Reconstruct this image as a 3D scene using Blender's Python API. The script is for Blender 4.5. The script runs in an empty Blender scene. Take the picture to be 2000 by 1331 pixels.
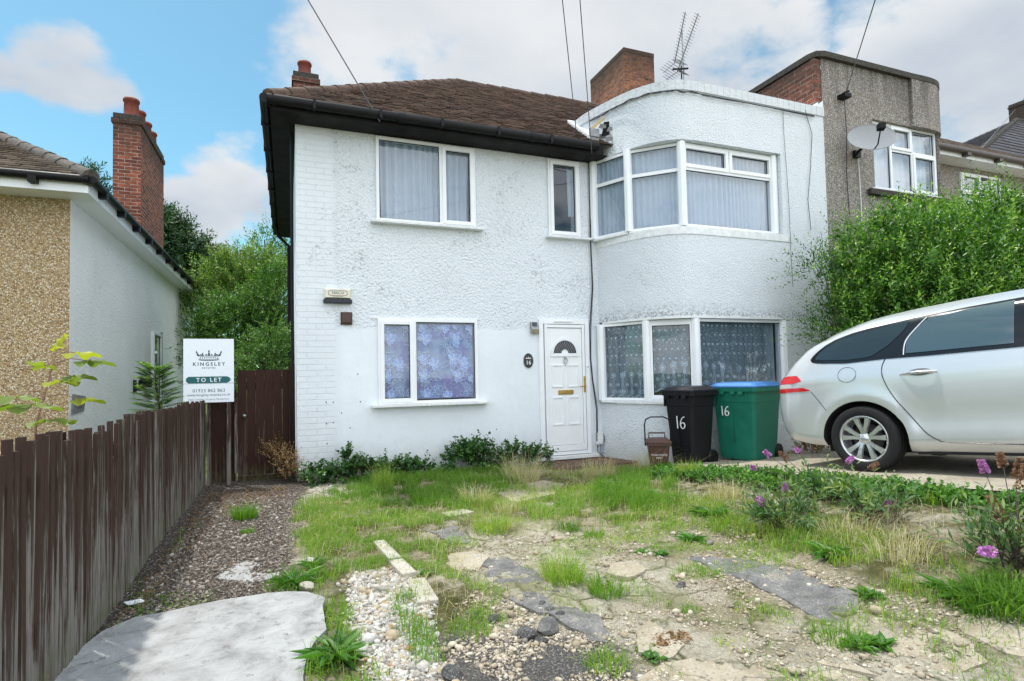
import bpy, math, random
import numpy as np
from mathutils import Vector, Matrix
R = math.radians
rng = np.random.default_rng(7)
random.seed(7)
scn = bpy.context.scene
COL = scn.collection
CAMZ = 1.45

# ---------------------------------------------------------------- camera
cam_d = bpy.data.cameras.new('camera')
cam = bpy.data.objects.new('camera', cam_d); COL.objects.link(cam)
F_PX, YAW, PITCH, ROLL, CY = 1115.2, 0.373968, 0.0381088, 0.0211442, 692.9
_c, _s = math.cos(YAW), math.sin(YAW)
_f = Vector((_s*math.cos(PITCH), _c*math.cos(PITCH), math.sin(PITCH)))
_r = Vector((_c, -_s, 0)); _u = _r.cross(_f)
_R = _r*math.cos(ROLL) - _u*math.sin(ROLL); _U = _u*math.cos(ROLL) + _r*math.sin(ROLL)
M = Matrix((_R, _U, -_f)).transposed().to_4x4()
M.translation = Vector((0, 0, CAMZ)); cam.matrix_world = M
cam_d.sensor_width = 36; cam_d.lens = F_PX/2000*36
cam_d.shift_y = (CY-665.5)/2000
cam_d.clip_start = 0.05; cam_d.clip_end = 2000
scn.camera = cam
scn.render.resolution_x, scn.render.resolution_y = 1024, 681

# ---------------------------------------------------------------- light
SUN_EL, SUN_AZ = R(67), R(-39)           # azimuth from +Y towards +X
sd = bpy.data.lights.new('sun', 'SUN'); sd.energy = 2.9; sd.angle = R(2.0); sd.color = (1, .95, .87)
so = bpy.data.objects.new('sun', sd); COL.objects.link(so)
sv = Vector((math.sin(SUN_AZ)*math.cos(SUN_EL), math.cos(SUN_AZ)*math.cos(SUN_EL), math.sin(SUN_EL)))
so.rotation_euler = sv.to_track_quat('Z', 'Y').to_euler()
scn.view_settings.view_transform = 'Standard'; scn.view_settings.look = 'None'
scn.view_settings.gamma = 1; scn.view_settings.exposure = 0.46

def ray(px, py):
    return _f + _R*((px-1000)/F_PX) - _U*((py-CY)/F_PX)

world = bpy.data.worlds.new('World'); scn.world = world; world.use_nodes = True
def build_world():
    nt = world.node_tree; nt.nodes.clear(); N = nt.nodes.new; L = nt.links.new
    def math_(op, a, b=None, c=None, clamp=False):
        n = N('ShaderNodeMath'); n.operation = op; n.use_clamp = clamp
        for i, v in enumerate((a, b, c)):
            if v is None: continue
            if isinstance(v, (int, float)): n.inputs[i].default_value = v
            else: L(v, n.inputs[i])
        return n.outputs[0]
    out = N('ShaderNodeOutputWorld'); bg = N('ShaderNodeBackground')
    sky = N('ShaderNodeTexSky'); sky.sky_type = 'NISHITA'; sky.sun_disc = False
    sky.sun_elevation = SUN_EL; sky.sun_rotation = SUN_AZ % (2*math.pi); sky.air_density = 1.0; sky.dust_density = 0.6; sky.ozone_density = 1.0
    tc = N('ShaderNodeTexCoord'); d = tc.outputs['Generated']
    sep = N('ShaderNodeSeparateXYZ'); L(d, sep.inputs[0])
    # project direction on a high flat cloud layer
    zz = math_('ADD', math_('MAXIMUM', sep.outputs[2], 0.0), 0.22)
    cx = math_('DIVIDE', sep.outputs[0], zz); cy = math_('DIVIDE', sep.outputs[1], zz)
    comb = N('ShaderNodeCombineXYZ'); L(cx, comb.inputs[0]); L(cy, comb.inputs[1])
    n1 = N('ShaderNodeTexNoise'); n1.inputs['Scale'].default_value = 2.6; n1.inputs['Detail'].default_value = 9; n1.inputs['Roughness'].default_value = .58
    L(comb.outputs[0], n1.inputs['Vector'])
    n2 = N('ShaderNodeTexNoise'); n2.inputs['Scale'].default_value = 1.1; n2.inputs['Detail'].default_value = 6
    L(comb.outputs[0], n2.inputs['Vector'])
    # cloud banks at their places in the sky: (pixel x, pixel y, angular radius in degrees, weight)
    banks = [(140,140,3.6,.72),(205,165,2.4,.6),(5,140,1.6,.5),(480,320,3.2,.6),(430,400,5,.9),(520,390,3,.6),
             (760,60,9,.8),(950,40,11,.95),(1180,30,12,1.0),(1330,60,9,.9),(1450,90,6,.7),(650,130,6,.6),(850,120,8,.7),(1050,130,9,.9),(1520,110,5,.8),
             (1400,140,7,.8),(1850,100,9,.95),(1980,60,8,.8),(1900,220,8,.85),(1760,70,4,.6),(590,60,3,.4)]
    acc = None
    for px, py, rad, w in banks:
        v = ray(px, py).normalized()
        dn = N('ShaderNodeVectorMath'); dn.operation = 'DOT_PRODUCT'; L(d, dn.inputs[0]); dn.inputs[1].default_value = v
        mr = N('ShaderNodeMapRange'); mr.interpolation_type = 'SMOOTHSTEP'
        mr.inputs['From Min'].default_value = math.cos(R(rad*1.35)); mr.inputs['From Max'].default_value = math.cos(R(rad*.25))
        mr.inputs['To Max'].default_value = w; L(dn.outputs['Value'], mr.inputs['Value'])
        acc = mr.outputs[0] if acc is None else math_('MAXIMUM', acc, mr.outputs[0])
    # unseen cloud added behind the camera to throw light on the facade
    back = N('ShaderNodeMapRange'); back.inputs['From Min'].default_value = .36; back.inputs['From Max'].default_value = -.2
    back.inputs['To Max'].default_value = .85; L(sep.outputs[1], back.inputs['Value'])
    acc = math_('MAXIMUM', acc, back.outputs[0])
    nz = math_('MULTIPLY', math_('SUBTRACT', n1.outputs[0], .5), 2.6)
    dens = math_('ADD', acc, nz)
    cl = N('ShaderNodeMapRange'); cl.interpolation_type = 'SMOOTHSTEP'; cl.inputs['From Min'].default_value = .30; cl.inputs['From Max'].default_value = .78
    L(dens, cl.inputs['Value'])
    gate = N('ShaderNodeMapRange'); gate.inputs['From Min'].default_value = .03; gate.inputs['From Max'].default_value = .3; L(acc, gate.inputs['Value'])
    mask = math_('MULTIPLY', cl.outputs[0], gate.outputs[0])
    # cloud colour: white tops, grey bellies
    cr = N('ShaderNodeValToRGB'); cr.color_ramp.elements[0].position = .36; cr.color_ramp.elements[0].color = (.38,.43,.50,1)
    cr.color_ramp.elements[1].position = .58; cr.color_ramp.elements[1].color = (.60,.62,.64,1); L(n2.outputs[0], cr.inputs[0])
    sc = N('ShaderNodeMixRGB'); sc.blend_type = 'MULTIPLY'; sc.inputs[0].default_value = 1
    L(sky.outputs[0], sc.inputs[1]); sc.inputs[2].default_value = (SKY_K*.72, SKY_K*1.06, SKY_K*.97, 1)
    # that added bank, out of view, is brightened to light facade and neighbour's wall
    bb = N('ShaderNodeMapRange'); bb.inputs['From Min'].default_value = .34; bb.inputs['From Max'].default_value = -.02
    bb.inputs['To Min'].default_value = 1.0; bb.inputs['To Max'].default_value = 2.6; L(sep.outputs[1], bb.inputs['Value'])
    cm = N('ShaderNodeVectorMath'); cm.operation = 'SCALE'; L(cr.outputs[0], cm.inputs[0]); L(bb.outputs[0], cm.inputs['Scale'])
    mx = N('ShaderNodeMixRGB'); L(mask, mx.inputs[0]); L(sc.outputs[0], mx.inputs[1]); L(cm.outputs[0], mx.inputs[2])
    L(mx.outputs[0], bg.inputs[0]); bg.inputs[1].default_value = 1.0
    L(bg.outputs[0], out.inputs[0])
SKY_K = 0.125
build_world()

# ---------------------------------------------------------------- helpers
def G2(v): return [v.x, v.y, v.z]
def sm(t): t = np.clip(t, 0, 1); return t*t*(3-2*t)
def drive_z(y): return .454 - .077*(np.clip(y, -6, 7.7)-3.93)
def gh(x, y):
    x = np.asarray(x, float); y = np.asarray(y, float)
    base = .13 + .012*np.clip(y-2.5, 0, 5)
    s = sm((x-2.4)/(4.75-2.4)) * sm((14-y)/5)
    return base*(1-s) + (drive_z(y)-.09)*s
def onY(px, py, Y):
    d = ray(px, py); t = Y/d.y; return Vector((d.x*t, Y, CAMZ+d.z*t))
def onX(px, py, X):
    d = ray(px, py); t = X/d.x; return Vector((X, d.y*t, CAMZ+d.z*t))
def onG(px, py, dz=0):
    d = ray(px, py); z = .18
    for _ in range(12):
        t = (z-CAMZ)/d.z; z = float(gh(d.x*t, d.y*t))*.7 + z*.3
    return Vector((d.x*t, d.y*t, z+dz))

def tag(o, label=None, cat=None, group=None, kind=None):
    if label: o['label'] = label
    if cat: o['category'] = cat
    if group: o['group'] = group
    if kind: o['kind'] = kind
    return o
def empty(name, loc, label, cat, group=None, rot=None):
    o = bpy.data.objects.new(name, None); COL.objects.link(o); o.empty_display_size = .1
    o.location = loc
    if rot is not None: o.rotation_euler = rot
    return tag(o, label, cat, group)

class MB:
    def __init__(s): s.v = []; s.f = []; s.m = []; s.s = []
    def add(s, vs, fs, m=0, smooth=False):
        b = len(s.v); s.v += [tuple(v) for v in vs]
        for f in fs: s.f.append(tuple(b+i for i in f)); s.m.append(m); s.s.append(smooth)
        return s
    def box(s, x0, x1, y0, y1, z0, z1, m=0):
        vs = [(x,y,z) for z in (z0,z1) for y in (y0,y1) for x in (x0,x1)]
        return s.add(vs, [(0,2,3,1),(4,5,7,6),(0,1,5,4),(2,6,7,3),(0,4,6,2),(1,3,7,5)], m)
    def fbox(s, o, u, n, a0, a1, d0, d1, z0, z1, m=0, up=Vector((0,0,1)), bev=0):
        vs = [o+u*a+n*d+up*z for z in (z0,z1) for d in (d0,d1) for a in (a0,a1)]
        return s.add(vs, [(0,2,3,1),(4,5,7,6),(0,1,5,4),(2,6,7,3),(0,4,6,2),(1,3,7,5)], m)
    def quad(s, a, b, c, d, m=0): return s.add([a,b,c,d], [(0,1,2,3)], m)
    def tube(s, pts, r, n=8, m=0, caps=True, smooth=True):
        pts = [Vector(p) for p in pts]; rs = r if isinstance(r, (list, tuple)) else [r]*len(pts)
        vs = []; fs = []; ref = None
        for i, p in enumerate(pts):
            t = (pts[min(i+1, len(pts)-1)]-pts[max(i-1, 0)]).normalized()
            if ref is None:
                ref = t.orthogonal().normalized()
            ref = (ref - t*ref.dot(t)).normalized(); b = t.cross(ref)
            for k in range(n):
                a = 2*math.pi*k/n; vs.append(p+(ref*math.cos(a)+b*math.sin(a))*rs[i])
        for i in range(len(pts)-1):
            for k in range(n):
                fs.append((i*n+k, i*n+(k+1)%n, (i+1)*n+(k+1)%n, (i+1)*n+k))
        s.add(vs, fs, m, smooth)
        if caps:
            s.add(vs[:n], [tuple(range(n))[::-1]], m); s.add(vs[-n:], [tuple(range(n))], m)
        return s
    def lathe(s, o, ax, prof, n=24, m=0, smooth=True, close=False):
        o = Vector(o); ax = Vector(ax).normalized(); e1 = ax.orthogonal().normalized(); e2 = ax.cross(e1)
        vs = []; fs = []
        for (r, h) in prof:
            for k in range(n):
                a = 2*math.pi*k/n; vs.append(o+ax*h+(e1*math.cos(a)+e2*math.sin(a))*r)
        for i in range(len(prof)-1):
            for k in range(n): fs.append((i*n+k, i*n+(k+1)%n, (i+1)*n+(k+1)%n, (i+1)*n+k))
        s.add(vs, fs, m, smooth)
        return s
    def prism(s, poly, d, m=0, cap=True):
        """poly: list of Vectors (planar outline), d: extrusion vector"""
        n = len(poly); vs = [Vector(p) for p in poly]+[Vector(p)+Vector(d) for p in poly]
        fs = [(i, (i+1)%n, n+(i+1)%n, n+i) for i in range(n)]
        if cap: fs += [tuple(range(n))[::-1], tuple(range(n, 2*n))]
        return s.add(vs, fs, m)
    def build(s, name, mats, parent=None, local=False, bevel=0, recalc=True):
        me = bpy.data.meshes.new(name)
        if not isinstance(mats, (list, tuple)): mats = [mats]
        vs = s.v
        if parent is not None and not local:
            l = root_loc(parent); vs = [(v[0]-l[0], v[1]-l[1], v[2]-l[2]) for v in vs]
        me.from_pydata(vs, [], s.f)
        for mt in mats: me.materials.append(mt)
        me.polygons.foreach_set('material_index', s.m); me.polygons.foreach_set('use_smooth', s.s)
        if recalc:
            import bmesh
            bm = bmesh.new(); bm.from_mesh(me); bmesh.ops.recalc_face_normals(bm, faces=bm.faces); bm.to_mesh(me); bm.free()
        me.update()
        o = bpy.data.objects.new(name, me); COL.objects.link(o)
        if parent is not None: o.parent = parent
        if bevel:
            b = o.modifiers.new('bevel', 'BEVEL'); b.width = bevel; b.segments = 2; b.limit_method = 'ANGLE'; b.angle_limit = R(40)
        return o
def root_loc(o):
    l = Vector((0,0,0))
    while o is not None: l += Vector(o.location); o = o.parent
    return l

def np_mesh(name, V, Q=None, T=None, mats=(), parent=None, attr=None, smooth=False, attrs=None):
    me = bpy.data.meshes.new(name)
    V = np.asarray(V, np.float32)
    if parent is not None: V = V - np.array(root_loc(parent), np.float32)
    nq = 0 if Q is None else len(Q); nt_ = 0 if T is None else len(T)
    loops = np.concatenate([x.ravel() for x in (Q, T) if x is not None]).astype(np.int32)
    me.vertices.add(len(V)); me.vertices.foreach_set('co', V.ravel())
    me.loops.add(len(loops)); me.loops.foreach_set('vertex_index', loops)
    me.polygons.add(nq+nt_)
    st = np.concatenate([np.arange(nq)*4, nq*4+np.arange(nt_)*3]).astype(np.int32)
    me.polygons.foreach_set('loop_start', st)
    me.polygons.foreach_set('loop_total', np.concatenate([np.full(nq,4), np.full(nt_,3)]).astype(np.int32))
    if smooth: me.polygons.foreach_set('use_smooth', np.ones(nq+nt_, bool))
    for mt in mats: me.materials.append(mt)
    if attr is not None:
        a = me.attributes.new('v', 'FLOAT', 'POINT'); a.data.foreach_set('value', np.asarray(attr, np.float32))
    for k, arr in (attrs or {}).items():
        a = me.attributes.new(k, 'FLOAT', 'POINT'); a.data.foreach_set('value', np.asarray(arr, np.float32))
    me.update(calc_edges=True); me.validate()
    o = bpy.data.objects.new(name, me); COL.objects.link(o)
    if parent is not None: o.parent = parent
    return o

# smooth value noise on numpy arrays
def vnoise(x, y, sc, seed=0):
    x = np.asarray(x)/sc; y = np.asarray(y)/sc
    xi = np.floor(x).astype(np.int64); yi = np.floor(y).astype(np.int64); fx = sm(x-xi); fy = sm(y-yi)
    def h(a, b):
        n = (a*374761393 + b*668265263 + seed*982451653) & 0xffffffff
        n = ((n ^ (n >> 13))*1274126177) & 0xffffffff
        return ((n ^ (n >> 16)) & 0xffff)/65535.0
    return (h(xi,yi)*(1-fx)+h(xi+1,yi)*fx)*(1-fy)+(h(xi,yi+1)*(1-fx)+h(xi+1,yi+1)*fx)*fy
def fbm(x, y, sc, oct=4, seed=0):
    a = 0; w = 1; t = 0
    for i in range(oct): a = a+w*vnoise(x, y, sc/2**i, seed+i); t += w; w *= .5
    return a/t

# ---------------------------------------------------------------- materials
class NT:
    def __init__(s, name):
        s.mat = bpy.data.materials.new(name); s.mat.use_nodes = True; s.t = s.mat.node_tree
        s.b = s.t.nodes['Principled BSDF']; s.out = s.t.nodes['Material Output']
    def n(s, kind, **kw):
        n = s.t.nodes.new(kind)
        for k, v in kw.items():
            if k.startswith('i_'): n.inputs[k[2:].replace('_', ' ')].default_value = v
            else: setattr(n, k, v)
        return n
    def l(s, a, b): s.t.links.new(a, b)
    def pos(s):
        return s.n('ShaderNodeNewGeometry').outputs['Position']
    def obj(s): return s.n('ShaderNodeTexCoord').outputs['Object']
    def noise(s, vec, scale, detail=4, rough=.55, dist=0):
        n = s.n('ShaderNodeTexNoise'); n.inputs['Scale'].default_value = scale; n.inputs['Detail'].default_value = detail
        n.inputs['Roughness'].default_value = rough; n.inputs['Distortion'].default_value = dist
        if vec is not None: s.l(vec, n.inputs['Vector'])
        return n.outputs[0]
    def voro(s, vec, scale, feat='F1', out='Distance'):
        n = s.n('ShaderNodeTexVoronoi'); n.feature = feat; n.inputs['Scale'].default_value = scale; s.l(vec, n.inputs['Vector'])
        return n.outputs[out]
    def ramp(s, fac, stops, interp='LINEAR'):
        n = s.n('ShaderNodeValToRGB'); cr = n.color_ramp; cr.interpolation = interp
        while len(cr.elements) < len(stops): cr.elements.new(.5)
        for e, (p, c) in zip(cr.elements, stops):
            e.position = p; e.color = (*c, 1) if len(c) == 3 else c
        s.l(fac, n.inputs[0]); return n.outputs[0]
    def mr(s, v, a, b, c=0, d=1):
        n = s.n('ShaderNodeMapRange'); n.inputs[1].default_value = a; n.inputs[2].default_value = b; n.inputs[3].default_value = c; n.inputs[4].default_value = d
        s.l(v, n.inputs[0]); return n.outputs[0]
    def mix(s, f, a, b, mode='MIX'):
        n = s.n('ShaderNodeMixRGB'); n.blend_type = mode
        for i, v in enumerate((f, a, b)):
            if isinstance(v, (int, float)): n.inputs[i].default_value = v if i == 0 else (v, v, v, 1)
            elif isinstance(v, tuple): n.inputs[i].default_value = (*v, 1)
            else: s.l(v, n.inputs[i])
        return n.outputs[0]
    def math(s, op, a, b=0.0):
        n = s.n('ShaderNodeMath'); n.operation = op
        for i, v in enumerate((a, b)):
            if isinstance(v, (int, float)): n.inputs[i].default_value = v
            else: s.l(v, n.inputs[i])
        return n.outputs[0]
    def attr(s, name): return s.n('ShaderNodeAttribute', attribute_name=name).outputs['Fac']
    def xyz(s, v):
        n = s.n('ShaderNodeSeparateXYZ'); s.l(v, n.inputs[0]); return n.outputs
    def scalev(s, v, k):
        n = s.n('ShaderNodeVectorMath', operation='MULTIPLY'); s.l(v, n.inputs[0]); n.inputs[1].default_value = k; return n.outputs[0]
    def bump(s, h, dist, strength=1.0, nrm=None):
        n = s.n('ShaderNodeBump'); n.inputs['Distance'].default_value = dist; n.inputs['Strength'].default_value = strength
        s.l(h, n.inputs['Height'])
        if nrm is not None: s.l(nrm, n.inputs['Normal'])
        s.l(n.outputs[0], s.b.inputs['Normal']); return n.outputs[0]
    def set(s, color=None, rough=None, metal=None, spec=None, **kw):
        if color is not None:
            if isinstance(color, tuple): s.b.inputs['Base Color'].default_value = (*color, 1)
            else: s.l(color, s.b.inputs['Base Color'])
        if rough is not None:
            if isinstance(rough, (int, float)): s.b.inputs['Roughness'].default_value = rough
            else: s.l(rough, s.b.inputs['Roughness'])
        if metal is not None: s.b.inputs['Metallic'].default_value = metal
        if spec is not None: s.b.inputs['Specular IOR Level'].default_value = spec
        for k, v in kw.items(): s.b.inputs[k.replace('_', ' ')].default_value = v
        return s.mat

def flat(name, c, rough=.6, metal=0, var=.12, sc=30, bump=0, spec=None):
    t = NT(name); p = t.obj()
    nz = t.noise(p, sc, 5)
    lo = tuple(x*(1-var) for x in c); hi = tuple(min(1, x*(1+var)) for x in c)
    col = t.ramp(nz, [(.3, lo), (.7, hi)])
    if bump: t.bump(nz, bump)
    rr = t.mr(t.noise(p, sc*.5, 3), .3, .7, rough*.85, min(1, rough*1.15))
    return t.set(col, rr, metal, spec)

def stucco_mat(name, base, grain=38, depth=.012, zsmooth=None, dirt=.5, quoin=None, lowbay=False):
    t = NT(name); p = t.pos(); X, Y, Z = t.xyz(p)
    n1 = t.noise(p, grain, 6, .65); n2 = t.noise(p, grain*.35, 4, .6); big = t.noise(p, 1.1, 5, .6)
    v = t.voro(p, grain*1.1, 'SMOOTH_F1')
    hgt = t.math('ADD', t.math('MULTIPLY', n1, 1.0), t.math('MULTIPLY', v, -.8))
    fine = t.math('MULTIPLY', t.noise(p, 7, 5, .6), .35)
    if zsmooth is not None:
        wob = t.math('ADD', Z, t.math('MULTIPLY', t.noise(p, 5, 3), .12))
        k = t.mr(wob, zsmooth, zsmooth+.03)
        hgt = t.mix(k, fine, hgt)
    else: k = None
    # dark flecks in the rough-cast's pits: shade and dirt put into the colour
    pit = t.mr(t.math('MULTIPLY', t.noise(p, grain*.9, 3, .7), t.mr(t.noise(p, 2.0, 4, .7), .35, .7, .75, 1.15)), .57, .70, 0, dirt*.8)
    if k is not None: pit = t.math('MULTIPLY', pit, k)
    c1 = tuple(x*.93 for x in base)
    col = t.ramp(big, [(.3, c1), (.65, base)])
    if quoin: col = t.mix(t.mr(X, quoin+.05, quoin+.12, .16, 0), col, (.55,.58,.60))
    col = t.mix(pit, col, (.16,.17,.17))
    # rain streaks and soot
    st = t.scalev(p, (9, 9, .8)); stv = t.noise(st, 1.2, 5, .7)
    col = t.mix(t.mr(stv, .60, .82, 0, .22), col, (.46,.47,.46))
    if quoin:   # painted brick margin: courses of brick show through the paint
        cmb = t.n('ShaderNodeCombineXYZ'); t.l(X, cmb.inputs[0]); t.l(Z, cmb.inputs[1])
        br = t.n('ShaderNodeTexBrick'); t.l(cmb.outputs[0], br.inputs['Vector'])
        br.inputs['Scale'].default_value = 1; br.inputs['Brick Width'].default_value = .225; br.inputs['Row Height'].default_value = .075
        br.inputs['Mortar Size'].default_value = .007; br.inputs['Mortar Smooth'].default_value = .4
        edge = t.math('ADD', X, t.math('MULTIPLY', t.noise(p, 3, 3), .25))
        q = t.mr(edge, quoin+.1, quoin+.16, 1, 0)
        hgt = t.mix(q, hgt, t.math('MULTIPLY', t.math('SUBTRACT', 1.0, br.outputs['Fac']), t.math('ADD', .0, t.math('MULTIPLY', n2, .32))))
        col = t.mix(t.math('MULTIPLY', t.math('MULTIPLY', q, br.outputs['Fac']), t.mr(t.noise(p, 6, 3), .45, .7, .0, .12)), col, (.4,.42,.43))
    # green-grey splash dirt just above the ground
    sp = t.mr(t.math('ADD', Z, t.math('MULTIPLY', t.noise(p, 6, 4, .7), -.5)), -.15, .42, .55, 0)
    col = t.mix(sp, col, (.38,.38,.32))
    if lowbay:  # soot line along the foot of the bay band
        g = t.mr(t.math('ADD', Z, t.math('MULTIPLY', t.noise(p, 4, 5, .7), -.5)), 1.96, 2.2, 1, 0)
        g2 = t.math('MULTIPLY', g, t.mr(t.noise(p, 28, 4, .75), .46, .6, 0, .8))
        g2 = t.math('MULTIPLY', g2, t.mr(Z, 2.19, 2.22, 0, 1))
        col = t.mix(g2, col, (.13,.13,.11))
    t.bump(hgt, depth)
    return t.set(col, .85, 0, .25)

def brick_mat(name, axes='XZ', c1=(.33,.10,.055), c2=(.17,.055,.035), mortar=(.36,.33,.29), soot_top=None, offs=(0,0)):
    t = NT(name); p = t.pos(); X, Y, Z = t.xyz(p)
    nrm = t.xyz(t.n('ShaderNodeNewGeometry').outputs['Normal'])
    sel = t.math('GREATER_THAN', t.math('ABSOLUTE', nrm[0]), .7)
    a = t.mix(sel, X, Y)
    cmb = t.n('ShaderNodeCombineXYZ'); t.l(a, cmb.inputs[0]); t.l(Z, cmb.inputs[1])
    br = t.n('ShaderNodeTexBrick'); t.l(cmb.outputs[0], br.inputs['Vector'])
    br.inputs['Scale'].default_value = 1; br.inputs['Brick Width'].default_value = .225; br.inputs['Row Height'].default_value = .075
    br.inputs['Mortar Size'].default_value = .006; br.inputs['Mortar Smooth'].default_value = .2; br.inputs['Bias'].default_value = -.1
    br.inputs['Color1'].default_value = (*c1, 1); br.inputs['Color2'].default_value = (*c2, 1); br.inputs['Mortar'].default_value = (*mortar, 1)
    col = t.mix(t.mr(t.noise(t.scalev(p, (1,1,2.6)), 7, 5, .75), .44, .62, 0, .75), br.outputs['Color'], (.06,.04,.035))
    if soot_top is not None:
        s_ = t.mr(t.math('ADD', Z, t.math('MULTIPLY', t.noise(p, 3, 5, .7), .6)), soot_top-.5, soot_top+.35, 0, .85)
        col = t.mix(s_, col, (.035,.034,.028))
    t.bump(t.math('ADD', t.math('MULTIPLY', t.math('SUBTRACT', 1.0, br.outputs['Fac']), 1.0), t.math('MULTIPLY', t.noise(p, 60, 4), .4)), .008)
    return t.set(col, .9, 0, .2)

def pebble_mat(name, cols, mortar, scale=75, stain=None):
    t = NT(name); p = t.pos(); X, Y, Z = t.xyz(p)
    vn = t.n('ShaderNodeTexVoronoi'); vn.inputs['Scale'].default_value = scale; t.l(p, vn.inputs['Vector'])
    r = t.xyz(vn.outputs['Color'])[0]
    k = len(cols); col = t.ramp(r, [(i/k, c) for i, c in enumerate(cols)], 'CONSTANT')
    col = t.mix(t.mr(vn.outputs['Distance'], .38, .62), col, mortar)
    col = t.mix(t.mr(t.noise(p, 1.5, 5, .6), .35, .75, 0, .25), col, mortar)
    if stain is not None:
        s_ = t.scalev(p, (5, 5, .35)); sn = t.noise(s_, 1.5, 5, .75)
        k2 = t.math('MULTIPLY', t.mr(Z, stain-1.1, stain, 0, 1), t.mr(sn, .4, .6, .15, 1))
        col = t.mix(t.math('MULTIPLY', k2, .8), col, (.045,.042,.036))
    t.bump(t.math('MULTIPLY', vn.outputs['Distance'], -1.0), .012)
    return t.set(col, .8, 0, .3)

def tile_mat(name, cols, moss=.3):
    t = NT(name); p = t.pos(); v = t.attr('v')
    col = t.ramp(v, [(0, cols[0]), (.35, cols[1]), (.7, cols[2]), (1, cols[3])])
    col = t.mix(t.mr(t.noise(p, 18, 6, .75), .52, .72, 0, moss), col, (.27,.25,.20))
    col = t.mix(t.mr(t.noise(p, 2.2, 4, .6), .45, .75, 0, .5), col, (.06,.045,.04))
    t.bump(t.noise(p, 70, 4), .004)
    return t.set(col, .9, 0, .2)

def leaf_mat(name, c0, c1, c2, trans=.35, rough=.45):
    t = NT(name); v = t.attr('v')
    col = t.ramp(v, [(0, c0), (.5, c1), (1, c2)])
    t.set(col, rough, 0, .35)
    tr = t.n('ShaderNodeBsdfTranslucent'); c3 = t.mix(1.0, col, (1.5,1.7,.6), 'MULTIPLY'); t.l(c3, tr.inputs[0])
    mx = t.n('ShaderNodeMixShader'); mx.inputs[0].default_value = trans
    t.l(t.b.outputs[0], mx.inputs[1]); t.l(tr.outputs[0], mx.inputs[2]); t.l(mx.outputs[0], t.out.inputs[0])
    return t.mat

def glass_mat(name, tint=(.84,.92,1.0), refl=1.0, ior=.12):
    t = NT(name); t.t.nodes.remove(t.b)
    tr = t.n('ShaderNodeBsdfTransparent'); tr.inputs[0].default_value = (*tint, 1)
    gl = t.n('ShaderNodeBsdfGlossy'); gl.inputs['Roughness'].default_value = .01; gl.inputs[0].default_value = (refl, refl, refl, 1)
    bp = t.n('ShaderNodeBump'); bp.inputs['Distance'].default_value = .002; bp.inputs['Strength'].default_value = .3
    t.l(t.noise(t.pos(), 2.5, 2), bp.inputs['Height']); t.l(bp.outputs[0], gl.inputs['Normal'])
    lw = t.n('ShaderNodeLayerWeight'); lw.inputs[0].default_value = .5
    fr = t.mr(t.math('POWER', lw.outputs['Facing'], 2.2), 0, 1, ior, .85)
    mx = t.n('ShaderNodeMixShader'); t.l(fr, mx.inputs[0]); t.l(tr.outputs[0], mx.inputs[1]); t.l(gl.outputs[0], mx.inputs[2])
    t.l(mx.outputs[0], t.out.inputs[0]); return t.mat

def cloth_mat(name, c, alpha=None, trans=.4):
    t = NT(name); p = t.pos()
    col = t.ramp(t.noise(p, 6, 4), [(.3, tuple(x*.9 for x in c)), (.7, c)])
    df = t.n('ShaderNodeBsdfDiffuse'); t.l(col, df.inputs[0]); tl = t.n('ShaderNodeBsdfTranslucent'); t.l(col, tl.inputs[0])
    mx = t.n('ShaderNodeMixShader'); mx.inputs[0].default_value = trans; t.l(df.outputs[0], mx.inputs[1]); t.l(tl.outputs[0], mx.inputs[2])
    o = mx.outputs[0]
    if alpha is not None:
        tr = t.n('ShaderNodeBsdfTransparent'); m2 = t.n('ShaderNodeMixShader'); m2.inputs[0].default_value = alpha
        t.l(tr.outputs[0], m2.inputs[1]); t.l(o, m2.inputs[2]); o = m2.outputs[0]
    t.l(o, t.out.inputs[0]); return t.mat

WHITE = (.755,.80,.845)
M_wall = stucco_mat('white_roughcast', (.80,.845,.89), 36, .020, zsmooth=2.17, dirt=.6, quoin=.55)
M_bay = stucco_mat('white_roughcast_bay', (.80,.845,.89), 46, .020, dirt=.4, lowbay=True)
M_smooth = stucco_mat('white_smooth_render', WHITE, 60, .003, dirt=.05)
M_nbwall = stucco_mat('white_textured_render', (.86,.87,.87), 24, .012, dirt=.3)
M_pvc = flat('white_upvc', (.84,.86,.88), .35, 0, .03, 4)
M_pvcold = flat('aged_white_upvc', (.74,.76,.76), .5, 0, .1, 9)
M_sill = flat('white_painted_sill', (.74,.76,.77), .6, 0, .12, 14, .002)
M_black = flat('black_painted_timber', (.010,.009,.009), .6, 0, .4, 12, .002, .15)
M_blackpl = flat('black_plastic', (.009,.009,.010), .5, 0, .2, 12, 0, .2)
M_brick = brick_mat('red_chimney_brick', soot_top=6.9)
M_brick2 = brick_mat('orange_brown_chimney_brick', c1=(.42,.16,.08), c2=(.24,.09,.05), soot_top=9.55)
M_brick3 = brick_mat('red_brick_side', c1=(.30,.10,.06), c2=(.17,.06,.04), soot_top=6.6)
M_brick4 = brick_mat('red_brick_stack', c1=(.28,.08,.05), c2=(.15,.05,.035), soot_top=8.0)
M_coping = stucco_mat('white_painted_coping', (.66,.69,.72), 20, .008, dirt=.5)
M_darkcop = flat('mossy_dark_coping', (.045,.041,.034), .95, 0, .5, 25, .01)
M_pot = flat('terracotta_pot', (.19,.040,.022), .7, 0, .3, 14)
M_tan = pebble_mat('tan_pebbledash', [(.66,.50,.28),(.48,.30,.13),(.78,.68,.50),(.24,.13,.055),(.60,.42,.21),(.84,.79,.68),(.17,.09,.05)], (.38,.28,.16), 58)
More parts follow.
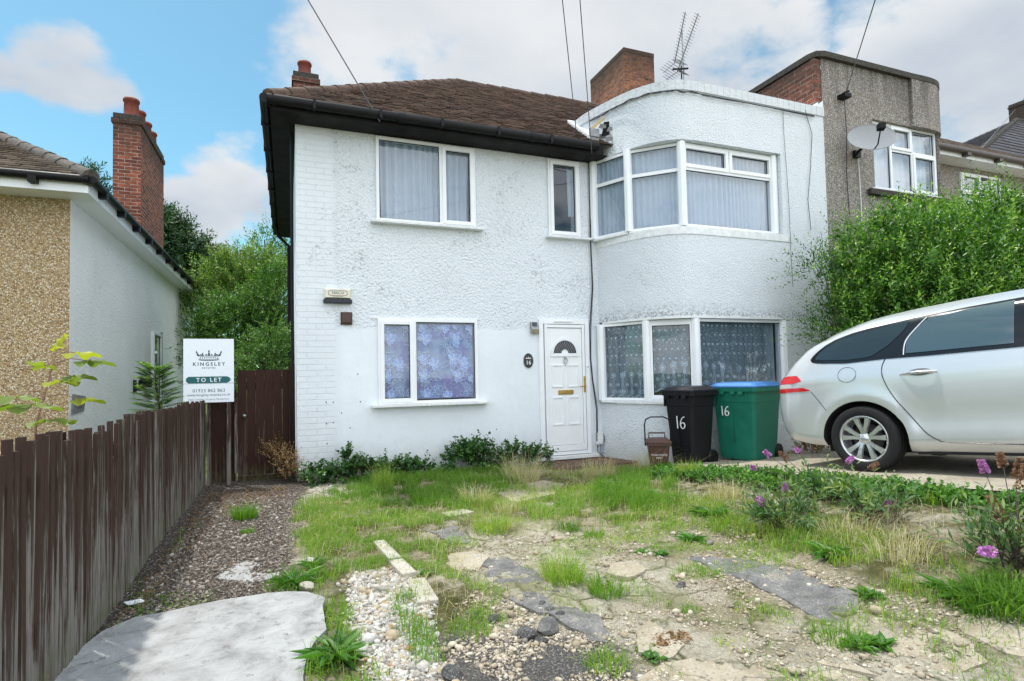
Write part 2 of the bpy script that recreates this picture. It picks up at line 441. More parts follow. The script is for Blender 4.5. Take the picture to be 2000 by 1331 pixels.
M_greyp = pebble_mat('grey_pebbledash', [(.40,.36,.32),(.24,.21,.19),(.55,.52,.48),(.14,.12,.11),(.34,.29,.25),(.62,.60,.57)], (.24,.21,.185), 60, stain=6.6)
M_tiles = tile_mat('brown_plain_tiles', [(.060,.040,.033),(.11,.068,.054),(.17,.115,.09),(.10,.076,.064)], .55)
M_tiles2 = tile_mat('weathered_grey_brown_tiles', [(.12,.09,.07),(.16,.12,.09),(.22,.17,.13),(.10,.08,.07)], .5)
M_slate = tile_mat('slate_grey_interlocking_tiles', [(.11,.11,.13),(.13,.13,.15),(.15,.15,.17),(.12,.12,.135)], .05)
M_glass = glass_mat('window_glass', refl=1.0, ior=.075)
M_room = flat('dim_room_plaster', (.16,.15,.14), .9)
M_net = cloth_mat('white_net', (.85,.90,.95), .88, .35)
M_lead = flat('lead_flashing', (.30,.31,.33), .6, .3, .2, 20)
M_steel = flat('galvanised_steel', (.35,.36,.37), .4, .8, .2, 20)
M_brass = flat('brass', (.55,.38,.12), .3, .9, .15, 20)
M_cable = flat('black_cable', (.02,.02,.022), .5)
M_wire = flat('grey_overhead_cable', (.10,.105,.11), .6)

# ---------------------------------------------------------------- ground
def mesh_axis(lo, hi, step, far):
    a = [lo, ]; mid = np.arange(lo, hi+1e-6, step); out_lo = []; out_hi = []
    d = step; p = lo
    while p > -far: d *= 1.35; p -= d; out_lo.append(p)
    d = step; p = hi
    while p < far: d *= 1.35; p += d; out_hi.append(p)
    return np.concatenate([np.array(out_lo[::-1]), mid, np.array(out_hi)])
gx = mesh_axis(-1.6, 6.6, .03, 600); gy = mesh_axis(.9, 8.4, .03, 600)
GX, GY = np.meshgrid(gx, gy)

def poly_mask(px, X, Y, soft=.0):
    """inside test of a world polygon list[(x,y)]"""
    P = np.array([(q[0], q[1]) for q in px]); ins = np.zeros(X.shape, bool); n = len(P)
    for i in range(n):
        x1, y1 = P[i]; x2, y2 = P[(i+1) % n]
        c = ((y1 > Y) != (y2 > Y)) & (X < (x2-x1)*(Y-y1)/(y2-y1+1e-12)+x1); ins ^= c
    return ins
def gpoly(pts): return [onG(x, y) for x, y in pts]

# surfaces on the plot, outlined where they lie
wob = lambda X, Y, s, a, seed: (fbm(X, Y, s, 3, seed)-.5)*a
WX = GX+wob(GX, GY, .35, .30, 11)+wob(GX, GY, .08, .06, 13); WY = GY+wob(GX, GY, .35, .30, 12)+wob(GX, GY, .08, .06, 14)
A_drive = poly_mask([(-1.5,.5),(.02,3.9),(.0,4.5),(.02,5.2),(-.02,6.0),(.15,6.9),(.25,7.6),(.2,8.6),(-1.5,8.6)], WX, WY)
A_tar = poly_mask(gpoly([(860,1240),(1000,1250),(1150,1240),(1230,1290),(1250,1360),(850,1400),(760,1360),(830,1300)]), WX, WY)
A_white = poly_mask(gpoly([(690,1120),(760,1112),(830,1150),(860,1230),(880,1331),(760,1400),(720,1331),(690,1230)]), WX, WY)
grn = np.zeros(GX.shape)
for pts in ([(575,1000),(620,970),(760,960),(1000,905),(1330,910),(1700,960),(2000,1030),(2000,1180),(1800,1170),(1600,1090),(1400,1040),(1150,1010),(950,1010),(900,1060),(980,1190),(930,1250),(860,1240),(840,1331),(600,1331),(640,1240),(600,1100)],):
    grn = np.maximum(grn, poly_mask(gpoly(pts), WX, WY))
def blur(a, n):
    for _ in range(n):
        a = (a+np.roll(a,1,0)+np.roll(a,-1,0)+np.roll(a,1,1)+np.roll(a,-1,1))/5
    return a
lump = fbm(GX, GY, .5, 4, 3); fine = fbm(GX, GY, .06, 3, 5)
near = ((GX > -1.6) & (GX < 6.8) & (GY > .8) & (GY < 8.6))
slabs = (fbm(GX+wob(GX, GY, .5, .5, 31), GY, .28, 2, 33))
Z = gh(GX, GY) + near*((lump-.5)*.07 + (fine-.5)*.022 - .0)
# keep the ground level where slabs lie
vn = blur(A_drive.astype(float), 2)
Z = np.where(vn > .5, gh(GX, GY)+near*(lump-.5)*.03+near*(fine-.5)*.012, Z)
t = NT('ground'); p = t.pos()
dv = t.attr('drive'); wv = t.attr('white'); gv = t.attr('green'); tv = t.attr('tar')
def pebbles(scale, cols, dark, gapw=(.36,.6)):
    vn_ = t.n('ShaderNodeTexVoronoi'); vn_.inputs['Scale'].default_value = scale; t.l(p, vn_.inputs['Vector'])
    r_ = t.xyz(vn_.outputs['Color'])[0]; k_ = len(cols)
    c_ = t.ramp(r_, [(i/k_, c) for i, c in enumerate(cols)], 'CONSTANT')
    return t.mix(t.mr(vn_.outputs['Distance'], *gapw), c_, dark), vn_.outputs['Distance']
cd, hd = pebbles(75, [(.16,.13,.11),(.30,.27,.24),(.09,.075,.065),(.22,.18,.15),(.42,.40,.37),(.13,.10,.085),(.07,.06,.05)], (.07,.055,.045))
cs, hs = pebbles(60, [(.42,.35,.25),(.50,.44,.34),(.34,.27,.18),(.56,.51,.42),(.30,.25,.18),(.44,.40,.34)], (.33,.26,.17), (.3,.7))
sand = t.ramp(t.noise(p, 3.2, 8, .68), [(.28, (.24,.20,.13)), (.40, (.44,.38,.26)), (.50, (.58,.52,.39)), (.60,(.68,.63,.51)), (.75, (.74,.70,.61))])
sand = t.mix(t.mr(t.noise(p, 22, 8, .8), .46, .60, 0, .8), sand, (.20,.165,.115))
sand = t.mix(.40, sand, cs)
wv_ = t.n('ShaderNodeVectorMath', operation='ADD'); wn = t.n('ShaderNodeTexNoise'); wn.inputs['Scale'].default_value = 3; wn.inputs['Detail'].default_value = 5; t.l(p, wn.inputs['Vector'])
wsc = t.scalev(wn.outputs['Color'], (.35,.35,.35)); t.l(p, wv_.inputs[0]); t.l(wsc, wv_.inputs[1])
ck = t.voro(wv_.outputs[0], 2.6, 'DISTANCE_TO_EDGE'); ck2 = t.voro(wv_.outputs[0], 7.5, 'DISTANCE_TO_EDGE')
plate = t.mr(t.noise(p, .9, 4, .6), .44, .54)
sand = t.mix(t.math('MULTIPLY', plate, .8), sand, t.mix(t.mr(t.noise(p, 40, 6, .8), .4, .62), (.70,.66,.55), (.46,.41,.31)))
crk = t.math('MAXIMUM', t.math('MULTIPLY', t.mr(ck, .004, .03, 1, 0), .45), t.math('MULTIPLY', t.mr(ck2, .004, .05, 1, 0), .22))
moss = t.math('MULTIPLY', t.mr(ck, .0, .075, 1, 0), t.mr(t.noise(p, 6, 6, .75), .42, .58, 0, .95)); sand = t.mix(moss, sand, (.115,.13,.04))
sand = t.mix(t.math('MULTIPLY', crk, t.mr(t.noise(p, 2.5, 4), .38, .55, .1, 1)), sand, (.11,.095,.06))
sand = t.mix(t.mr(t.noise(p, 1.6, 6, .7), .50, .62, 0, .7), sand, (.22,.22,.10))
tar, ht = pebbles(95, [(.17,.16,.155),(.26,.25,.24),(.12,.115,.11),(.36,.33,.28),(.20,.19,.18)], (.11,.105,.10))
wht, hw = pebbles(34, [(.55,.53,.48),(.42,.38,.32),(.66,.64,.60),(.30,.27,.24),(.48,.36,.22)], (.10,.085,.07), (.34,.5))
grs = t.ramp(t.noise(p, 9, 6, .7), [(.3, (.06,.07,.022)), (.55, (.13,.125,.045)), (.75, (.26,.21,.11))])
gxyz = t.xyz(p); lawn = t.mr(gxyz[0], -1.25, -1.05, 1, 0)
sand = t.mix(t.math('MAXIMUM', lawn, t.mr(gxyz[1], 8.2, 9.0, 0, 1)), sand, t.ramp(t.noise(p, 7, 7, .75), [(.35, (.05,.08,.022)), (.5, (.10,.14,.035)), (.65, (.22,.19,.10))]))
col = t.mix(dv, sand, cd); col = t.mix(tv, col, tar); col = t.mix(wv, col, wht)
gk = t.math('MULTIPLY', gv, t.mr(t.noise(p, 4, 5, .7), .36, .56)); col = t.mix(gk, col, grs)
t.bump(t.math('ADD', t.math('ADD', t.math('MULTIPLY', t.noise(p, 30, 8, .75), 1.4), t.math('MULTIPLY', hd, -.6)), t.math('MULTIPLY', crk, -1.2)), .026)
M_ground = t.set(col, .95, 0, .15)
nx, ny = len(gx), len(gy)
idx = np.arange(nx*ny).reshape(ny, nx)
Q = np.stack([idx[:-1,:-1], idx[:-1,1:], idx[1:,1:], idx[1:,:-1]], -1).reshape(-1, 4)
ground = np_mesh('ground', np.stack([GX, GY, Z], -1).reshape(-1, 3), Q=Q, mats=[M_ground], smooth=True,
    attrs={'drive': blur(A_drive.astype(float), 2).ravel(), 'white': blur(A_white.astype(float), 2).ravel(),
           'green': blur(grn.astype(float), 4).ravel(), 'tar': blur(A_tar.astype(float), 3).ravel()})
tag(ground, kind='structure')
# quick height lookup on the real surface
def ground_z(x, y):
    x = np.asarray(x, float); y = np.asarray(y, float)
    i = np.clip(np.searchsorted(gx, x)-1, 0, nx-2); j = np.clip(np.searchsorted(gy, y)-1, 0, ny-2)
    fx = (x-gx[i])/(gx[i+1]-gx[i]); fy = (y-gy[j])/(gy[j+1]-gy[j])
    return (Z[j,i]*(1-fx)+Z[j,i+1]*fx)*(1-fy)+(Z[j+1,i]*(1-fx)+Z[j+1,i+1]*fx)*fy

# raised concrete drive of the house, to the right
def patch(name, poly, mat, thick, zf, step=.06, rough_edge=0, parent=None, seed=0, bow=0.0):
    """thin slab following the ground: triangulated outline with a skirt"""
    import bmesh
    pts = []
    n = len(poly)
    for i in range(n):
        a = np.array(poly[i][:2]); b = np.array(poly[(i+1) % n][:2]); k = max(1, int(np.hypot(*(b-a))/step))
        for j in range(k): pts.append(a+(b-a)*j/k)
    pts = np.array(pts)
    if rough_edge:
        pts = pts + np.stack([fbm(pts[:,0], pts[:,1], .12, 3, seed)-.5, fbm(pts[:,0], pts[:,1], .12, 3, seed+9)-.5], -1)*rough_edge
    bm = bmesh.new(); vs = [bm.verts.new((q[0], q[1], 0)) for q in pts]; f = bm.faces.new(vs)
    bmesh.ops.triangulate(bm, faces=[f])
    for _ in range(5):
        es = [e for e in bm.edges if e.calc_length() > max(step*1.6, .08)]
        if not es or len(bm.verts) > 60000: break
        bmesh.ops.subdivide_edges(bm, edges=es, cuts=1)
        bmesh.ops.triangulate(bm, faces=[q for q in bm.faces if len(q.verts) > 3])
    co = np.array([v.co[:] for v in bm.verts]); zz = zf(co[:,0], co[:,1])
    for v, z in zip(bm.verts, zz): v.co.z = float(z)
    be = [e for e in bm.edges if e.is_boundary]
    r = bmesh.ops.extrude_edge_only(bm, edges=be)
    for v in r['geom']:
        if isinstance(v, bmesh.types.BMVert): v.co.z -= thick
    bmesh.ops.recalc_face_normals(bm, faces=bm.faces)
    me = bpy.data.meshes.new(name); bm.to_mesh(me); bm.free(); me.materials.append(mat)
    o = bpy.data.objects.new(name, me); COL.objects.link(o)
    if parent: o.parent = parent
    return o
def concrete_mat(name, stops, sc=3, agg=None, stains=.3, bd=.006, crack=0.0):
    t = NT(name); p = t.pos()
    col = t.ramp(t.noise(p, sc, 9, .68, .4), stops)
    if agg:
        vn_ = t.n('ShaderNodeTexVoronoi'); vn_.inputs['Scale'].default_value = agg[0]; t.l(p, vn_.inputs['Vector'])
        r_ = t.xyz(vn_.outputs['Color'])[0]; k_ = len(agg[1])
        c_ = t.ramp(r_, [(i/k_, c) for i, c in enumerate(agg[1])], 'CONSTANT')
        f_ = t.math('MULTIPLY', t.mr(vn_.outputs['Distance'], .25, .45, 1, 0), t.mr(t.noise(p, 8, 4, .7), .35, .6, .2, .9))
        col = t.mix(f_, col, c_)
    wn = t.n('ShaderNodeTexNoise'); wn.inputs['Scale'].default_value = 2.5; wn.inputs['Detail'].default_value = 6; t.l(p, wn.inputs['Vector'])
    wv_ = t.n('ShaderNodeVectorMath', operation='ADD'); t.l(p, wv_.inputs[0]); t.l(t.scalev(wn.outputs['Color'], (.5,.5,.5)), wv_.inputs[1])
    ck = t.voro(wv_.outputs[0], 1.3, 'DISTANCE_TO_EDGE'); col = t.mix(t.math('MULTIPLY', t.mr(ck, .002, .010, 1, 0), crack), col, (.09,.085,.075))
    col = t.mix(t.mr(t.noise(p, 14, 7, .8), .56, .68, 0, stains), col, (.14,.125,.105))
    sw = t.scalev(p, (2, 14, 1)); col = t.mix(t.mr(t.noise(sw, 1.5, 6, .7, 1.5), .58, .68, 0, stains*.8), col, (.28,.28,.29))
    t.bump(t.noise(p, 45, 8, .7), bd)
    return t.set(col, .9, 0, .2)
M_conc = concrete_mat('pale_trowelled_concrete', [(.28,(.22,.22,.215)),(.42,(.35,.352,.35)),(.55,(.44,.445,.445)),(.72,(.52,.525,.525))], 5.5, None, .8, .014)
M_drive = concrete_mat('weathered_drive_concrete', [(.3,(.27,.23,.17)),(.5,(.38,.34,.27)),(.7,(.46,.42,.34))], 5, (70, [(.5,.46,.38),(.32,.27,.2),(.6,.57,.5),(.2,.16,.12)]), .35, .012)
M_tarm = concrete_mat('grey_tarmac', [(.28,(.10,.10,.10)),(.45,(.175,.172,.168)),(.56,(.235,.23,.225)),(.68,(.38,.34,.27))], 8, (85, [(.30,.30,.30),(.10,.10,.10),(.48,.46,.42),(.22,.22,.22),(.16,.155,.15)]), .45, .02)
M_stone = concrete_mat('pale_kerb_stone', [(.3,(.36,.33,.27)),(.5,(.48,.45,.38)),(.7,(.55,.52,.46))], 7, (80, [(.5,.46,.4),(.3,.27,.22),(.6,.57,.5)]), .35, .01)
M_rubble = concrete_mat('crazed_old_concrete', [(.3,(.33,.27,.19)),(.5,(.47,.41,.31)),(.7,(.56,.50,.40))], 4, (55, [(.52,.47,.39),(.34,.28,.2),(.62,.58,.5),(.27,.21,.15)]), .45, .02, .6)
dpoly = [(4.45,6.46),(4.62,6.2),(4.8,5.9),(4.98,5.2),(5.02,4.6),(4.96,4.0),(4.92,3.4),(4.88,2.8),(4.82,2.0),(4.8,1),(4.8,-6),(7.5,-6),(7.5,6.46)]
drv = patch('driveway', dpoly, M_drive, .3, lambda x, y: drive_z(y)+(fbm(x,y,.9,3,71)-.5)*.03, .12, .05); tag(drv, kind='structure')
slab_px = [(110,1331),(150,1280),(200,1242),(262,1215),(330,1203),(430,1181),(520,1168),(560,1165),(600,1166),(634,1178),(631,1200),(638,1240),(618,1262),(600,1290),(592,1331)]
sp = [G2(onG(x, y)) for x, y in slab_px]
sp = sp+[[sp[-1][0]-.02, .4, 0], [-1.0, .4, 0]]
slab = patch('path', sp, M_conc, .12, lambda x, y: gh(x, y)+.026+(fbm(x,y,.7,3,81)-.5)*.02, .05, .025); tag(slab, kind='structure')
def ground_patch(name, px, mat, h, edge=.06, seed=1, th=.14, kind='structure'):
    poly = [G2(onG(x, y)) for x, y in px]
    o = patch(name, poly, mat, th, lambda x, y: gh(x, y)+h+(fbm(x,y,.25,3,seed)-.5)*.02, .05, edge, seed=seed)
    return tag(o, kind=kind) if kind else o
ground_patch('path', [(945,1095),(975,1090),(1010,1100),(1050,1125),(1080,1145),(1110,1160),(1125,1190),(1160,1205),(1185,1235),(1180,1250),(1145,1248),(1115,1225),(1090,1215),(1040,1190),(1000,1170),(960,1150),(945,1125)], M_tarm, .005, .11, 21)
ground_patch('path', [(1330,1088),(1400,1088),(1480,1098),(1560,1118),(1640,1150),(1672,1165),(1690,1200),(1680,1222),(1640,1222),(1580,1200),(1520,1165),(1460,1140),(1390,1110)], M_tarm, .005, .10, 22)
ground_patch('path', [(797,1016),(840,1010),(868,1012),(890,1030),(915,1045),(918,1060),(880,1066),(850,1045),(812,1034)], M_tarm, .005, .10, 23)
ground_patch('path', [(860,1006),(905,998),(925,1004),(880,1014)], M_stone, .02, .05, 24)
# the scraped patch of cement on the side path
ground_patch('path', [(418,1128),(450,1104),(492,1094),(510,1104),(488,1112),(484,1120),(520,1122),(546,1112),(544,1124),(520,1134),(470,1140)], M_conc, .002, .06, 25, .05)
# broken concrete, front right
for i, px in enumerate([
    [(1600,1240),(1690,1215),(1780,1215),(1900,1260),(1930,1300),(1850,1331),(1720,1331),(1600,1300),(1560,1270)],
    [(1870,1205),(1960,1190),(2040,1200),(2060,1290),(1960,1285),(1880,1240)],
    [(1250,1331),(1300,1300),(1380,1290),(1480,1305),(1560,1331),(1540,1380),(1270,1380)],
    [(1240,1235),(1275,1218),(1300,1240),(1330,1262),(1300,1290),(1255,1280)],
    [(1560,1340),(1640,1318),(1720,1345),(1900,1350),(1880,1420),(1580,1420)],
    [(1190,1105),(1240,1098),(1258,1120),(1225,1132),(1190,1125)],
    [(1270,1010),(1330,1006),(1345,1022),(1290,1032)],
    [(880,1085),(935,1078),(950,1092),(940,1118),(900,1120),(870,1105)],
    [(965,960),(1060,940),(1100,948),(1080,968),(1000,985)]]):
    ground_patch('path', px, M_rubble, .014, .09, 40+i, .05)

# kerb edging stones
def edging(px, w, label, top=.03):
    a = onG(*px[0]); b = onG(*px[1]); d = (b-a); L_ = math.hypot(d.x, d.y); d.z = 0; d.normalize(); nrm = Vector((-d.y, d.x, 0))
    m = MB(); zc = float(gh((a.x+b.x)/2, (a.y+b.y)/2))
    o = empty('edging_stone', (a.x, a.y, zc), label, 'edging stone', 'concrete edging stones in the grass')
    m.fbox(Vector((a.x, a.y, zc)), d, nrm, 0, L_, -w/2, w/2, -.10, top)
    m.build('stone', M_stone, o, bevel=.008)
edging([(740,1062),(772,1098)], .09, 'pale edging stone in the grass, farther of the two laid end to end')
edging([(773,1100),(800,1128)], .10, 'pale edging stone in the grass, nearer of the two laid end to end')
edging([(812,1134),(838,1180)], .12, 'mortar-covered edging stone beside the white gravel', .018)

# red brick doorstep
o = empty('doorstep', (3.9,7.5,.15), 'worn brown brick step below the white front door', 'doorstep')
MB().box(3.35,4.75,7.05,7.69,.1,.195).build('step', brick_mat('worn_brown_brick', c1=(.20,.115,.075), c2=(.13,.08,.055), mortar=(.20,.17,.13)), o, bevel=.015)

# ---------------------------------------------------------------- house shells
def wall_holes(mb, o, u, n, W_, H_, holes, th=.28, m=0, back=True):
    """vertical wall with rectangular openings; outer face at depth 0, n points outward"""
    xs = sorted({0, W_, *[h[0] for h in holes], *[h[1] for h in holes]}); zs = sorted({0, H_, *[h[2] for h in holes], *[h[3] for h in holes]})
    up = Vector((0,0,1)); P = lambda a, d, z: o+u*a-n*d+up*z
    for i in range(len(xs)-1):
        for j in range(len(zs)-1):
            cx, cz = (xs[i]+xs[i+1])/2, (zs[j]+zs[j+1])/2
            if any(h[0] < cx < h[1] and h[2] < cz < h[3] for h in holes): continue
            mb.quad(P(xs[i],0,zs[j]), P(xs[i+1],0,zs[j]), P(xs[i+1],0,zs[j+1]), P(xs[i],0,zs[j+1]), m)
            if back: mb.quad(P(xs[i],th,zs[j]), P(xs[i],th,zs[j+1]), P(xs[i+1],th,zs[j+1]), P(xs[i+1],th,zs[j]), m)
    for x0, x1, z0, z1 in holes:
        mb.quad(P(x0,0,z0), P(x0,0,z1), P(x0,th,z1), P(x0,th,z0), m); mb.quad(P(x1,0,z0), P(x1,th,z0), P(x1,th,z1), P(x1,0,z1), m)
        mb.quad(P(x0,0,z1), P(x1,0,z1), P(x1,th,z1), P(x0,th,z1), m); mb.quad(P(x0,0,z0), P(x0,th,z0), P(x1,th,z0), P(x1,0,z0), m)

UP = Vector((0,0,1))
def window(house, o, u, w, h, cols, name='window', mat=None, sill=None, fw=.040, mat_sill=None, label=None):
    """cols: list of (a0, a1, [ (z0,z1,sash), ... ]) in fractions of w/h; glazed frame built in the opening"""
    n = Vector((u.y, -u.x, 0)); mat = mat or M_pvc
    fr = MB(); F = lambda *a, **k: fr.fbox(o, u, n, *a, **k)
    F(0, w, -.07, 0, h-fw, h); F(0, w, -.07, 0, 0, fw); F(0, fw, -.07, 0, fw, h-fw); F(w-fw, w, -.07, 0, fw, h-fw)
    panes = []; cells = []
    if isinstance(cols, dict):
        cells = cols['panes']
        for a, z0, z1 in cols['v']: F(a*w-.024, a*w+.024, -.068, -.002, max(fw, z0*h), min(h-fw, z1*h))
        for z, a0, a1 in cols['h']: F(max(fw, a0*w), min(w-fw, a1*w), -.066, -.004, z*h-.025, z*h+.025)
    else:
        for ci, (a0, a1, rows) in enumerate(cols):
            if ci: F(a0*w-.028, a0*w+.024, -.068, -.002, fw, h-fw)
            for z0, z1, sash in rows:
                cells.append((a0, a1, z0, z1, sash))
                if z0 > 0: F(fw if a0 == 0 else a0*w+.024, w-fw if a1 == 1 else a1*w-.024, -.066, -.004, z0*h-.025, z0*h+.025)
    for a0, a1, z0, z1, sash in cells:
        l = fw if a0 == 0 else a0*w+.024; r = w-fw if a1 == 1 else a1*w-.024
        b = fw if z0 == 0 else z0*h+.025; tp = h-fw if z1 == 1 else z1*h-.025
        if sash:
            s = .038
            F(l-.012, r+.012, -.05, .016, tp-s, tp+.012); F(l-.012, r+.012, -.05, .016, b-.012, b+s)
            F(l-.012, l+s, -.05, .016, b+s, tp-s); F(r-s, r+.012, -.05, .016, b+s, tp-s)
            l, r, b, tp = l+s, r-s, b+s, tp-s
        g = .008
        for q in ((l, r, b, b+g), (l, r, tp-g, tp), (l, l+g, b+g, tp-g), (r-g, r, b+g, tp-g)):
            fr.fbox(o, u, n, q[0], q[1], -.034, -.022, q[2], q[3], 1)
        panes.append((l+g, r-g, b+g, tp-g))
    f = fr.build(name, [mat, M_blackpl], house)
    if label: f['label'] = label
    gl = MB()
    for l, r, b, tp in panes: gl.quad(o+u*l-n*.03+UP*b, o+u*r-n*.03+UP*b, o+u*r-n*.03+UP*tp, o+u*l-n*.03+UP*tp)
    gl.build('glass', M_glass, f, recalc=False)
    if sill:
        s0, s1, pr = sill
        MB().fbox(o, u, n, s0, w+s1, -.05, pr, -.034, -.003).build('sill', mat_sill or M_sill, f, bevel=.004)
    return f

def folds(name, label, pts, z0, z1, mat, amp=.018, wl=.075, group=None, seed=0, hem=None, gather=0.0, mats=None, extra=None, cat='curtain', off=0, nz=14):
    """hanging curtain along a plan polyline"""
    P = [Vector((a, b, 0)) for a, b in pts]; seg = []
    L_ = sum((P[i+1]-P[i]).length for i in range(len(P)-1)); nx_ = max(8, int(L_/.008)); V = []; 
    r_ = random.Random(seed); ph = r_.random()*9
    for j in range(nz+1):
        tz = j/nz
        for i in range(nx_+1):
            s = L_*i/nx_; k = 0; q = s
            while k < len(P)-2 and q > (P[k+1]-P[k]).length: q -= (P[k+1]-P[k]).length; k += 1
            d = (P[k+1]-P[k]).normalized(); nn = Vector((d.y, -d.x, 0))
            x = P[k]+d*(q + (.02*math.sin(s*3+ph)+gather*math.sin(s*2.1+ph*2))*(1-tz))
            w = math.sin(2*math.pi*(s+.35*wl*math.sin(s*7+ph))/wl+.5*math.sin(s*5+2*tz+ph))*amp*(.45+.55*abs(math.sin(s*2.7+ph))) 
            zb = z0 if hem is None else z0+hem(s/L_)
            x = x + nn*w; V.append((x.x, x.y, zb+(z1-zb)*tz))
    idx = np.arange((nx_+1)*(nz+1)).reshape(nz+1, nx_+1)
    Q = np.stack([idx[:-1,:-1], idx[:-1,1:], idx[1:,1:], idx[1:,:-1]], -1).reshape(-1, 4)
    b = Vector((P[0].x, P[0].y, z0))
    o = np_mesh(name, np.array(V)-np.array(b), Q=Q, mats=[mat], smooth=True); o.location = b
    tag(o, label, cat, group); return o

WY0 = 7.7
house = empty('white_house', (.1,7.7,.15), 'white rendered semi-detached house with curved bay and brown tiled hip roof', 'house')
wm = MB(); NF = Vector((0,-1,0)); UX = Vector((1,0,0))
H_up = (1.11,2.50,3.565,4.715); H_nar = (3.65,4.18,3.54,4.715); H_lo = (1.11,2.49,1.11,2.255); H_dr = (3.44,4.27,.26,2.29)
o0 = Vector((.1,WY0,.0))
wall_holes(wm, o0, UX, NF, 4.39, 4.86, [(a-.1,b-.1,c,d) for a,b,c,d in (H_up,H_nar,H_lo,H_dr)])
for px_, py_ in ((637,786),(651,786),(638,828),(651,826),(639,867),(684,836),(699,731),(667,807),(704,785),(970,839)):
    wm.lathe(onY(px_, py_, 7.7), (0,-1,0), [(0,.002),(.008,.002),(.008,-.01)], 8, 1)      # plugged screw holes
wm.build('front_wall', [M_wall, M_blackpl], house)
wm = MB(); wall_holes(wm, Vector((.1,13.7,.0)), Vector((0,-1,0)), Vector((-1,0,0)), 6.0, 4.86, [])
wm.box(.12,7.9,13.42,13.7,0,4.86); wm.box(7.66,7.92,7.7,13.4,0,4.86); wm.prism([Vector(q) for q in ((7.7,7.7,4.87),(7.7,13.5,4.87),(7.7,10.63,7.05))],(.2,0,0)); wm.build('side_wall', M_smooth, house)
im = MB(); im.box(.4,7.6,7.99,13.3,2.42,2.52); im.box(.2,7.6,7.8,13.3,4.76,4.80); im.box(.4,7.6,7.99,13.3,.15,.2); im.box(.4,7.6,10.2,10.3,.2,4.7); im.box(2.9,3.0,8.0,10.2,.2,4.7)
im.build('interior', M_room, house)

# curved bay: plan line
bay = [(4.40,8.35),(4.42,8.0),(4.45,7.8),(4.53,7.50),(4.60,7.28),(4.68,7.07),(4.79,6.86),(4.93,6.68),(5.10,6.55),(5.30,6.485),(5.55,6.47)]
def smooth_path(P, k=5):
    out = []
    for i in range(len(P)-1):
        p0 = np.array(P[max(i-1,0)]); p1 = np.array(P[i]); p2 = np.array(P[i+1]); p3 = np.array(P[min(i+2,len(P)-1)])
        for j in range(k):
            t_ = j/k; out.append(.5*((2*p1)+(-p0+p2)*t_+(2*p0-5*p1+4*p2-p3)*t_**2+(-p0+3*p1-3*p2+p3)*t_**3))
    out.append(np.array(P[-1])); return [Vector((a[0], a[1], 0)) for a in out]
def offset_path(P, d):
    out = []
    for i in range(len(P)):
        t_ = (P[min(i+1,len(P)-1)]-P[max(i-1,0)]).normalized(); out.append(P[i]+Vector((t_.y, -t_.x, 0))*d)
    return out
def band(mb, P, z0, z1, th, m=0, out=0.0, zf0=None):
    """wall band sweeping a plan path: outer, inner, top and bottom faces. out>0 moves outer face outward"""
    A = offset_path(P, out); B = offset_path(P, out-th); n = len(P)
    vs = [(a.x,a.y,z0) for a in A]+[(a.x,a.y,z1) for a in A]+[(b.x,b.y,z0) for b in B]+[(b.x,b.y,z1) for b in B]
    fs = []
    for i in range(n-1):
        fs += [(i,i+1,n+i+1,n+i), (2*n+i+1,2*n+i,3*n+i,3*n+i+1), (n+i,n+i+1,3*n+i+1,3*n+i), (i+1,i,2*n+i,2*n+i+1)]
    fs += [(0,n,3*n,2*n), (n-1,3*n-1,4*n-1,2*n-1)]
    mb.add(vs, fs, m, False)
BP = smooth_path(bay)+[Vector((x,6.47,0)) for x in (6.0,6.5,7.0)]
BPlow = [p for p in BP if p.y <= 7.95]
XP = 7.93
bm_ = MB()
INN = [p for p in offset_path(BPlow+[Vector((7.85,6.47,0))], -.1)]+[Vector((7.85,8.3,0)), Vector((4.6,8.3,0))]
band(bm_, BP+[Vector((XP,6.47,0))], 4.75, 5.46, .24)
band(bm_, BPlow+[Vector((7.0,6.47,0))], 2.245, 3.40, .24)
band(bm_, BPlow+[Vector((7.0,6.47,0))], .0, 1.015, .24)
bm_.box(7.0,XP,6.47,6.71,0,4.75)
bm_.prism([Vector((p.x,p.y,2.30)) for p in offset_path(BPlow+[Vector((7.0,6.47,0))], -.12)]+[Vector((7.0,7.9,2.30)), Vector((4.6,7.9,2.30))], (0,0,.06))
bm_.prism([Vector((p.x,p.y,4.77)) for p in INN], (0,0,.04))
bm_.build('bay_wall', M_bay, house)
sb = MB(); band(sb, BPlow+[Vector((7.12,6.47,0))], 3.40, 3.505, .2, out=.012); sb.build('sill_band', M_sill, house)
cb = MB(); band(cb, BP+[Vector((XP,6.47,0))], 5.46, 5.60, .26, out=.022)
rb = MB(); rb.prism([Vector((p.x,p.y,5.14)) for p in INN], (0,0,.05)); rb.build('flat_roof', M_darkcop, house)
# coping joints and the loose cable under the coping
M_greyline = flat('grey_joint', (.50,.51,.51), .9)
jm = cb; PP = offset_path(BP+[Vector((XP,6.47,0))], .0235)
acc = 0; last = 0
pl = [p for p in PP]
for i in range(len(pl)-1):
    seg = (pl[i+1]-pl[i]).length; d_ = (pl[i+1]-pl[i]).normalized(); s_ = 0
    while acc+seg-s_ >= .115:
        s_ += .115-acc if s_ == 0 else .115
        if s_ > seg: break
        q = pl[i]+d_*s_; nn = Vector((d_.y,-d_.x,0)); jm.fbox(q, d_, nn, -.0018,.0018,-.004,.0008,5.462,5.598,1); acc = 0; last = s_
    acc = (acc+seg) if s_ == 0 else seg-last
cb.build('coping', [M_coping, M_greyline], house)

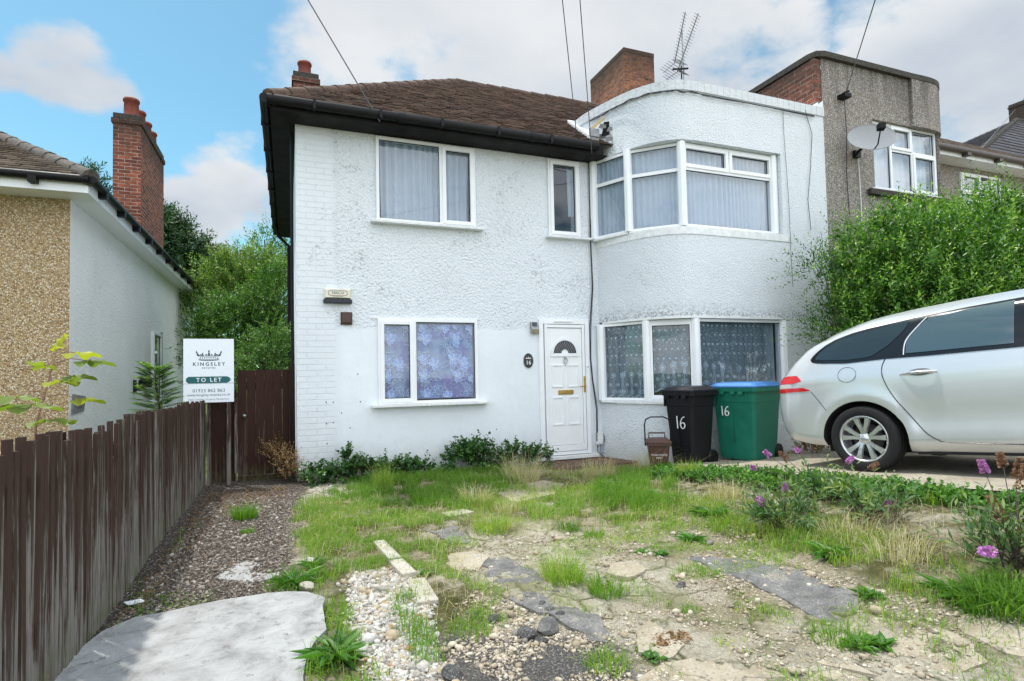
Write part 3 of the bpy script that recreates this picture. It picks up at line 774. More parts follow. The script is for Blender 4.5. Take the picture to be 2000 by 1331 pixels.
# roof
def tiled_slope(mb_list, e0, e1, r0, r1, gauge=.105, tw=.165, th=.019, jig=.009):
    """trapezoid slope of individual tiles from eave e0-e1 up to ridge r0-r1; returns arrays"""
    e0, e1, r0, r1 = map(Vector, (e0, e1, r0, r1))
    ux = (e1-e0).normalized(); h0 = (r0-e0); slope = h0-ux*h0.dot(ux); SL = slope.length; us = slope.normalized(); nn = ux.cross(us)
    if nn.z < 0: nn = -nn
    n = int(SL/gauge); aL0, aR0 = 0, (e1-e0).length; aL1 = (r0-e0).dot(ux); aR1 = (r1-e0).dot(ux)
    V = mb_list['V']; Fq = mb_list['F']; A = mb_list['A']
    for c in range(n):
        t0, t1 = c/n, min(1, (c+1.08)/n); L0 = aL0+(aL1-aL0)*t0; R0 = aR0+(aR1-aR0)*t0; L1 = aL0+(aL1-aL0)*t1; R1 = aR0+(aR1-aR0)*t1
        a = math.floor(min(L0, L1)/tw)*tw + (c % 2)*tw/2 - tw/2
        while a < max(R0, R1):
            b = a+tw-.004; x0, x1 = max(a, L0), min(b, R0); y0, y1 = max(a, L1), min(b, R1)
            if x1-x0 > .01:
                if y1 < y0: y0 = y1 = (min(max(x0, L1), R1))
                lift = th+random.random()*jig; lf2 = lift+(random.random()-.5)*jig
                k = len(V); sg = (random.random()-.5)*.006
                P = lambda q, s_, hgt: e0+ux*q+us*s_+nn*hgt
                V += [P(x0, SL*t0+sg, lift), P(x1, SL*t0+sg, lf2), P(y1, SL*t1, .002), P(y0, SL*t1, .002), P(x0, SL*t0+sg, lift-.016), P(x1, SL*t0+sg, lf2-.016)]
                Fq += [(k,k+1,k+2,k+3), (k+4,k+5,k+1,k)]; A += [random.random()]*6
            a += tw
def tiles_obj(name, slopes, mat, parent, **kw):
    d = {'V': [], 'F': [], 'A': []}
    for s_ in slopes: tiled_slope(d, *s_, **kw)
    for e0, e1, r0, r1 in slopes:     # boarding under the tiles
        k = len(d['V']); d['V'] += [Vector(q)-Vector((0,0,.006)) for q in (e0, e1, r1, r0)]; d['F'].append((k,k+1,k+2,k+3)); d['A'] += [0]*4
    return np_mesh(name, np.array([v[:] for v in d['V']]), Q=np.array(d['F']), mats=[mat], parent=parent, attr=d['A'])
EZ, RZ = 4.90, 7.27; ex0, ey0 = -.2, 7.33; rx, ry = 3.1, 10.63; by1 = 13.95; XR = 7.9
roof = tiles_obj('roof', [((ex0,ey0,EZ),(XR,ey0,EZ),(rx,ry,RZ),(XR,ry,RZ)), ((ex0,by1,EZ),(ex0,ey0,EZ),(rx,ry+.02,RZ),(rx,ry,RZ)),
        ((XR,by1,EZ),(ex0,by1,EZ),(XR,ry+.02,RZ),(rx,ry+.02,RZ))], M_tiles, house)
rd = MB()
def ridge(mb, a, b, r=.1, n=None, step=.32):
    a, b = Vector(a), Vector(b); L_ = (b-a).length; k = int(L_/step); d = (b-a)/k
    for i in range(k):
        w_ = (random.random()-.5)*.01; p0 = a+d*i; p1 = a+d*(i+1.04)
        mb.tube([p0+Vector((0,0,-.045+w_)), p1+Vector((0,0,-.05+w_))], [r*1.06, r*.97], 10)
ridge(rd, (ex0,ey0,EZ+.01), (rx,ry,RZ)); ridge(rd, (rx,ry,RZ), (XR,ry,RZ)); ridge(rd, (ex0,by1,EZ), (rx,ry,RZ))
rd.build('ridge_tile', M_tiles, roof)
for me_ in (bpy.data.objects['ridge_tile'].data,):
    a_ = me_.attributes.new('v', 'FLOAT', 'POINT'); a_.data.foreach_set('value', [random.random()*.5 for _ in me_.vertices])
fm = MB()
fm.box(ex0+.03,4.50,7.36,7.69,4.735,4.75); fm.box(ex0+.03,4.42,7.34,7.362,4.735,4.885)
fm.box(ex0+.03,.095,7.36,by1,4.737,4.752); fm.box(ex0+.01,ex0+.032,7.34,by1,4.735,4.885); fm.build('fascia', M_black, house)
gt = MB(); gt.tube([(ex0-.02,7.29,4.835),(4.30,7.29,4.835)], .062, 12); gt.tube([(ex0-.045,7.27,4.835),(ex0-.045,by1,4.835)], .06, 12)
for xx in np.arange(.3,4.3,.8): gt.box(xx,xx+.035,7.215,7.34,4.77,4.88)
for yy in np.arange(7.9,13.9,.9): gt.box(ex0-.11,ex0+.02,yy,yy+.035,4.765,4.88)
for xx in (1.35,3.2): gt.tube([(xx,7.29,4.835),(xx+.09,7.29,4.835)], .070, 12)
gt.build('gutter', M_blackpl, house)
dp = MB(); dp.tube([(ex0-.03,13.2,4.8),(ex0+.02,13.3,4.6),(.03,13.3,4.4),(.03,13.3,.2)], .035, 8); dp.build('downpipe', M_blackpl, house); dp = MB(); dp.tube([(.055,7.9,4.7),(.055,7.9,.3)], .02, 8); dp.build('waste_pipe', M_blackpl, house)
# broken corner where roof meets the bay
bk = MB()
rr = random.Random(3)
c0 = Vector((4.40,7.42,5.06))
for i in range(9):
    a = c0+Vector((rr.uniform(-.12,.16), rr.uniform(-.12,.1), rr.uniform(-.12,.08))); s_ = rr.uniform(.05,.12)
    bk.add([a, a+Vector((s_,-.02,.02)), a+Vector((s_*.8,-.05,.06)), a+Vector((.01,-.04,.05))], [(0,1,2,3)], 0)
bk.box(4.22,4.38,7.37,7.40,5.02,5.14,0)
bk.add([Vector(v) for v in ((4.28,7.40,5.12),(4.47,7.37,5.30),(4.49,7.36,5.36),(4.26,7.42,5.17))], [(0,1,2,3)], 2)
bk.add([Vector(v) for v in ((4.40,7.35,5.02),(4.52,7.33,5.05),(4.53,7.32,5.26),(4.44,7.33,5.24))], [(0,1,2,3)], 1)
M_yfoam = flat('yellowed_timber', (.50,.38,.18), .9, 0, .2, 30)
fl = bk.build('flashing', [M_lead, M_black, M_yfoam], house)
s_ = MB(); s_.prism([Vector(q) for q in ((4.27,7.46,4.99),(4.27,7.46,5.06),(4.36,8.36,5.71),(4.36,8.36,5.6))], (.16,0,0)); s_.build('verge', M_coping, house, bevel=.01)

# windows of the white house
w_up = window(house, Vector((1.11,7.66,3.565)), UX, 1.39, 1.15, [(0,.645,[(0,1,False)]),(.645,1,[(0,1,True)])], sill=(-.08,.10,.075))
w_na = window(house, Vector((3.65,7.66,3.54)), UX, .53, 1.175, [(0,1,[(0,1,True)])], sill=(-.05,.16,.07))
w_lo = window(house, Vector((1.11,7.66,1.11)), UX, 1.38, 1.145, [(0,.35,[(0,1,True)]),(.35,1,[(0,1,False)])], sill=(-.09,.13,.08))
lm = MB(); lm.fbox(Vector((1.03,7.7,2.255)), UX, NF, 0,1.52,0,.012,0,.02); lm.build('drip_strip', M_pvcold, house)
def bay_window(pts, z0, h, lays, nm, wallroot, sill=True, shift=0.0):
    out = []
    for (a, b), lay in zip(zip(pts[:-1], pts[1:]), lays):
        a = Vector((*a, z0)); b = Vector((*b, z0)); d = (b-a); L_ = d.length; u = d.normalized()
        f = window(wallroot, a, u, L_, h, lay, sill=(0,0,.05) if sill else None); out.append(f)
    for q in pts:
        pm = MB(); pm.lathe((q[0], q[1], z0+.0), (0,0,1), [(0,0),(.062,0),(.062,h),(0,h)], 8, smooth=False)
        pm.build('corner_post', M_pvc, wallroot)
    return out
up_pts = [(4.42,7.66),(4.68,7.10),(5.23,6.57),(6.93,6.57)]
bay_window(up_pts, 3.53, 1.21, [[(0,1,[(0,.68,False),(.68,1,False)])], [(0,1,[(0,.68,False),(.68,1,False)])], {'panes': [(0,1,0,.70,False),(0,.5,.70,1,True),(.5,1,.70,1,True)], 'v': [(.5,.70,1)], 'h': [(.70,0,1)]}], 'up', house)
lo_pts = [(4.46,7.62),(4.80,6.92),(5.34,6.52),(6.97,6.52)]
bay_window(lo_pts, 1.06, 1.15, [[(0,1,[(0,1,False)])], [(0,1,[(0,1,True)])], [(0,1,[(0,1,False)])]], 'low', house)
lb = MB(); band(lb, [p for p in BPlow if p.y < 7.65]+[Vector((7.1,6.47,0))], 1.015, 1.055, .22, out=.035); lb.build('sill', M_sill, house, bevel=.003)
lb = MB(); band(lb, [p for p in BPlow if p.y < 7.66]+[Vector((7.05,6.47,0))], 2.215, 2.245, .2, out=.01); lb.build('drip_strip', M_pvcold, house)

# front door
dz0, dz1, dx0, dx1 = .27, 2.29, 3.44, 4.27; DY = 7.655
dm = MB()
o_ = Vector((dx0, DY, dz0)); W_, H_ = dx1-dx0, dz1-dz0; n = NF
dm.fbox(o_, UX, n, 0, .07, -.07, 0, 0, H_); dm.fbox(o_, UX, n, W_-.07, W_, -.07, 0, 0, H_); dm.fbox(o_, UX, n, .07, W_-.07, -.07, 0, H_-.075, H_); dm.fbox(o_, UX, n, .07, W_-.07, -.07, .0, 0, .05)
for a, b, c, d in ((.085,.125,.055,H_-.08),(W_-.125,W_-.085,.055,H_-.08)): dm.fbox(o_, UX, n, a, b, -.05, .012, c, d)
dm.fbox(o_, UX, n, .125, W_-.125, -.05, .012, H_-.13, H_-.085); dm.fbox(o_, UX, n, .125, W_-.125, -.05, .012, .055, .14)
dfr = dm.build('door_frame', M_pvc, house, bevel=.005)
vt = MB(); vt.fbox(o_, UX, n, .24, .55, 0, .016, H_-.05, H_-.028); vt.build('trickle_vent', M_pvcold, dfr, bevel=.004)
ds = MB(); ds.fbox(Vector((3.38,7.69,.262)), UX, NF, -.02, .98, -.02, .10, -.05, -.002); ds.build('door_sill', M_pvcold, dfr, bevel=.004)
ld = MB(); a0, a1, b0, b1 = .125, W_-.125, .14, H_-.13; lw = a1-a0
g = .006
ld.fbox(o_, UX, n, a0+g, a1-g, -.03, -.006, b0+g, b1-g)
ld.fbox(o_, UX, n, a0, a1, -.045, -.032, b0, b1, 1)
cxd = (a0+a1)/2
def raised(m, x0, x1, z0, z1, t=.014, k=.006):
    w2 = .022
    m.fbox(o_, UX, n, x0, x1, -.007, k, z0, z0+w2); m.fbox(o_, UX, n, x0, x1, -.007, k, z1-w2, z1)
    m.fbox(o_, UX, n, x0, x0+w2, -.007, k, z0+w2, z1-w2); m.fbox(o_, UX, n, x1-w2, x1, -.007, k, z0+w2, z1-w2)
for sx in (-1, 1):
    xa = cxd+(.035 if sx > 0 else -.225); raised(ld, xa, xa+.19, b0+.30, b0+.72); raised(ld, xa, xa+.19, b0+.86, b0+1.20)
leafd = ld.build('door', [M_pvc, M_blackpl], house, bevel=.003)
fl_ = MB(); zc = b0+1.37; K = 20
arc = lambda r0, r1: [Vector((cxd+math.cos(a)*r, 0, zc+math.sin(a)*r)) for r, rng_ in ((r1, range(K+1)), (r0, range(K,-1,-1))) for a in [math.pi*k/K for k in rng_]]
pts = [o_+UX*v.x+UP*v.z+n*(-.002) for v in arc(.058, .19)]
fl_.prism(pts, n*.003, 0)
for k in range(K):
    A1, A2 = math.pi*k/K, math.pi*(k+1)/K
    for r0_, r1_ in ((.19, .225),):
        fl_.prism([o_+UX*(cxd+math.cos(A)*r)+UP*(zc+math.sin(A)*r)+n*(-.004) for A, r in ((A1,r0_),(A2,r0_),(A2,r1_),(A1,r1_))], n*.014, 1)
fl_.fbox(o_, UX, n, cxd-.235, cxd+.235, -.004, .010, zc-.05, zc-.006, 1)
for k in range(-7, 8):   # lattice of lead
    for sg in (-1, 1):
        seg = []
        for t_ in np.linspace(-.25, .25, 41):
            x = k*.038+t_*.62*sg; z = t_+.09
            if z > .004 and .06 < math.hypot(x, z) < .188: seg.append(Vector((x, 0, z)))
        if len(seg) > 2: fl_.tube([o_+UX*(cxd+q.x)+UP*(zc+q.z)+n*.003 for q in (seg[0], seg[-1])], .0022, 4, 2)
M_dglass = flat('dark_door_glass', (.02,.022,.025), .08, 0, .2, 10)
fl_.build('fanlight', [M_dglass, M_pvc, M_lead], leafd)
lt = MB(); zl = b0+.755
lt.fbox(o_, UX, n, cxd-.125, cxd+.125, -.006, .008, zl, zl+.065); lt.fbox(o_, UX, n, cxd-.105, cxd+.105, .009, .014, zl+.014, zl+.051)
lt.build('letter_plate', M_brass, leafd, bevel=.003)
kn = MB(); zk = b0+1.255
kn.tube([o_+UX*(cxd+math.sin(a)*.03)+UP*(zk+math.cos(a)*.036)+n*.018 for a in np.linspace(.5, 2*math.pi-.5, 14)], .006, 6); kn.fbox(o_, UX, n, cxd-.016, cxd+.016, -.006, .02, zk+.028, zk+.062); kn.tube([o_+UX*cxd+UP*(zk-.05)+n*.01, o_+UX*cxd+UP*(zk-.075)+n*.012], .007, 6)
kn.build('knocker', M_steel, leafd)
hd_ = MB(); hd_.fbox(o_, UX, n, a1+.008, a1+.036, .012, .022, b0+.78, b0+1.02); hd_.tube([o_+UX*(a1+.022)+UP*(b0+.87)+n*.02, o_+UX*(a1+.022)+UP*(b0+.87)+n*.06, o_+UX*(a1-.08)+UP*(b0+.868)+n*.06], .009, 8)
hd_.build('handle', M_brass, leafd, bevel=.002)
bl = MB(); bl.fbox(o_, UX, n, a1+.07, a1+.10, -.01, .016, b0+1.10, b0+1.19); bl.fbox(o_, UX, n, a1+.078, a1+.092, .016, .02, b0+1.15, b0+1.165, 1); bl.build('bell_push', [M_pvc, M_blackpl], house)

# chimneys of the white house
def stack(parent, x0, x1, y0, y1, z0, z1, mat, cap=.10, name='chimney', pots=(), capmat=None, potr=.11, poth=.34):
    m = MB(); m.box(x0, x1, y0, y1, z0, z1-cap*2.2)
    m.box(x0-.03, x1+.03, y0-.03, y1+.03, z1-cap*2.2+.001, z1-cap*1.2); 
    c = m.build(name, mat, parent)
    m2 = MB(); m2.box(x0-.005, x1+.005, y0-.005, y1+.005, z1-cap*1.2+.001, z1); m2.build('chimney_cap', capmat or M_darkcop, c, bevel=.015)
    for (px_, py_) in pots:
        p_ = MB(); p_.lathe((px_, py_, z1-.02), (0,0,1), [(potr*1.1,0),(potr*1.05,.05),(potr*.95,.07),(potr*.90,poth*.84),(potr*1.02,poth*.86),(potr*1.05,poth*.93),(potr*.97,poth),(potr*.8,poth),(potr*.75,poth*.5),(0,poth*.5)], 20)
        p_.build('chimney_pot', M_pot, c)
    return c
stack(house, .13, .62, 12.2, 13.0, 4.9, 7.78, M_brick4, pots=[(.36,12.6)], potr=.14, poth=.42)
mc = MB(); mc.box(7.90, 8.80, 12.0, 13.7, 4.0, 9.56); mc.box(7.895, 8.805, 11.995, 13.705, 9.561, 9.66)
ch = mc.build('chimney', M_brick2, house)
m2 = MB(); m2.box(7.98,8.72,12.08,13.62,9.66,9.675); m2.lathe((8.55,12.1,8.98),(0,-.6,.8),[(0,0),(.11,0),(.12,.05),(0,.06)],12); m2.build('chimney_cap', M_darkcop, ch)

# ---------------------------------------------------------------- grey house, stepped up the hill
grey = empty('grey_house', (7.93,6.48,.9), 'grey pebbledashed house with dark stained parapet, attached uphill of the white one', 'house')
GXR = 10.72
gw = MB(); og = Vector((7.931,6.478,0))
wall_holes(gw, og, UX, NF, GXR-7.931, 6.42, [(9.06-7.931, GXR-7.931+.02, 4.45, 5.60)], th=.24)
GB = [Vector((a,b,0)) for a,b in ((8.0,6.47),(9.0,6.47),(10.0,6.47))]+smooth_path([(10.4,6.46),(10.68,6.49),(10.90,6.60),(11.05,6.80),(11.13,7.05),(11.16,7.35),(11.16,7.72)],4)
band(gw, [p for p in GB if p.x > 9.0], 5.59, 6.42, .24, out=.05)
band(gw, [p for p in GB if p.x > 10.3], 0, 4.36, .24, out=-.02)
gw.box(7.932,11.0,6.75,7.7,5.5,5.58)
gw.build('front_wall', M_greyp, grey)
gb = MB(); gb.box(7.80,7.929,6.482,7.85,5.3,6.40); gb.box(7.80,8.0,7.85,8.1,5.3,6.40); gb.build('side_wall', M_brick3, grey)
gc = MB(); band(gc, [Vector((7.84,7.9,0)),Vector((7.84,6.60,0)),Vector((7.87,6.50,0)),Vector((7.96,6.47,0))]+GB[1:], 6.42, 6.51, .24, out=.06); gc.build('coping', M_darkcop, grey)
wsm = MB(); wsm.add([Vector(v) for v in ((7.75,6.46,5.6),(7.93,6.46,5.6),(7.93,6.46,5.72))], [(0,1,2)]); wsm.prism([Vector(v) for v in ((7.78,7.2,5.58),(7.78,6.44,5.58),(7.78,6.44,5.66),(7.78,7.2,5.60))], (.02,0,0)); wsm.build('mortar_fillet', M_smooth, grey)
window(grey, Vector((9.06,6.53,4.45)), UX, GXR-9.06, 1.15, {'panes': [(0,.3,.0,1,False),(.3,.62,.62,1,True),(.62,1,.62,1,False),(.3,.62,0,.62,False),(.62,1,0,.62,True)], 'v': [(.3,0,1),(.62,0,1)], 'h': [(.62,.3,1)]}, sill=(-.06,.05,.06))
window(grey, Vector((GXR,6.54,4.45)), Vector((.40,.72,0)).normalized(), .8, 1.15, [(0,1,[(0,.62,False),(.62,1,False)])])
sl = MB(); sl.box(8.86,GXR+.1,6.40,6.47,4.30,4.40); sl.build('sill', M_darkcop, grey, bevel=.01)
gw2 = MB(); wall_holes(gw2, Vector((11.0,7.7,0)), UX, NF, 6.5, 5.72, [(13.35-11,14.72-11,4.42,5.60)]); gw2.box(7.95,17.5,13.3,13.6,0,5.7); gw2.box(17.25,17.499,7.99,13.3,0,5.7); gw2.build('rear_wall', M_greyp, grey)
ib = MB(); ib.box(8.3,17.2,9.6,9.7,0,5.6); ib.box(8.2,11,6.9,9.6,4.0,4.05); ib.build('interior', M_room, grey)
window(grey, Vector((13.35,7.66,4.45)), UX, 1.37, 1.15, {'panes': [(0,.48,.62,1,True),(.48,.78,.0,1,False),(0,.48,0,.62,False),(.78,1,0,1,False)], 'v': [(.48,0,1),(.78,0,1)], 'h': [(.62,0,.48)]}, sill=(-.05,.05,.06))
bt = MB(); bt.box(16.2,16.5,7.62,7.698,0,5.6); bt.build('brick_pier', M_brick3, grey)
tiles_obj('roof', [((7.95,7.33,5.93),(18.0,7.33,5.93),(7.95,10.2,7.85),(14.8,10.2,7.85)), ((18.0,7.33,5.93),(18.0,13.8,5.93),(14.8,10.2,7.85),(14.8,10.22,7.85)), ((18.0,13.8,5.93),(7.95,13.8,5.93),(14.8,10.22,7.85),(7.95,10.22,7.85))], M_tiles2, grey)
gs = MB(); gs.box(11.2,17.9,7.36,7.695,5.72,5.74); gs.box(11.2,17.9,7.335,7.362,5.72,5.86); gs.build('soffit', M_pvcold, grey)
gg = MB(); gg.tube([(11.2,7.28,5.85),(18.0,7.28,5.85)], .062, 10)
for xx in np.arange(11.8,18,1.05): gg.box(xx,xx+.12,7.22,7.34,5.74,5.80)
gg.build('gutter', flat('brown_plastic_gutter', (.06,.045,.038), .5), grey)
gd = MB()
gd.box(8.27,8.42,6.34,6.478,5.80,5.86); gd.tube([(8.3,6.38,5.86),(8.38,6.36,5.90)],.02,6); gd.build('cable_bracket', M_black, grey)

# far house up the hill
fh = empty('far_house', (31,21,4), 'distant house roof of slate grey interlocking tiles beyond the grey house', 'house')
tiles_obj('roof', [((23.5,13.6,8.9),(46.0,13.6,8.9),(36.2,18.0,14.55),(46.0,18.0,14.55)), ((23.5,22.4,8.9),(23.5,13.6,8.9),(36.2,18.02,14.55),(36.2,18.0,14.55))], M_slate, fh, gauge=.34, tw=.33, th=.04, jig=.004)
rf = MB(); ridge(rf, (23.5,13.6,8.92),(36.2,18.0,14.57), .14, step=.4); ridge(rf, (36.2,18.0,14.57),(46,18.0,14.57), .14, step=.4); rf.build('ridge_tile', M_darkcop, fh)
mf = MB(); mf.box(24,45,14,22,2,8.9); mf.build('wall', M_greyp, fh)
stack(fh, 37.6, 39.0, 18.1, 19.0, 12, 16.0, M_brick4, pots=[(38.3,18.5)])

# ---------------------------------------------------------------- left neighbour
NX, NY0, NY1, NEZ = -2.8, 9.52, 21.3, 4.03
nb = empty('neighbour_house', (NX,NY0,.1), 'neighbouring house with tan pebbledash front and white rendered side wall', 'house')
m = MB(); m.box(-9,NX-.002,NY0-.001,NY0+.25,-.3,NEZ+.05); m.build('front_wall', M_tan, nb)
m = MB(); m.box(NX-.3,NX,NY0,NY1,-.3,NEZ+.2)
m.box(-9,NX-.3,NY1-.3,NY1,-.3,NEZ+.1); m.build('side_wall', M_nbwall, nb)
# the side wall's height follows the level eave
es = NX+.30; ef = NY0-.42
m = MB(); m.box(-9,es-.01,ef,NY0-.003,NEZ-.0,NEZ+.02); m.box(NX+.001,es-.01,NY0,NY1+.3,NEZ-.0,NEZ+.02)
m.box(-9,es,ef-.022,ef,NEZ-.01,NEZ+.17); m.box(es,es+.022,ef-.022,NY1+.3,NEZ-.01,NEZ+.17); m.build('fascia', M_pvc, nb)
m = MB(); m.tube([(-9,ef-.08,NEZ+.155),(es+.05,ef-.08,NEZ+.155)], .055, 10); m.tube([(es+.085,ef-.08,NEZ+.155),(es+.085,NY1+.3,NEZ+.155)], .05, 10)
for yy in np.arange(ef+.4,NY1,.95): m.box(es+.022,es+.13,yy,yy+.09,NEZ+.05,NEZ+.15)
for xx in np.arange(-6.5,es,.85): m.box(xx,xx+.09,ef-.13,ef-.022,NEZ+.05,NEZ+.15)
m.build('gutter', M_blackpl, nb)
nhip = (es-3.6, ef+3.6+.0, NEZ+.22+2.25)
m = tiles_obj('roof', [((-9,ef-.06,NEZ+.22),(es+.06,ef-.06,NEZ+.22),(-9,nhip[1],nhip[2]),(nhip[0],nhip[1],nhip[2])), ((es+.06,ef-.06,NEZ+.22),(es+.06,NY1+.4,NEZ+.22),(nhip[0],nhip[1],nhip[2]),(nhip[0],nhip[1]+4.5,nhip[2]))], M_tiles2, nb)
m2 = MB(); ridge(m2, (es+.06,ef-.06,NEZ+.23), nhip, .11); m2.build('ridge_tile', flat('grey_ridge_mortar', (.10,.085,.075), .95, 0, .5, 20, .01), m)
stack(nb, -3.36, -2.86, 13.85, 16.2, 2.5, 7.12, brick_mat('chimney_brick_left', c1=(.40,.12,.06), c2=(.15,.05,.035), mortar=(.50,.46,.40), soot_top=7.0), pots=[(-3.1,14.15),(-3.1,14.75),(-3.1,15.35),(-3.1,15.9)], potr=.15, poth=.46)
m = MB(); m.tube([(es+.085,NY1+.15,NEZ+.13),(es+.085,NY1+.15,NEZ-.05),(NX+.09,NY1-.1,NEZ-.35),(NX+.09,NY1-.1,.1)], .042, 8); m.build('downpipe', M_blackpl, nb)
window(nb, Vector((NX+.04,14.55,1.0)), Vector((0,1,0)), .9, 1.62, [(0,1,[(0,1,True)])])
m = MB(); m.box(NX+.001,NX+.004,14.58,15.42,1.03,2.59); m.build('dark_pane', M_dglass, nb)  # dark panel added behind the glass, standing in for the room's shade
m = MB(); m.fbox(Vector((NX+.001,15.46,.9)), Vector((0,1,0)), Vector((1,0,0)), 0,.1,0,.04,0,1.75); m.build('window_reveal', flat('brown_painted_reveal', (.26,.19,.13), .8), nb)

# ---------------------------------------------------------------- things on the walls
def text_into(mb, s, size, o, u, up, n, m=0, align='CENTER', bold=0.0, spacing=1.0):
    c = bpy.data.curves.new('txt', 'FONT'); c.body = s; c.size = size; c.align_x = align; c.align_y = 'CENTER'; c.offset = bold; c.space_character = spacing
    c.resolution_u = 3
    ob = bpy.data.objects.new('txt', c); COL.objects.link(ob)
    dg = bpy.context.evaluated_depsgraph_get(); me = bpy.data.meshes.new_from_object(ob.evaluated_get(dg))
    vs = [o+u*v.co.x+up*v.co.y+n*.0 for v in me.vertices]; fs = [tuple(p.vertices) for p in me.polygons]
    mb.add(vs, fs, m); bpy.data.objects.remove(ob); bpy.data.curves.remove(c); bpy.data.meshes.remove(me)
FY = 7.699
def wp(px, py): return onY(px, py, WY0)
# alarm box
a = wp(631,563); b = wp(687,591)
o = empty('alarm_box', (a.x, 7.7, b.z), 'cream alarm box with red-outlined lettering above the brown square vent', 'alarm box')
m = MB(); w_, h_ = b.x-a.x, a.z-b.z; q = Vector((a.x, 7.7, b.z))
fr_ = [q+UX*x+UP*z+NF*d for x, z, d in ((0,.03,0),(w_,.03,0),(w_,h_,0),(0,h_,0),(.03,.05,.07),(w_-.03,.05,.07),(w_-.03,h_-.03,.07),(.03,h_-.03,.07))]
m.add(fr_, [(0,1,5,4),(1,2,6,5),(2,3,7,6),(3,0,4,7),(4,5,6,7)], 0)
cx_, cz_ = w_/2, h_*.62; c4 = q+UX*cx_+UP*cz_+NF*.0715
rw, rh = .115, .036
outl = [c4+UX*(math.copysign(max(abs(math.cos(t_))**.5,0)*rw, math.cos(t_)))+UP*(math.copysign(abs(math.sin(t_))**.45*rh, math.sin(t_))) for t_ in np.linspace(0, 2*math.pi, 41)]
m.tube(outl, .0035, 4, 1, caps=False)
text_into(m, 'SESCO', .047, c4+NF*.001, UX, UP, NF, 2, bold=.0006, spacing=1.15)
text_into(m, 'INTRUDER ALARMS', .015, c4-UP*.050+NF*.001, UX, UP, NF, 2)
m.build('case', [flat('cream_plastic', (.72,.71,.60), .5, 0, .08), flat('dull_red_print', (.30,.05,.03), .6), flat('dark_teal_print', (.05,.10,.10), .6)], o)
m = MB(); m.fbox(q, UX, NF, 0, w_, 0, .068, -.022, .026); m.build('base_strip', flat('navy_plastic', (.008,.014,.03), .4), o, bevel=.008)
a = wp(665,610); b = wp(688,635)
m = MB(); q = Vector((0,0,0)); m.fbox(q, UX, NF, 0, b.x-a.x, 0, .022, 0, a.z-b.z); m.fbox(q, UX, NF, .015, b.x-a.x-.015, .022, .045, .022, a.z-b.z-.012)
m.fbox(q, UX, NF, .018, b.x-a.x-.018, .045, .049, .03, a.z-b.z-.02)
v_ = m.build('wall_vent', flat('brown_plastic', (.075,.035,.028), .55), None, bevel=.004); v_.location = (a.x, 7.7, b.z); tag(v_, 'dark brown square vent cover under the alarm box', 'vent')
# solar wall light
a = wp(1035,630); q = Vector((a.x, 7.7, wp(1035,652).z))
o = empty('wall_light', q, 'small chrome solar wall light left of the door head', 'wall light')
m = MB(); m.add([q+UX*x+NF*y+UP*z for x in (0,.105) for y, z in ((0,0),(.07,.0),(.085,.06),(.055,.10),(.035,.17),(0,.17))], [(0,1,2,3,4,5),(11,10,9,8,7,6)]+[(i,(i+1)%6,6+(i+1)%6,6+i) for i in range(6)]); m.build('case', M_steel, o, bevel=.003)
m = MB(); m.add([q+UX*x+NF*y+UP*z for x, y, z in ((.012,.058,.103),(.093,.058,.103),(.093,.039,.165),(.012,.039,.165))], [(0,1,2,3)]); m.build('solar_panel', flat('solar_cell', (.02,.03,.05), .2), o)
m = MB(); m.add([q+UX*x+NF*y+UP*z for x, y, z in ((.015,.074,.008),(.09,.074,.008),(.09,.088,.056),(.015,.088,.056))], [(0,1,2,3)]); m.build('lens', flat('amber_lens', (.35,.28,.14), .25, 0, .5, 60), o)
# oval plaque
c_ = wp(1031.5,705); 
m = MB(); N_ = 32; ov = lambda s_, d: [Vector((math.cos(t_)*.082*s_, -d, math.sin(t_)*.115*s_)) for t_ in np.linspace(0, 2*math.pi, N_, endpoint=False)]
m.prism(ov(1.0,0), Vector((0,-.010,0)), 1); m.prism(ov(.93,.0101), Vector((0,-.002,0)), 0)
text_into(m, '16', .085, Vector((0,-.0128,-.03)), UX, UP, NF, 2, bold=.001)
for i in range(7):
    x = -.038+i*.0127; hh = (.012,.022,.016,.034,.018,.024,.012)[i]
    m.add([Vector((x-.006,-.0128,.028)),Vector((x+.007,-.0128,.028)),Vector((x+.004,-.0128,.028+hh)),Vector((x-.002,-.0128,.028+hh*.9))], [(0,1,2,3)], 2)
v_ = m.build('number_plaque', [flat('black_enamel', (.012,.014,.02), .3), flat('pale_edge', (.5,.52,.53), .5), flat('white_print', (.75,.75,.72), .5)], None); v_.location = (c_.x, 7.7, c_.z); tag(v_, 'black oval plaque with white 16 left of the door', 'house number')
# cable run and boxes right of the door
m = MB(); cp = [onY(1150,308,7.66), onY(1152,400,7.67), onY(1153,470,7.66), onY(1157,560,7.66), onY(1152,640,7.66), onY(1153,700,7.66), onY(1157,742,7.66), onY(1165,800,7.64), onY(1166,862,7.64)]
base_ = Vector(cp[-1]); m.tube([p_-base_ for p_ in cp], .0085, 6); m.tube([p_-base_+Vector((.012,-.004,0))+Vector((.006*math.sin(i*2),0,0)) for i, p_ in enumerate(cp)], .005, 5)
v_ = m.build('cable', M_cable, None); v_.location = base_; tag(v_, 'black cable running down the wall between door and bay window', 'cable')
q = onY(1163,868,7.7)
o = empty('junction_box', q, 'small white junction box with looped wire low on the wall right of the door', 'junction box')
m = MB(); m.fbox(q, UX, NF, 0, .10, 0, .07, 0, .18); m.fbox(q, UX, NF, .01, .09, .07, .08, .02, .10); m.build('case', M_pvcold, o, bevel=.004)
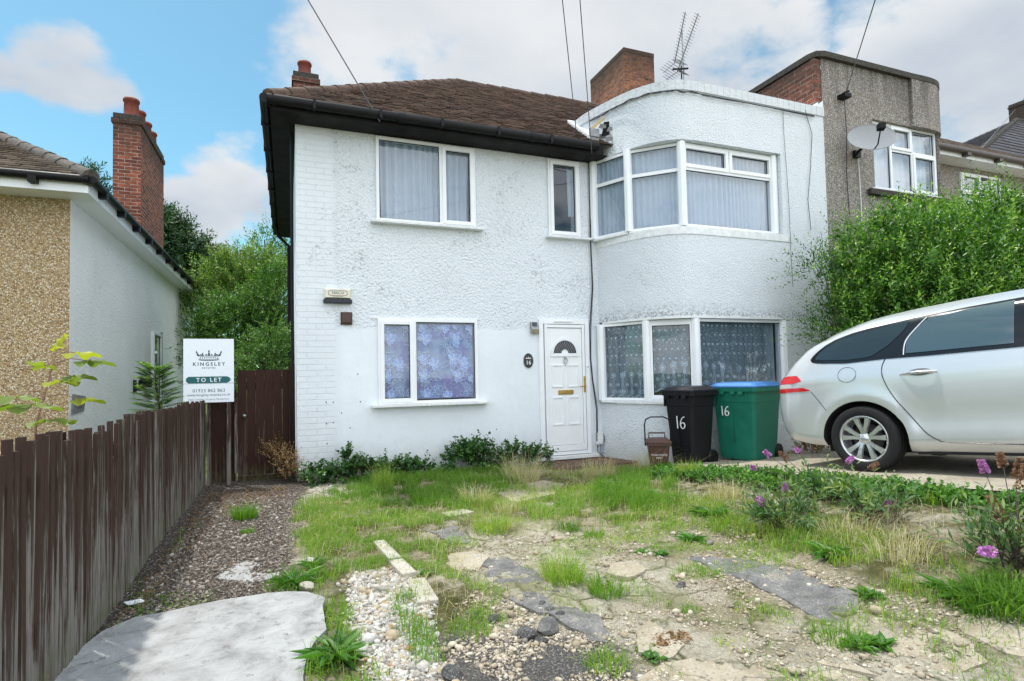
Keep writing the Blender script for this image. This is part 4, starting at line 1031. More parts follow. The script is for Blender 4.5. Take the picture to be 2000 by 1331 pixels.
m = MB(); m.tube([q+UX*x+UP*z+NF*.06 for x, z in ((.08,.16),(.12,.12),(.13,.04),(.09,.02),(.07,.07))], .004, 5); m.tube([q+UX*x+UP*z+NF*.03 for x, z in ((.02,0),(.02,-.10),(.08,-.17),(.16,-.19),(.24,-.16),(.25,-.12))], .005, 5); m.build('wire', M_cable, o)
q = onY(1172,885,7.7); m = MB(); m.fbox(Vector((0,0,0)), UX, NF, 0, .20, 0, .035, 0, .155)
v_ = m.build('cover_plate', flat('blue_grey_plastic', (.33,.39,.46), .5), None, bevel=.004); v_.location = q; tag(v_, 'blue-grey rectangular cover plate at the wall foot beside the junction box', 'cover plate')
q = wp(689,921); m = MB()
for i in range(4): m.box(0,.2,-.006,0,i*.017,i*.017+.009)
m.box(0,.2,-.002,0,0,.07); v_ = m.build('air_brick', flat('terracotta_airbrick', (.42,.12,.05), .9), None); v_.location = q; tag(v_, 'orange terracotta air brick low in the white wall', 'air brick')
# floodlight and number board on the neighbour's side wall
q = onX(262,757,NX)
o = empty('floodlight', q, 'black twin-bracket floodlight on the neighbour\'s white side wall', 'floodlight')
m = MB(); m.box(q.x, q.x+.03, q.y-.09, q.y+.06, q.z-.12, q.z+.14); m.tube([q+Vector((.03,0,-.04)), q+Vector((.12,.0,-.06)), q+Vector((.16,.02,.0))], .02, 6); m.build('bracket', M_blackpl, o)
m = MB(); m.fbox(q+Vector((.16,-.1,.0)), Vector((.8,.6,0)), Vector((.6,-.8,0)), -.05, .15, -.07, .08, .0, .15); m.build('lamp_head', M_blackpl, o, bevel=.02)
m = MB(); m.fbox(q+Vector((.16,-.1,.0)), Vector((.8,.6,0)), Vector((.6,-.8,0)), .151, .156, -.05, .06, .02, .13); m.build('lens', M_steel, o)
q = onX(150,792,NX); q2 = onX(172,790,NX)
m = MB(); m.prism([Vector(v) for v in ((0,-.24,-.12),(0,.24,-.10),(0,.32,.12),(0,-.20,.16))], (.02,0,0), 0)
text_into(m, '126', .2, Vector((.0215,.03,.01)), Vector((0,1,.0)), UP, UX, 1)
v_ = m.build('number_board', [flat('weathered_grey_board', (.22,.22,.22), .9, 0, .3, 20), M_cable], None); v_.location = q; tag(v_, 'weathered grey board with faint numerals on the neighbour\'s side wall', 'number board')
# satellite dish
q = onY(1705,268,6.1)
o = empty('satellite_dish', (8.62,6.47,4.95), 'grey oval satellite dish on the grey house beside its upper window', 'satellite dish')
m = MB(); nd = Vector((-.42,-.80,.28)).normalized(); e1 = nd.cross(UP).normalized()*-1; e2 = e1.cross(nd); 
if e2.z < 0: e2 = -e2
dc = onY(1703,268,6.08); rings = 8; vs = []; 
for i in range(rings+1):
    for k in range(40):
        r_ = i/rings; a_ = 2*math.pi*k/40; vs.append(dc+e1*math.cos(a_)*r_*.36+e2*math.sin(a_)*r_*.235-nd*.055*(1-r_*r_))
fs = [(i*40+k, i*40+(k+1)%40, (i+1)*40+(k+1)%40, (i+1)*40+k) for i in range(rings) for k in range(40)]
m.add(vs, fs, 0, True); m.tube([vs[rings*40+k] for k in list(range(40))+[0]], .006, 5, 0, caps=False); m.build('reflector', flat('pale_grey_dish', (.33,.34,.35), .45, 0, .06), o)
m = MB(); m.tube([dc-e2*.22-nd*.02, dc-e2*.22+nd*.10, dc-e2*.05+nd*.26], .010, 6); m.fbox(dc-e2*.05+nd*.26, e1, nd, -.05, .05, -.03, .05, -.03, .05); m.build('feed_arm', M_blackpl, o)
m = MB(); m.tube([dc-nd*.08, dc-nd*.16+Vector((-.1,.1,-.12)), Vector((8.62,6.44,4.93))], .02, 6); m.box(8.56,8.68,6.42,6.475,4.88,4.99); m.build('wall_bracket', M_blackpl, o)
m = MB(); w_ = [Vector((8.66,6.455,4.9)), Vector((8.68,6.455,4.2)), Vector((8.67,6.455,3.2)), Vector((8.70,6.455,2.0))]; m.tube([v-w_[0] for v in w_], .007, 5)
v_ = m.build('cable', M_pvcold, None); v_.location = w_[0]; tag(v_, 'pale dish cable hanging down the grey pebbledash', 'cable')
m = MB(); w_ = [Vector((8.33,6.40,5.8)), Vector((8.42,6.455,5.2)), Vector((8.38,6.455,4.6)), Vector((8.42,6.455,3.4)), Vector((8.42,6.455,2.0))]; m.tube([v-w_[0] for v in w_], .007, 5)
v_ = m.build('cable', M_cable, None); v_.location = w_[0]; tag(v_, 'black cable dropping from the bracket on the grey pebbledash', 'cable')
m = MB(); w_ = [onY(x,y,6.45) for x, y in ((1572,215),(1586,262),(1583,330),(1578,390),(1584,450))]; m.tube([v-w_[0] for v in w_], .005, 5)
v_ = m.build('cable', M_wire, None); v_.location = w_[0]; tag(v_, 'thin grey cable down the white wall near the grey house', 'cable')
m = MB(); w_ = [onY(x,y,6.452) for x, y in ((1529,212),(1531,262),(1536,330),(1541,400),(1545,500),(1549,560))]; m.tube([v-w_[0] for v in w_], .0035, 5)
v_ = m.build('cable', M_wire, None); v_.location = w_[0]; tag(v_, 'thin grey cable down the white wall just right of the bay windows', 'cable')
# black wire draped under the white coping
m = MB(); PW = offset_path(BP+[Vector((XP,6.47,0))], .035); pts = []
for i, p_ in enumerate(PW):
    if p_.y > 7.75: continue
    pts.append(Vector((p_.x, p_.y, 5.44-.02*math.sin(i*.16)-.006*math.sin(i*.9)))); 
full = []
for i in range(len(pts)-1):
    for k in range(4):
        tt = k/4; full.append(pts[i].lerp(pts[i+1], tt)+Vector((0,0,.004*math.sin((i+tt)*1.3))))
m.tube([p_-full[0] for p_ in full], .008, 5); m.tube([p_-full[0]+Vector((0,-.004,-.02*abs(math.sin(i*.21)))) for i, p_ in enumerate(full)], .005, 5)
v_ = m.build('cable', M_cable, None); v_.location = full[0]; tag(v_, 'black cable draped along under the white parapet coping', 'cable')

# television aerial
ab = onY(1337,157,9.0)
o = empty('tv_aerial', (ab.x, 9.0, 5.3), 'tall double television aerial on a pole behind the white parapet', 'aerial')
m = MB(); top = onY(1331,34,9.0); m.tube([(ab.x,9,5.2), (ab.x-.01,9,7.2), (top.x+.0,9,top.z-.25)], .016, 6)
m.build('mast', M_steel, o)
M_dsteel = flat('dull_aerial_metal', (.12,.12,.125), .5, .5)
def yagi(p0, p1, n_, el, refl, name, tilt):
    m = MB(); p0, p1 = Vector(p0), Vector(p1); d = (p1-p0); m.tube([p0, p1], .011, 5)
    w = Vector(tilt).normalized()
    for k in range(n_):
        c = p0+d*((k+.5)/n_); m.tube([c-w*el*.5, c+w*el*.5], .0035, 4)
    if refl:
        r0 = p0; nn = w.cross(d.normalized()).normalized()
        for s_ in (-1, 1):
            for k in range(5):
                c = r0+nn*s_*(.05+.055*k)-d.normalized()*.02*k; m.tube([c-w*.12, c+w*.12], .004, 4)
            m.tube([r0, r0+nn*s_*.3-d.normalized()*.1], .005, 4)
    m.build(name, M_dsteel, o)
yagi((7.14,9.0,7.35), (7.46,8.72,8.42), 20, .17, True, 'antenna_array', (.95,.1,-.25))
yagi((7.12,9.05,7.55), (7.30,8.9,8.52), 16, .12, True, 'antenna_array', (.95,.1,-.25))
m = MB(); m.tube([(7.0,8.95,7.35),(7.36,8.95,7.43)], .02, 5); m.tube([(7.2,8.95,7.1),(7.2,8.95,7.45)], .014, 5); m.build('dipole', M_blackpl, o)

# overhead cables
def wire(name, label, a, b, sag=.0, r=.008, ext=4.5, grp='overhead cables against the sky'):
    a, b = Vector(a), Vector(b); b = a+(b-a)*ext; m = MB(); pts = [a.lerp(b, t_)+Vector((0,0,-sag*4*t_*(1-t_))) for t_ in np.linspace(0, 1, 14)]
    m.tube([p_-a for p_ in pts], r, 5); v_ = m.build(name, M_wire, None); v_.location = a; tag(v_, label, 'cable', grp)
def sky_pt(px, py, D): return ray(px, py)*D+Vector((0,0,CAMZ))
wire('overhead_cable', 'overhead cable running down to the left half of the brown hip roof', onY(742,238,7.28), sky_pt(560,-70,7.0))
wire('overhead_cable', 'left of the two overhead cables reaching the broken corner by the bay', onY(1126,262,7.25), sky_pt(1092,-60,6.2), r=.006)
wire('overhead_cable', 'right of the two overhead cables reaching the broken corner by the bay', onY(1156,300,7.28), sky_pt(1128,-60,6.2), r=.006)
wire('overhead_cable', 'overhead cable reaching the bracket on the grey parapet', (8.34,6.38,5.86), sky_pt(1722,-40,6.4), r=.007)
wire('overhead_cable', 'overhead cable from the grey gutter to the far chimney', onY(1893,318,7.2), sky_pt(1993,203,39), r=.010, ext=1.0)

# ---------------------------------------------------------------- curtains behind the glass
folds('net_curtain', 'plain white net curtain in the wide upper window above the alarm box', [(1.17,7.80),(2.44,7.80)], 3.60, 4.70, M_net, .030, .10, 'upstairs net curtains', 1)
folds('net_curtain', 'crumpled net curtain bunched at the right side of the narrow upper window', [(4.02,7.80),(4.16,7.80)], 3.9, 4.70, M_net, .02, .05, 'upstairs net curtains', 2)
folds('net_curtain', 'net curtain in the left pane of the upper bay', [(4.47,7.72),(4.74,7.14)], 3.56, 4.74, M_net, .024, .07, 'upper bay net curtains', 3)
folds('net_curtain', 'net curtain in the middle pane of the upper bay', [(4.76,7.15),(5.26,6.68)], 3.56, 4.74, M_net, .026, .075, 'upper bay net curtains', 4)
folds('net_curtain', 'net curtain in the wide right pane of the upper bay', [(5.28,6.68),(6.92,6.68)], 3.56, 4.74, M_net, .030, .085, 'upper bay net curtains', 5)
folds('net_curtain', 'white curtain in the grey house bay window behind the dish', [(9.1,6.66),(10.6,6.66)], 4.48, 5.58, cloth_mat('bright_net', (.85,.86,.88), .95, .3), .02, .12, None, 6)
folds('net_curtain', 'white net in the grey house window beyond its bay', [(13.4,7.8),(14.7,7.8)], 4.45, 5.3, M_net, .02, .09, None, 7)

# printed voile: big flowers and outlined leaves on a lilac-blue sheer
def petal(c, ang, L_, w_, n=6):
    a = Vector((math.cos(ang), 0, math.sin(ang))); b = Vector((-math.sin(ang), 0, math.cos(ang)))
    up_ = [c+a*L_*t_+b*w_*math.sin(math.pi*t_**.8) for t_ in np.linspace(0,1,n+1)]
    dn = [c+a*L_*t_-b*w_*math.sin(math.pi*t_**.8) for t_ in np.linspace(0,1,n+1)]
    return up_, dn
def ribbon2(m, pts, w_, mi):
    for p_, q_ in zip(pts[:-1], pts[1:]):
        d_ = (q_-p_); 
        if d_.length < 1e-6: continue
        d_.normalize(); s_ = Vector((-d_.z, 0, d_.x))*w_/2
        m.add([p_-s_, q_-s_, q_+s_, p_+s_], [(0,1,2,3)], mi)
def voile(name, label, x0, x1, z0, z1, y, seed, ox):
    rr = random.Random(seed); o = empty(name, (x0, y, z0), label, 'curtain', 'flower-printed window voiles')
    m = MB(); nxx, nzz = 40, 4; 
    f_ = lambda x: y+.004*math.sin(x*38)
    vs = [(x0+(x1-x0)*i/nxx, f_(x0+(x1-x0)*i/nxx), z0+(z1-z0)*j/nzz) for j in range(nzz+1) for i in range(nxx+1)]
    m.add(vs, [(j*(nxx+1)+i, j*(nxx+1)+i+1, (j+1)*(nxx+1)+i+1, (j+1)*(nxx+1)+i) for j in range(nzz) for i in range(nxx)], 0, True)
    yy = y-.012
    clipx = lambda v: x0+.003 < v.x < x1-.003 and z0+.003 < v.z < z1-.003
    flowers = [(.0,.80),(.14,.93),(.62,.92),(.50,.99),(.12,.50),(.36,.44),(.14,.28),(.62,.50),(.80,.47),(.66,.30),(.55,.80),(.97,.90),(.16,.0),(.45,-.02),(.70,-.02),(1.0,.35),(-.02,.45)]
    flowers = [(.14,.80),(.66,.80),(.10,.97),(.48,.95),(.64,1.0),(.94,.93),(.09,.52),(.30,.45),(.12,.30),(.62,.52),(.80,.46),(.68,.29),(.16,.03),(.52,.01),(.97,.22)]
    Wf = .84
    for fx, fz in flowers:
        c = Vector((ox+fx*Wf, yy-.001, 1.17+fz*1.02)); n_ = rr.choice((8,9)); s_ = rr.uniform(.105,.135)
        base_a = rr.uniform(.4,1.3)
        for k in range(n_):
            a_ = base_a+(k-n_/2)*.52+rr.uniform(-.1,.1); L_ = s_*rr.uniform(.8,1.1)*(1 if k % 2 else .8)
            u_, d_ = petal(c-Vector((0,.0004*k,0)), a_, L_, L_*.26)
            for p_, q_, r_, t_ in zip(u_[:-1], u_[1:], d_[1:], d_[:-1]):
                if all(clipx(v) for v in (p_, q_, r_, t_)): m.add([p_, q_, r_, t_], [(0,1,2,3)], 1+(k % 2))
            for side in (u_, d_):
                pp = [v-Vector((0,.002,0)) for v in side if clipx(v)]; 
                if len(pp) > 1: ribbon2(m, pp, .0035, 3)
    rr2 = random.Random(99)
    for k in range(46):   # outlined leaves in sprays
        gx_, gz_ = (k*0.61803) % 1.0, ((k*0.7549)+.07*rr2.random()) % 1.0
        c = Vector((ox+gx_*Wf*1.1-.05, yy, 1.13+gz_*1.08)); a_ = rr2.uniform(0, 6.28); L_ = rr2.uniform(.10,.14)
        for da in ((0,.75,-.75) if k % 3 == 0 else (0,)):
            u_, d_ = petal(c, a_+da, L_, L_*.24)
            for side in (u_, d_):
                pp = [v for v in side if clipx(v)]
                if len(pp) > 1: ribbon2(m, pp, .0034, 3)
        st = [c-Vector((math.cos(a_)*t_*.07+.015*math.sin(t_*5), 0, math.sin(a_)*t_*.07)) for t_ in np.linspace(0,1,5)]
        st = [v for v in st if clipx(v)]
        if len(st) > 1: ribbon2(m, st, .005, 3)
    m.build('printed_cloth', [M_voile, M_fl1, M_fl2, M_fl3], o, recalc=False)
t = NT('lilac_voile'); p = t.pos(); c_ = t.ramp(t.noise(t.scalev(p,(2.2,1,1.4)), 1.6, 3), [(.34,(.22,.27,.50)),(.47,(.42,.50,.64)),(.56,(.28,.26,.52)),(.68,(.32,.44,.68))])
df = t.n('ShaderNodeBsdfDiffuse'); t.l(c_, df.inputs[0]); tr = t.n('ShaderNodeBsdfTransparent'); mx = t.n('ShaderNodeMixShader'); mx.inputs[0].default_value = .75
t.l(tr.outputs[0], mx.inputs[1]); t.l(df.outputs[0], mx.inputs[2]); t.l(mx.outputs[0], t.out.inputs[0]); M_voile = t.mat
M_fl1 = cloth_mat('flower_print_pale', (.56,.66,.95), .95, .2); M_fl2 = cloth_mat('flower_print_mid', (.38,.47,.80), .95, .2); M_fl3 = cloth_mat('flower_print_line', (.85,.90,.98), 1, .2)
voile('patterned_curtain', 'lilac flower-printed voile in the narrow left pane of the lower window', 1.18, 1.56, 1.17, 2.20, 7.74, 5, 1.12)
voile('patterned_curtain', 'lilac flower-printed voile in the wide right pane of the lower window', 1.63, 2.44, 1.17, 2.20, 7.74, 5, 1.61)
m = MB(); m.lathe((0,0,0), (0,0,1), [(0,0),(.03,0),(.035,.04),(.035,.05),(0,.05)], 12); v_ = m.build('jar', M_blackpl, None); v_.location = (2.36,7.735,1.12)
tag(v_, 'small dark jar on the sill behind the lower left window', 'jar')
# lace of the lower bay: sheer net with flower dots, bands of motifs and a scalloped hem
M_lace = cloth_mat('sheer_lace_net', (.56,.66,.70), .38, .3); M_lacew = cloth_mat('lace_thread', (.80,.87,.90), .85, .3)
def lace(label, a, b, z0, z1, seed, hem, lift=lambda f: 0.0):
    A = Vector((*a, 0)); B = Vector((*b, 0)); L_ = (B-A).length; u = (B-A).normalized(); n_ = Vector((u.y,-u.x,0)); rr = random.Random(seed)
    o = empty('lace_curtain', (A.x, A.y, z0), label, 'curtain', 'lace curtains of the lower bay')
    m = MB(); K = max(20, int(L_/.011)); sc = .15
    def hz(s_): return z0+lift(s_/L_)+hem*(-.035*abs(math.sin(math.pi*s_/sc)))
    def dep(s_, z): return .014*math.sin(s_*62+2*math.sin(s_*9+seed))*(.4+.6*abs(math.sin(s_*7)))+.01*math.sin(s_*20+z*2)
    P = lambda s_, z, d=0: A+u*s_+n_*(dep(s_, z)+d)+UP*z
    rows = 14
    vs = [P(L_*i/K, hz(L_*i/K)+(z1-hz(L_*i/K))*j/rows) for j in range(rows+1) for i in range(K+1)]
    m.add(vs, [(j*(K+1)+i, j*(K+1)+i+1, (j+1)*(K+1)+i+1, (j+1)*(K+1)+i) for j in range(rows) for i in range(K)], 0, True)
    def rib(pts, w_):   # pts in (s,z)
        pts = [q for q in pts if 0.004 < q[0] < L_-.004]
        for (s0, za), (s1, zb) in zip(pts[:-1], pts[1:]):
            ln = math.hypot(s1-s0, zb-za)
            if ln < 1e-5 or ln > .1: continue
            ds, dz = -(zb-za)/ln*w_/2, (s1-s0)/ln*w_/2
            m.add([P(s0-ds, za-dz, .004), P(s1-ds, zb-dz, .004), P(s1+ds, zb+dz, .004), P(s0+ds, za+dz, .004)], [(0,1,2,3)], 1)
    circ = lambda s_, z, r_, n2=10, e=1: [(s_+r_*math.cos(t_), z+e*r_*math.sin(t_)) for t_ in np.linspace(0, 2*math.pi, n2+1)]
    def flower(s_, z, r_):
        for k in range(6):
            t_ = k*math.pi/3; rib([(s_, z), (s_+r_*math.cos(t_), z+r_*math.sin(t_))], r_*.55)
    s_ = .03
    S = [L_*i/K for i in range(K+1)]
    rib([(x, hz(x)+.004) for x in S], .012)
    rib([(x, hz(x)+.020) for x in S], .004)
    k = 0
    while s_ < L_:
        base = z0+lift(s_/L_)
        flower(s_, base+.30, .022); rib(circ(s_, base+.30, .034, 12), .006); rib(circ(s_, base+.30, .045, 12), .004)
        rib(circ(s_, base+.055, .030, 10, .8), .006); rib(circ(s_, base+.055, .046, 12, .75), .005); flower(s_, base+.055, .014)
        rib([(s_, base+.09), (s_+.004, base+.16), (s_, base+.25)], .007); rib([(s_-.03, base+.12), (s_-.008, base+.19), (s_-.02, base+.25)], .005); rib([(s_+.03, base+.12), (s_+.008, base+.19), (s_+.02, base+.25)], .005)
        for q in range(9): flower(s_+rr.uniform(-.05,.05), base+rr.uniform(.24,.37), .008)
        flower(s_+.075, base+.16, .014); rib(circ(s_+.075, base+.16, .024, 8), .005)
        s_ += sc; k += 1
    z = z0+.46; r0 = 0
    while z < z1:
        s_ = .03+(.035 if r0 % 2 else 0)
        while s_ < L_: flower(s_, z, .015); s_ += .085
        z += .135; r0 += 1
    for q in range(int(L_*520)):
        x = rr.uniform(0, L_); z = rr.uniform(z0+.38, z1); t_ = rr.uniform(0, 6.3); rib([(x, z), (x+.014*math.cos(t_), z+.014*math.sin(t_))], .004)
    m.build('lace_cloth', [M_lace, M_lacew], o, recalc=False)
lace('lace curtain in the left pane of the lower bay, hem at the sill', (4.52,7.66), (4.84,7.0), 1.13, 2.18, 1, 1)
lace('lace curtain in the middle pane of the lower bay, hem rising to the right', (4.88,6.98), (5.38,6.62), 1.20, 2.18, 2, 1, lambda f: .10*f)
lace('lace curtain in the wide right pane of the lower bay, above the bins', (5.40,6.62), (6.75,6.62), 1.26, 2.18, 3, 1, lambda f: -.10*f)
m = MB(); m.box(0,.16,0,.5,0,1.15); v_ = folds('drape', 'plain grey drape at the right end of the lower bay', [(6.72,6.66),(6.93,6.66)], 1.1, 2.18, cloth_mat('grey_drape', (.42,.46,.48), 1, .2), .02, .08)
# pot plant on the bay's inner sill
def potplant(x, y, z, label):
    o = empty('pot_plant', (x, y, z), label, 'pot plant'); m = MB(); m.lathe((x,y,z), (0,0,1), [(0,0),(.05,0),(.065,.09),(.055,.09),(.05,.07),(0,.07)], 12); m.build('pot', M_blackpl, o)
    rr = random.Random(5); V=[];T=[];A=[]
    for i in range(26):
        a_ = rr.uniform(0,6.28); r_ = rr.uniform(.02,.13); c = Vector((x+r_*math.cos(a_), y+.5*r_*math.sin(a_), z+.09+rr.uniform(0,.14))); d = Vector((math.cos(a_),.4*math.sin(a_),.5)).normalized(); s_ = d.cross(UP).normalized()
        k=len(V); V += [c, c+d*.035+s_*.025, c+d*.075, c+d*.035-s_*.025]; T += [(k,k+1,k+2),(k,k+2,k+3)]; A += [rr.random()]*4
    np_mesh('foliage', np.array([v[:] for v in V]), T=np.array(T), mats=[M_leafA], parent=o, attr=A)
M_leafA = leaf_mat('glossy_green_leaves', (.05,.10,.02), (.09,.18,.04), (.15,.26,.07))
potplant(5.62,6.68,1.12,'leafy pot plant on the bay sill between black and green bins')

# ---------------------------------------------------------------- fence, gate, sign
def wood_mat(name, paint, bare, wear, along='Z'):
    t = NT(name); p = t.pos(); k = (26, 26, 1.1)
    g_ = t.noise(t.scalev(p, k), 1.6, 8, .72); g2 = t.noise(t.scalev(p, (60,60,3)), 1.5, 5, .7); v = t.attr('v')
    X, Y, Z_ = t.xyz(p)
    lowk = t.mr(Z_, .15, 1.15, .16, -.04)
    w_ = t.mr(t.math('ADD', t.math('ADD', g_, lowk), t.math('MULTIPLY', t.math('SUBTRACT', v, .5), .15)), .57-wear*.1, .66-wear*.1)
    c0 = t.ramp(g2, [(.3, tuple(x*.7 for x in paint)), (.7, paint)]); c1 = t.ramp(g2, [(.3, tuple(x*.6 for x in bare)), (.7, bare)])
    col = t.mix(w_, c0, c1)
    gr = t.math('MULTIPLY', t.mr(t.math('ADD', Z_, t.math('MULTIPLY', t.noise(p, 9, 4), .25)), .28, .52, .6, 0), t.mr(t.noise(p, 12, 4), .4, .6))
    col = t.mix(gr, col, (.10,.12,.04))
    t.bump(t.math('ADD', g_, g2), .006)
    return t.set(col, .85, 0, .2)
M_fence = wood_mat('brown_stained_weathered_wood', (.070,.042,.032), (.27,.25,.225), .12)
M_gate = wood_mat('dark_brown_stained_wood', (.050,.024,.018), (.12,.09,.075), -.6)
def set_v(o, vals):
    a = o.data.attributes.new('v', 'FLOAT', 'POINT'); a.data.foreach_set('value', vals)
fo = empty('picket_fence', (-.96,3.4,.1), 'weathered brown close-set paling fence along the side path', 'fence')
m = MB(); vv = []; rr = random.Random(11)
y = .35
while y < 7.98:
    w_ = .044; x = -.955+.012*math.sin(y*2)+rr.uniform(-.004,.004); tz = 1.24+rr.uniform(-.016,.014)+.012*math.sin(y*3.1)-(.035 if rr.random() < .08 else 0); lean = rr.uniform(-.016,.012); ly = rr.uniform(-.02,.02)
    zb = float(ground_z(x, y))+.015
    b0 = len(m.v); t_ = .021
    m.add([(x, y, zb), (x-t_, y, zb), (x-t_, y+w_, zb), (x, y+w_, zb), (x+lean, y+ly, tz), (x-t_+lean, y+ly, tz), (x-t_+lean, y+w_+ly, tz), (x+lean, y+w_+ly, tz)],
          [(0,1,2,3),(4,5,6,7),(0,1,5,4),(1,2,6,5),(2,3,7,6),(3,0,4,7)])
    vv += [rr.random()]*8
    y += w_+rr.choice((.012,.014,.016,.02,.026))
f_ = m.build('paling', M_fence, fo); set_v(f_, vv); f_['kind'] = 'stuff'
m = MB()
for zz in (.42, 1.02): m.box(-1.03,-.98,.4,8.0,zz,zz+.075)
f_ = m.build('rail', M_gate, fo); set_v(f_, [.5]*len(m.v))
for yy in (1.2,3.4,5.6,7.9):
    m = MB(); m.box(-1.11,-1.032,yy,yy+.08,.05,1.22); f_ = m.build('post', M_gate, fo); set_v(f_, [.5]*8)
def boards(x0, x1, y, z0, z1, label, name, cat, bw=.10, seed=1, top=None, hinge=False):
    rr = random.Random(seed); o = empty(name, (x0, y, z0), label, cat); m = MB(); vv = []; x = x0
    while x < x1-.01:
        w_ = min(bw, x1-x); dz = rr.uniform(-.004,.004); d = .018 if int((x-x0)/bw) % 2 else .010
        m.add([(x,y-d,z0),(x+w_-.003,y-d+.006,z0),(x+w_-.003,y+.01,z0),(x,y+.01,z0),(x,y-d,z1+dz),(x+w_-.003,y-d+.006,z1+dz),(x+w_-.003,y+.01,z1+dz),(x,y+.01,z1+dz)], [(0,1,2,3),(4,5,6,7),(0,1,5,4),(1,2,6,5),(2,3,7,6),(3,0,4,7)]); vv += [rr.random()]*8; x += w_
    f_ = m.build('boards', M_gate, o); set_v(f_, vv)
    m = MB()
    for zz in (z0+.15, z1-.25): m.box(x0, x1, y+.012, y+.05, zz, zz+.09)
    f_ = m.build('rail', M_gate, o); set_v(f_, [.3]*len(m.v)); return o
g_ = boards(-.60,.06,8.06,.26,1.60,'tall dark brown boarded side gate beside the white house','gate','gate', .105, 2)
m = MB(); m.lathe((-.52,8.035,1.02),(0,-1,0),[(0,0),(.014,0),(.014,.02),(.024,.03),(.022,.045),(0,.05)],12); m.build('latch_knob', M_steel, g_)
m = MB(); m.box(-.60,.06,8.04,8.075,.17,.255); f_ = m.build('kick_board', M_gate, g_); set_v(f_, [.4]*8)
boards(-.93,-.62,8.10,.17,1.36,'dark brown boarded panel under the To Let sign','board_fence','fence', .10, 3)
m = MB(); m.box(-.035,.035,0,.07,-.05,1.52); v_ = m.build('gate_post', M_gate, None); set_v(v_, [.5]*8); v_.location = (.10-.045,7.98,.15); v_.location.x = .045; tag(v_, 'dark brown post between the gate and the white house corner', 'post'); 
m = MB(); m.box(-.01,.03,0,.05,-.05,1.35); v_ = m.build('fence_post', M_fence, None); set_v(v_, [.9]*8); v_.location = (-.93,8.0,.14); tag(v_, 'pale weathered post where the paling fence meets the panel', 'post')
m = MB(); m.box(-.01,.025,-.02,.0,0,.95); v_ = m.build('batten', M_fence, None); set_v(v_, [.95]*8); v_.location = (-.625,8.05,.3); tag(v_, 'pale weathered batten between the panel and the side gate', 'post')
# To Let board
SY = 7.86; a = onY(358,662,SY); b = onY(457,785,SY)
o = empty('to_let_sign', (b.x, SY, .2), 'white To Let board with a crown above the side fence', 'sign')
q = Vector((a.x, SY, b.z)); Ws, Hs = b.x-a.x, a.z-b.z
M_sign = flat('sign_white', (.80,.84,.90), .5, 0, .02); M_teal = flat('sign_teal', (.008,.105,.115), .5, 0, .03); M_dkteal = flat('sign_dark_print', (.02,.06,.065), .5, 0, .03)
m = MB(); m.fbox(q, UX, NF, 0, Ws, -.006, 0, 0, Hs)
sx = lambda f: q+UX*Ws*f
bz = Hs*.355; bh = Hs*.052; tz = .0008
pl_ = [(.03,0),(.07,-.7),(.10,-1),(.86,-1),(.90,-.7),(.955,0),(.90,.7),(.86,1),(.10,1),(.07,.7)]
m.add([q+UX*Ws*x+UP*(bz+bh*z)+NF*tz for x, z in pl_], [tuple(range(len(pl_)))], 1)
for fx in (.045,.935): m.add([q+UX*(Ws*fx+.007*math.cos(t_))+UP*(bz+.007*math.sin(t_))+NF*tz*2 for t_ in np.linspace(0,6.28,9)[:-1]], [tuple(range(8))], 0)
text_into(m, 'TO LET', .066, q+UX*Ws*.50+UP*(bz-.002)+NF*tz*2, UX, UP, NF, 0, bold=.001, spacing=1.35)
m.fbox(q, UX, NF, 0, Ws, tz, tz*1.5, Hs*.296, Hs*.300, 2)
text_into(m, 'KINGSLEY', .058, q+UX*Ws*.50+UP*Hs*.60+NF*tz, UX, UP, NF, 2, bold=.0012, spacing=1.45)
text_into(m, 'ESTATES', .030, q+UX*Ws*.50+UP*Hs*.54+NF*tz, UX, UP, NF, 2, bold=.0004, spacing=1.35)
text_into(m, '01923 862 863', .056, q+UX*Ws*.50+UP*Hs*.185+NF*tz, UX, UP, NF, 2, spacing=1.05)
text_into(m, 'www.kingsley-estates.co.uk', .0425, q+UX*Ws*.50+UP*Hs*.12+NF*tz, UX, UP, NF, 2)
text_into(m, 'Sales | Lettings | Property Management', .026, q+UX*Ws*.50+UP*Hs*.05+NF*tz, UX, UP, NF, 1, spacing=1.06)
# crown: band, five points, jewels
cc = lambda x, z: q+UX*Ws*(.50+x)+UP*Hs*(.665+z)+NF*tz
def pl2(pts, mi=2, k=1): m.add([cc(x, z)+NF*tz*k for x, z in pts], [tuple(range(len(pts)))], mi)
for (z0_, z1_, w0_, w1_) in ((.0,.012,.195,.20),(.020,.026,.20,.205),(.060,.066,.215,.22)):
    N_ = 14; bow = lambda x: -.012*(1-(x/.2)**2)
    pl2([(-w0_+2*w0_*i/N_, z0_+bow(-w0_+2*w0_*i/N_)) for i in range(N_+1)]+[(w1_-2*w1_*i/N_, z1_+bow(w1_-2*w1_*i/N_)) for i in range(N_+1)])
for x in np.linspace(-.17,.17,9): pl2([(x-.010,.032),(x,.027),(x+.010,.032),(x,.050)])
for x0_, h_, s_ in ((-.205,.15,-.035),(-.115,.12,-.01),(0,.165,0),(.115,.12,.01),(.205,.15,.035)):
    pl2([(x0_-.028,.066),(x0_+.028,.066),(x0_+s_+.006,h_-.03),(x0_+s_-.006,h_-.03)]); 
    if abs(x0_) in (.115,): pl2([(x0_+s_+.016*math.cos(t_), h_-.02+.014*math.sin(t_)) for t_ in np.linspace(0,6.28,9)[:-1]])
    else: pl2([(x0_+s_-.017,h_-.03),(x0_+s_,h_-.045),(x0_+s_+.017,h_-.03),(x0_+s_*1.3,h_)])
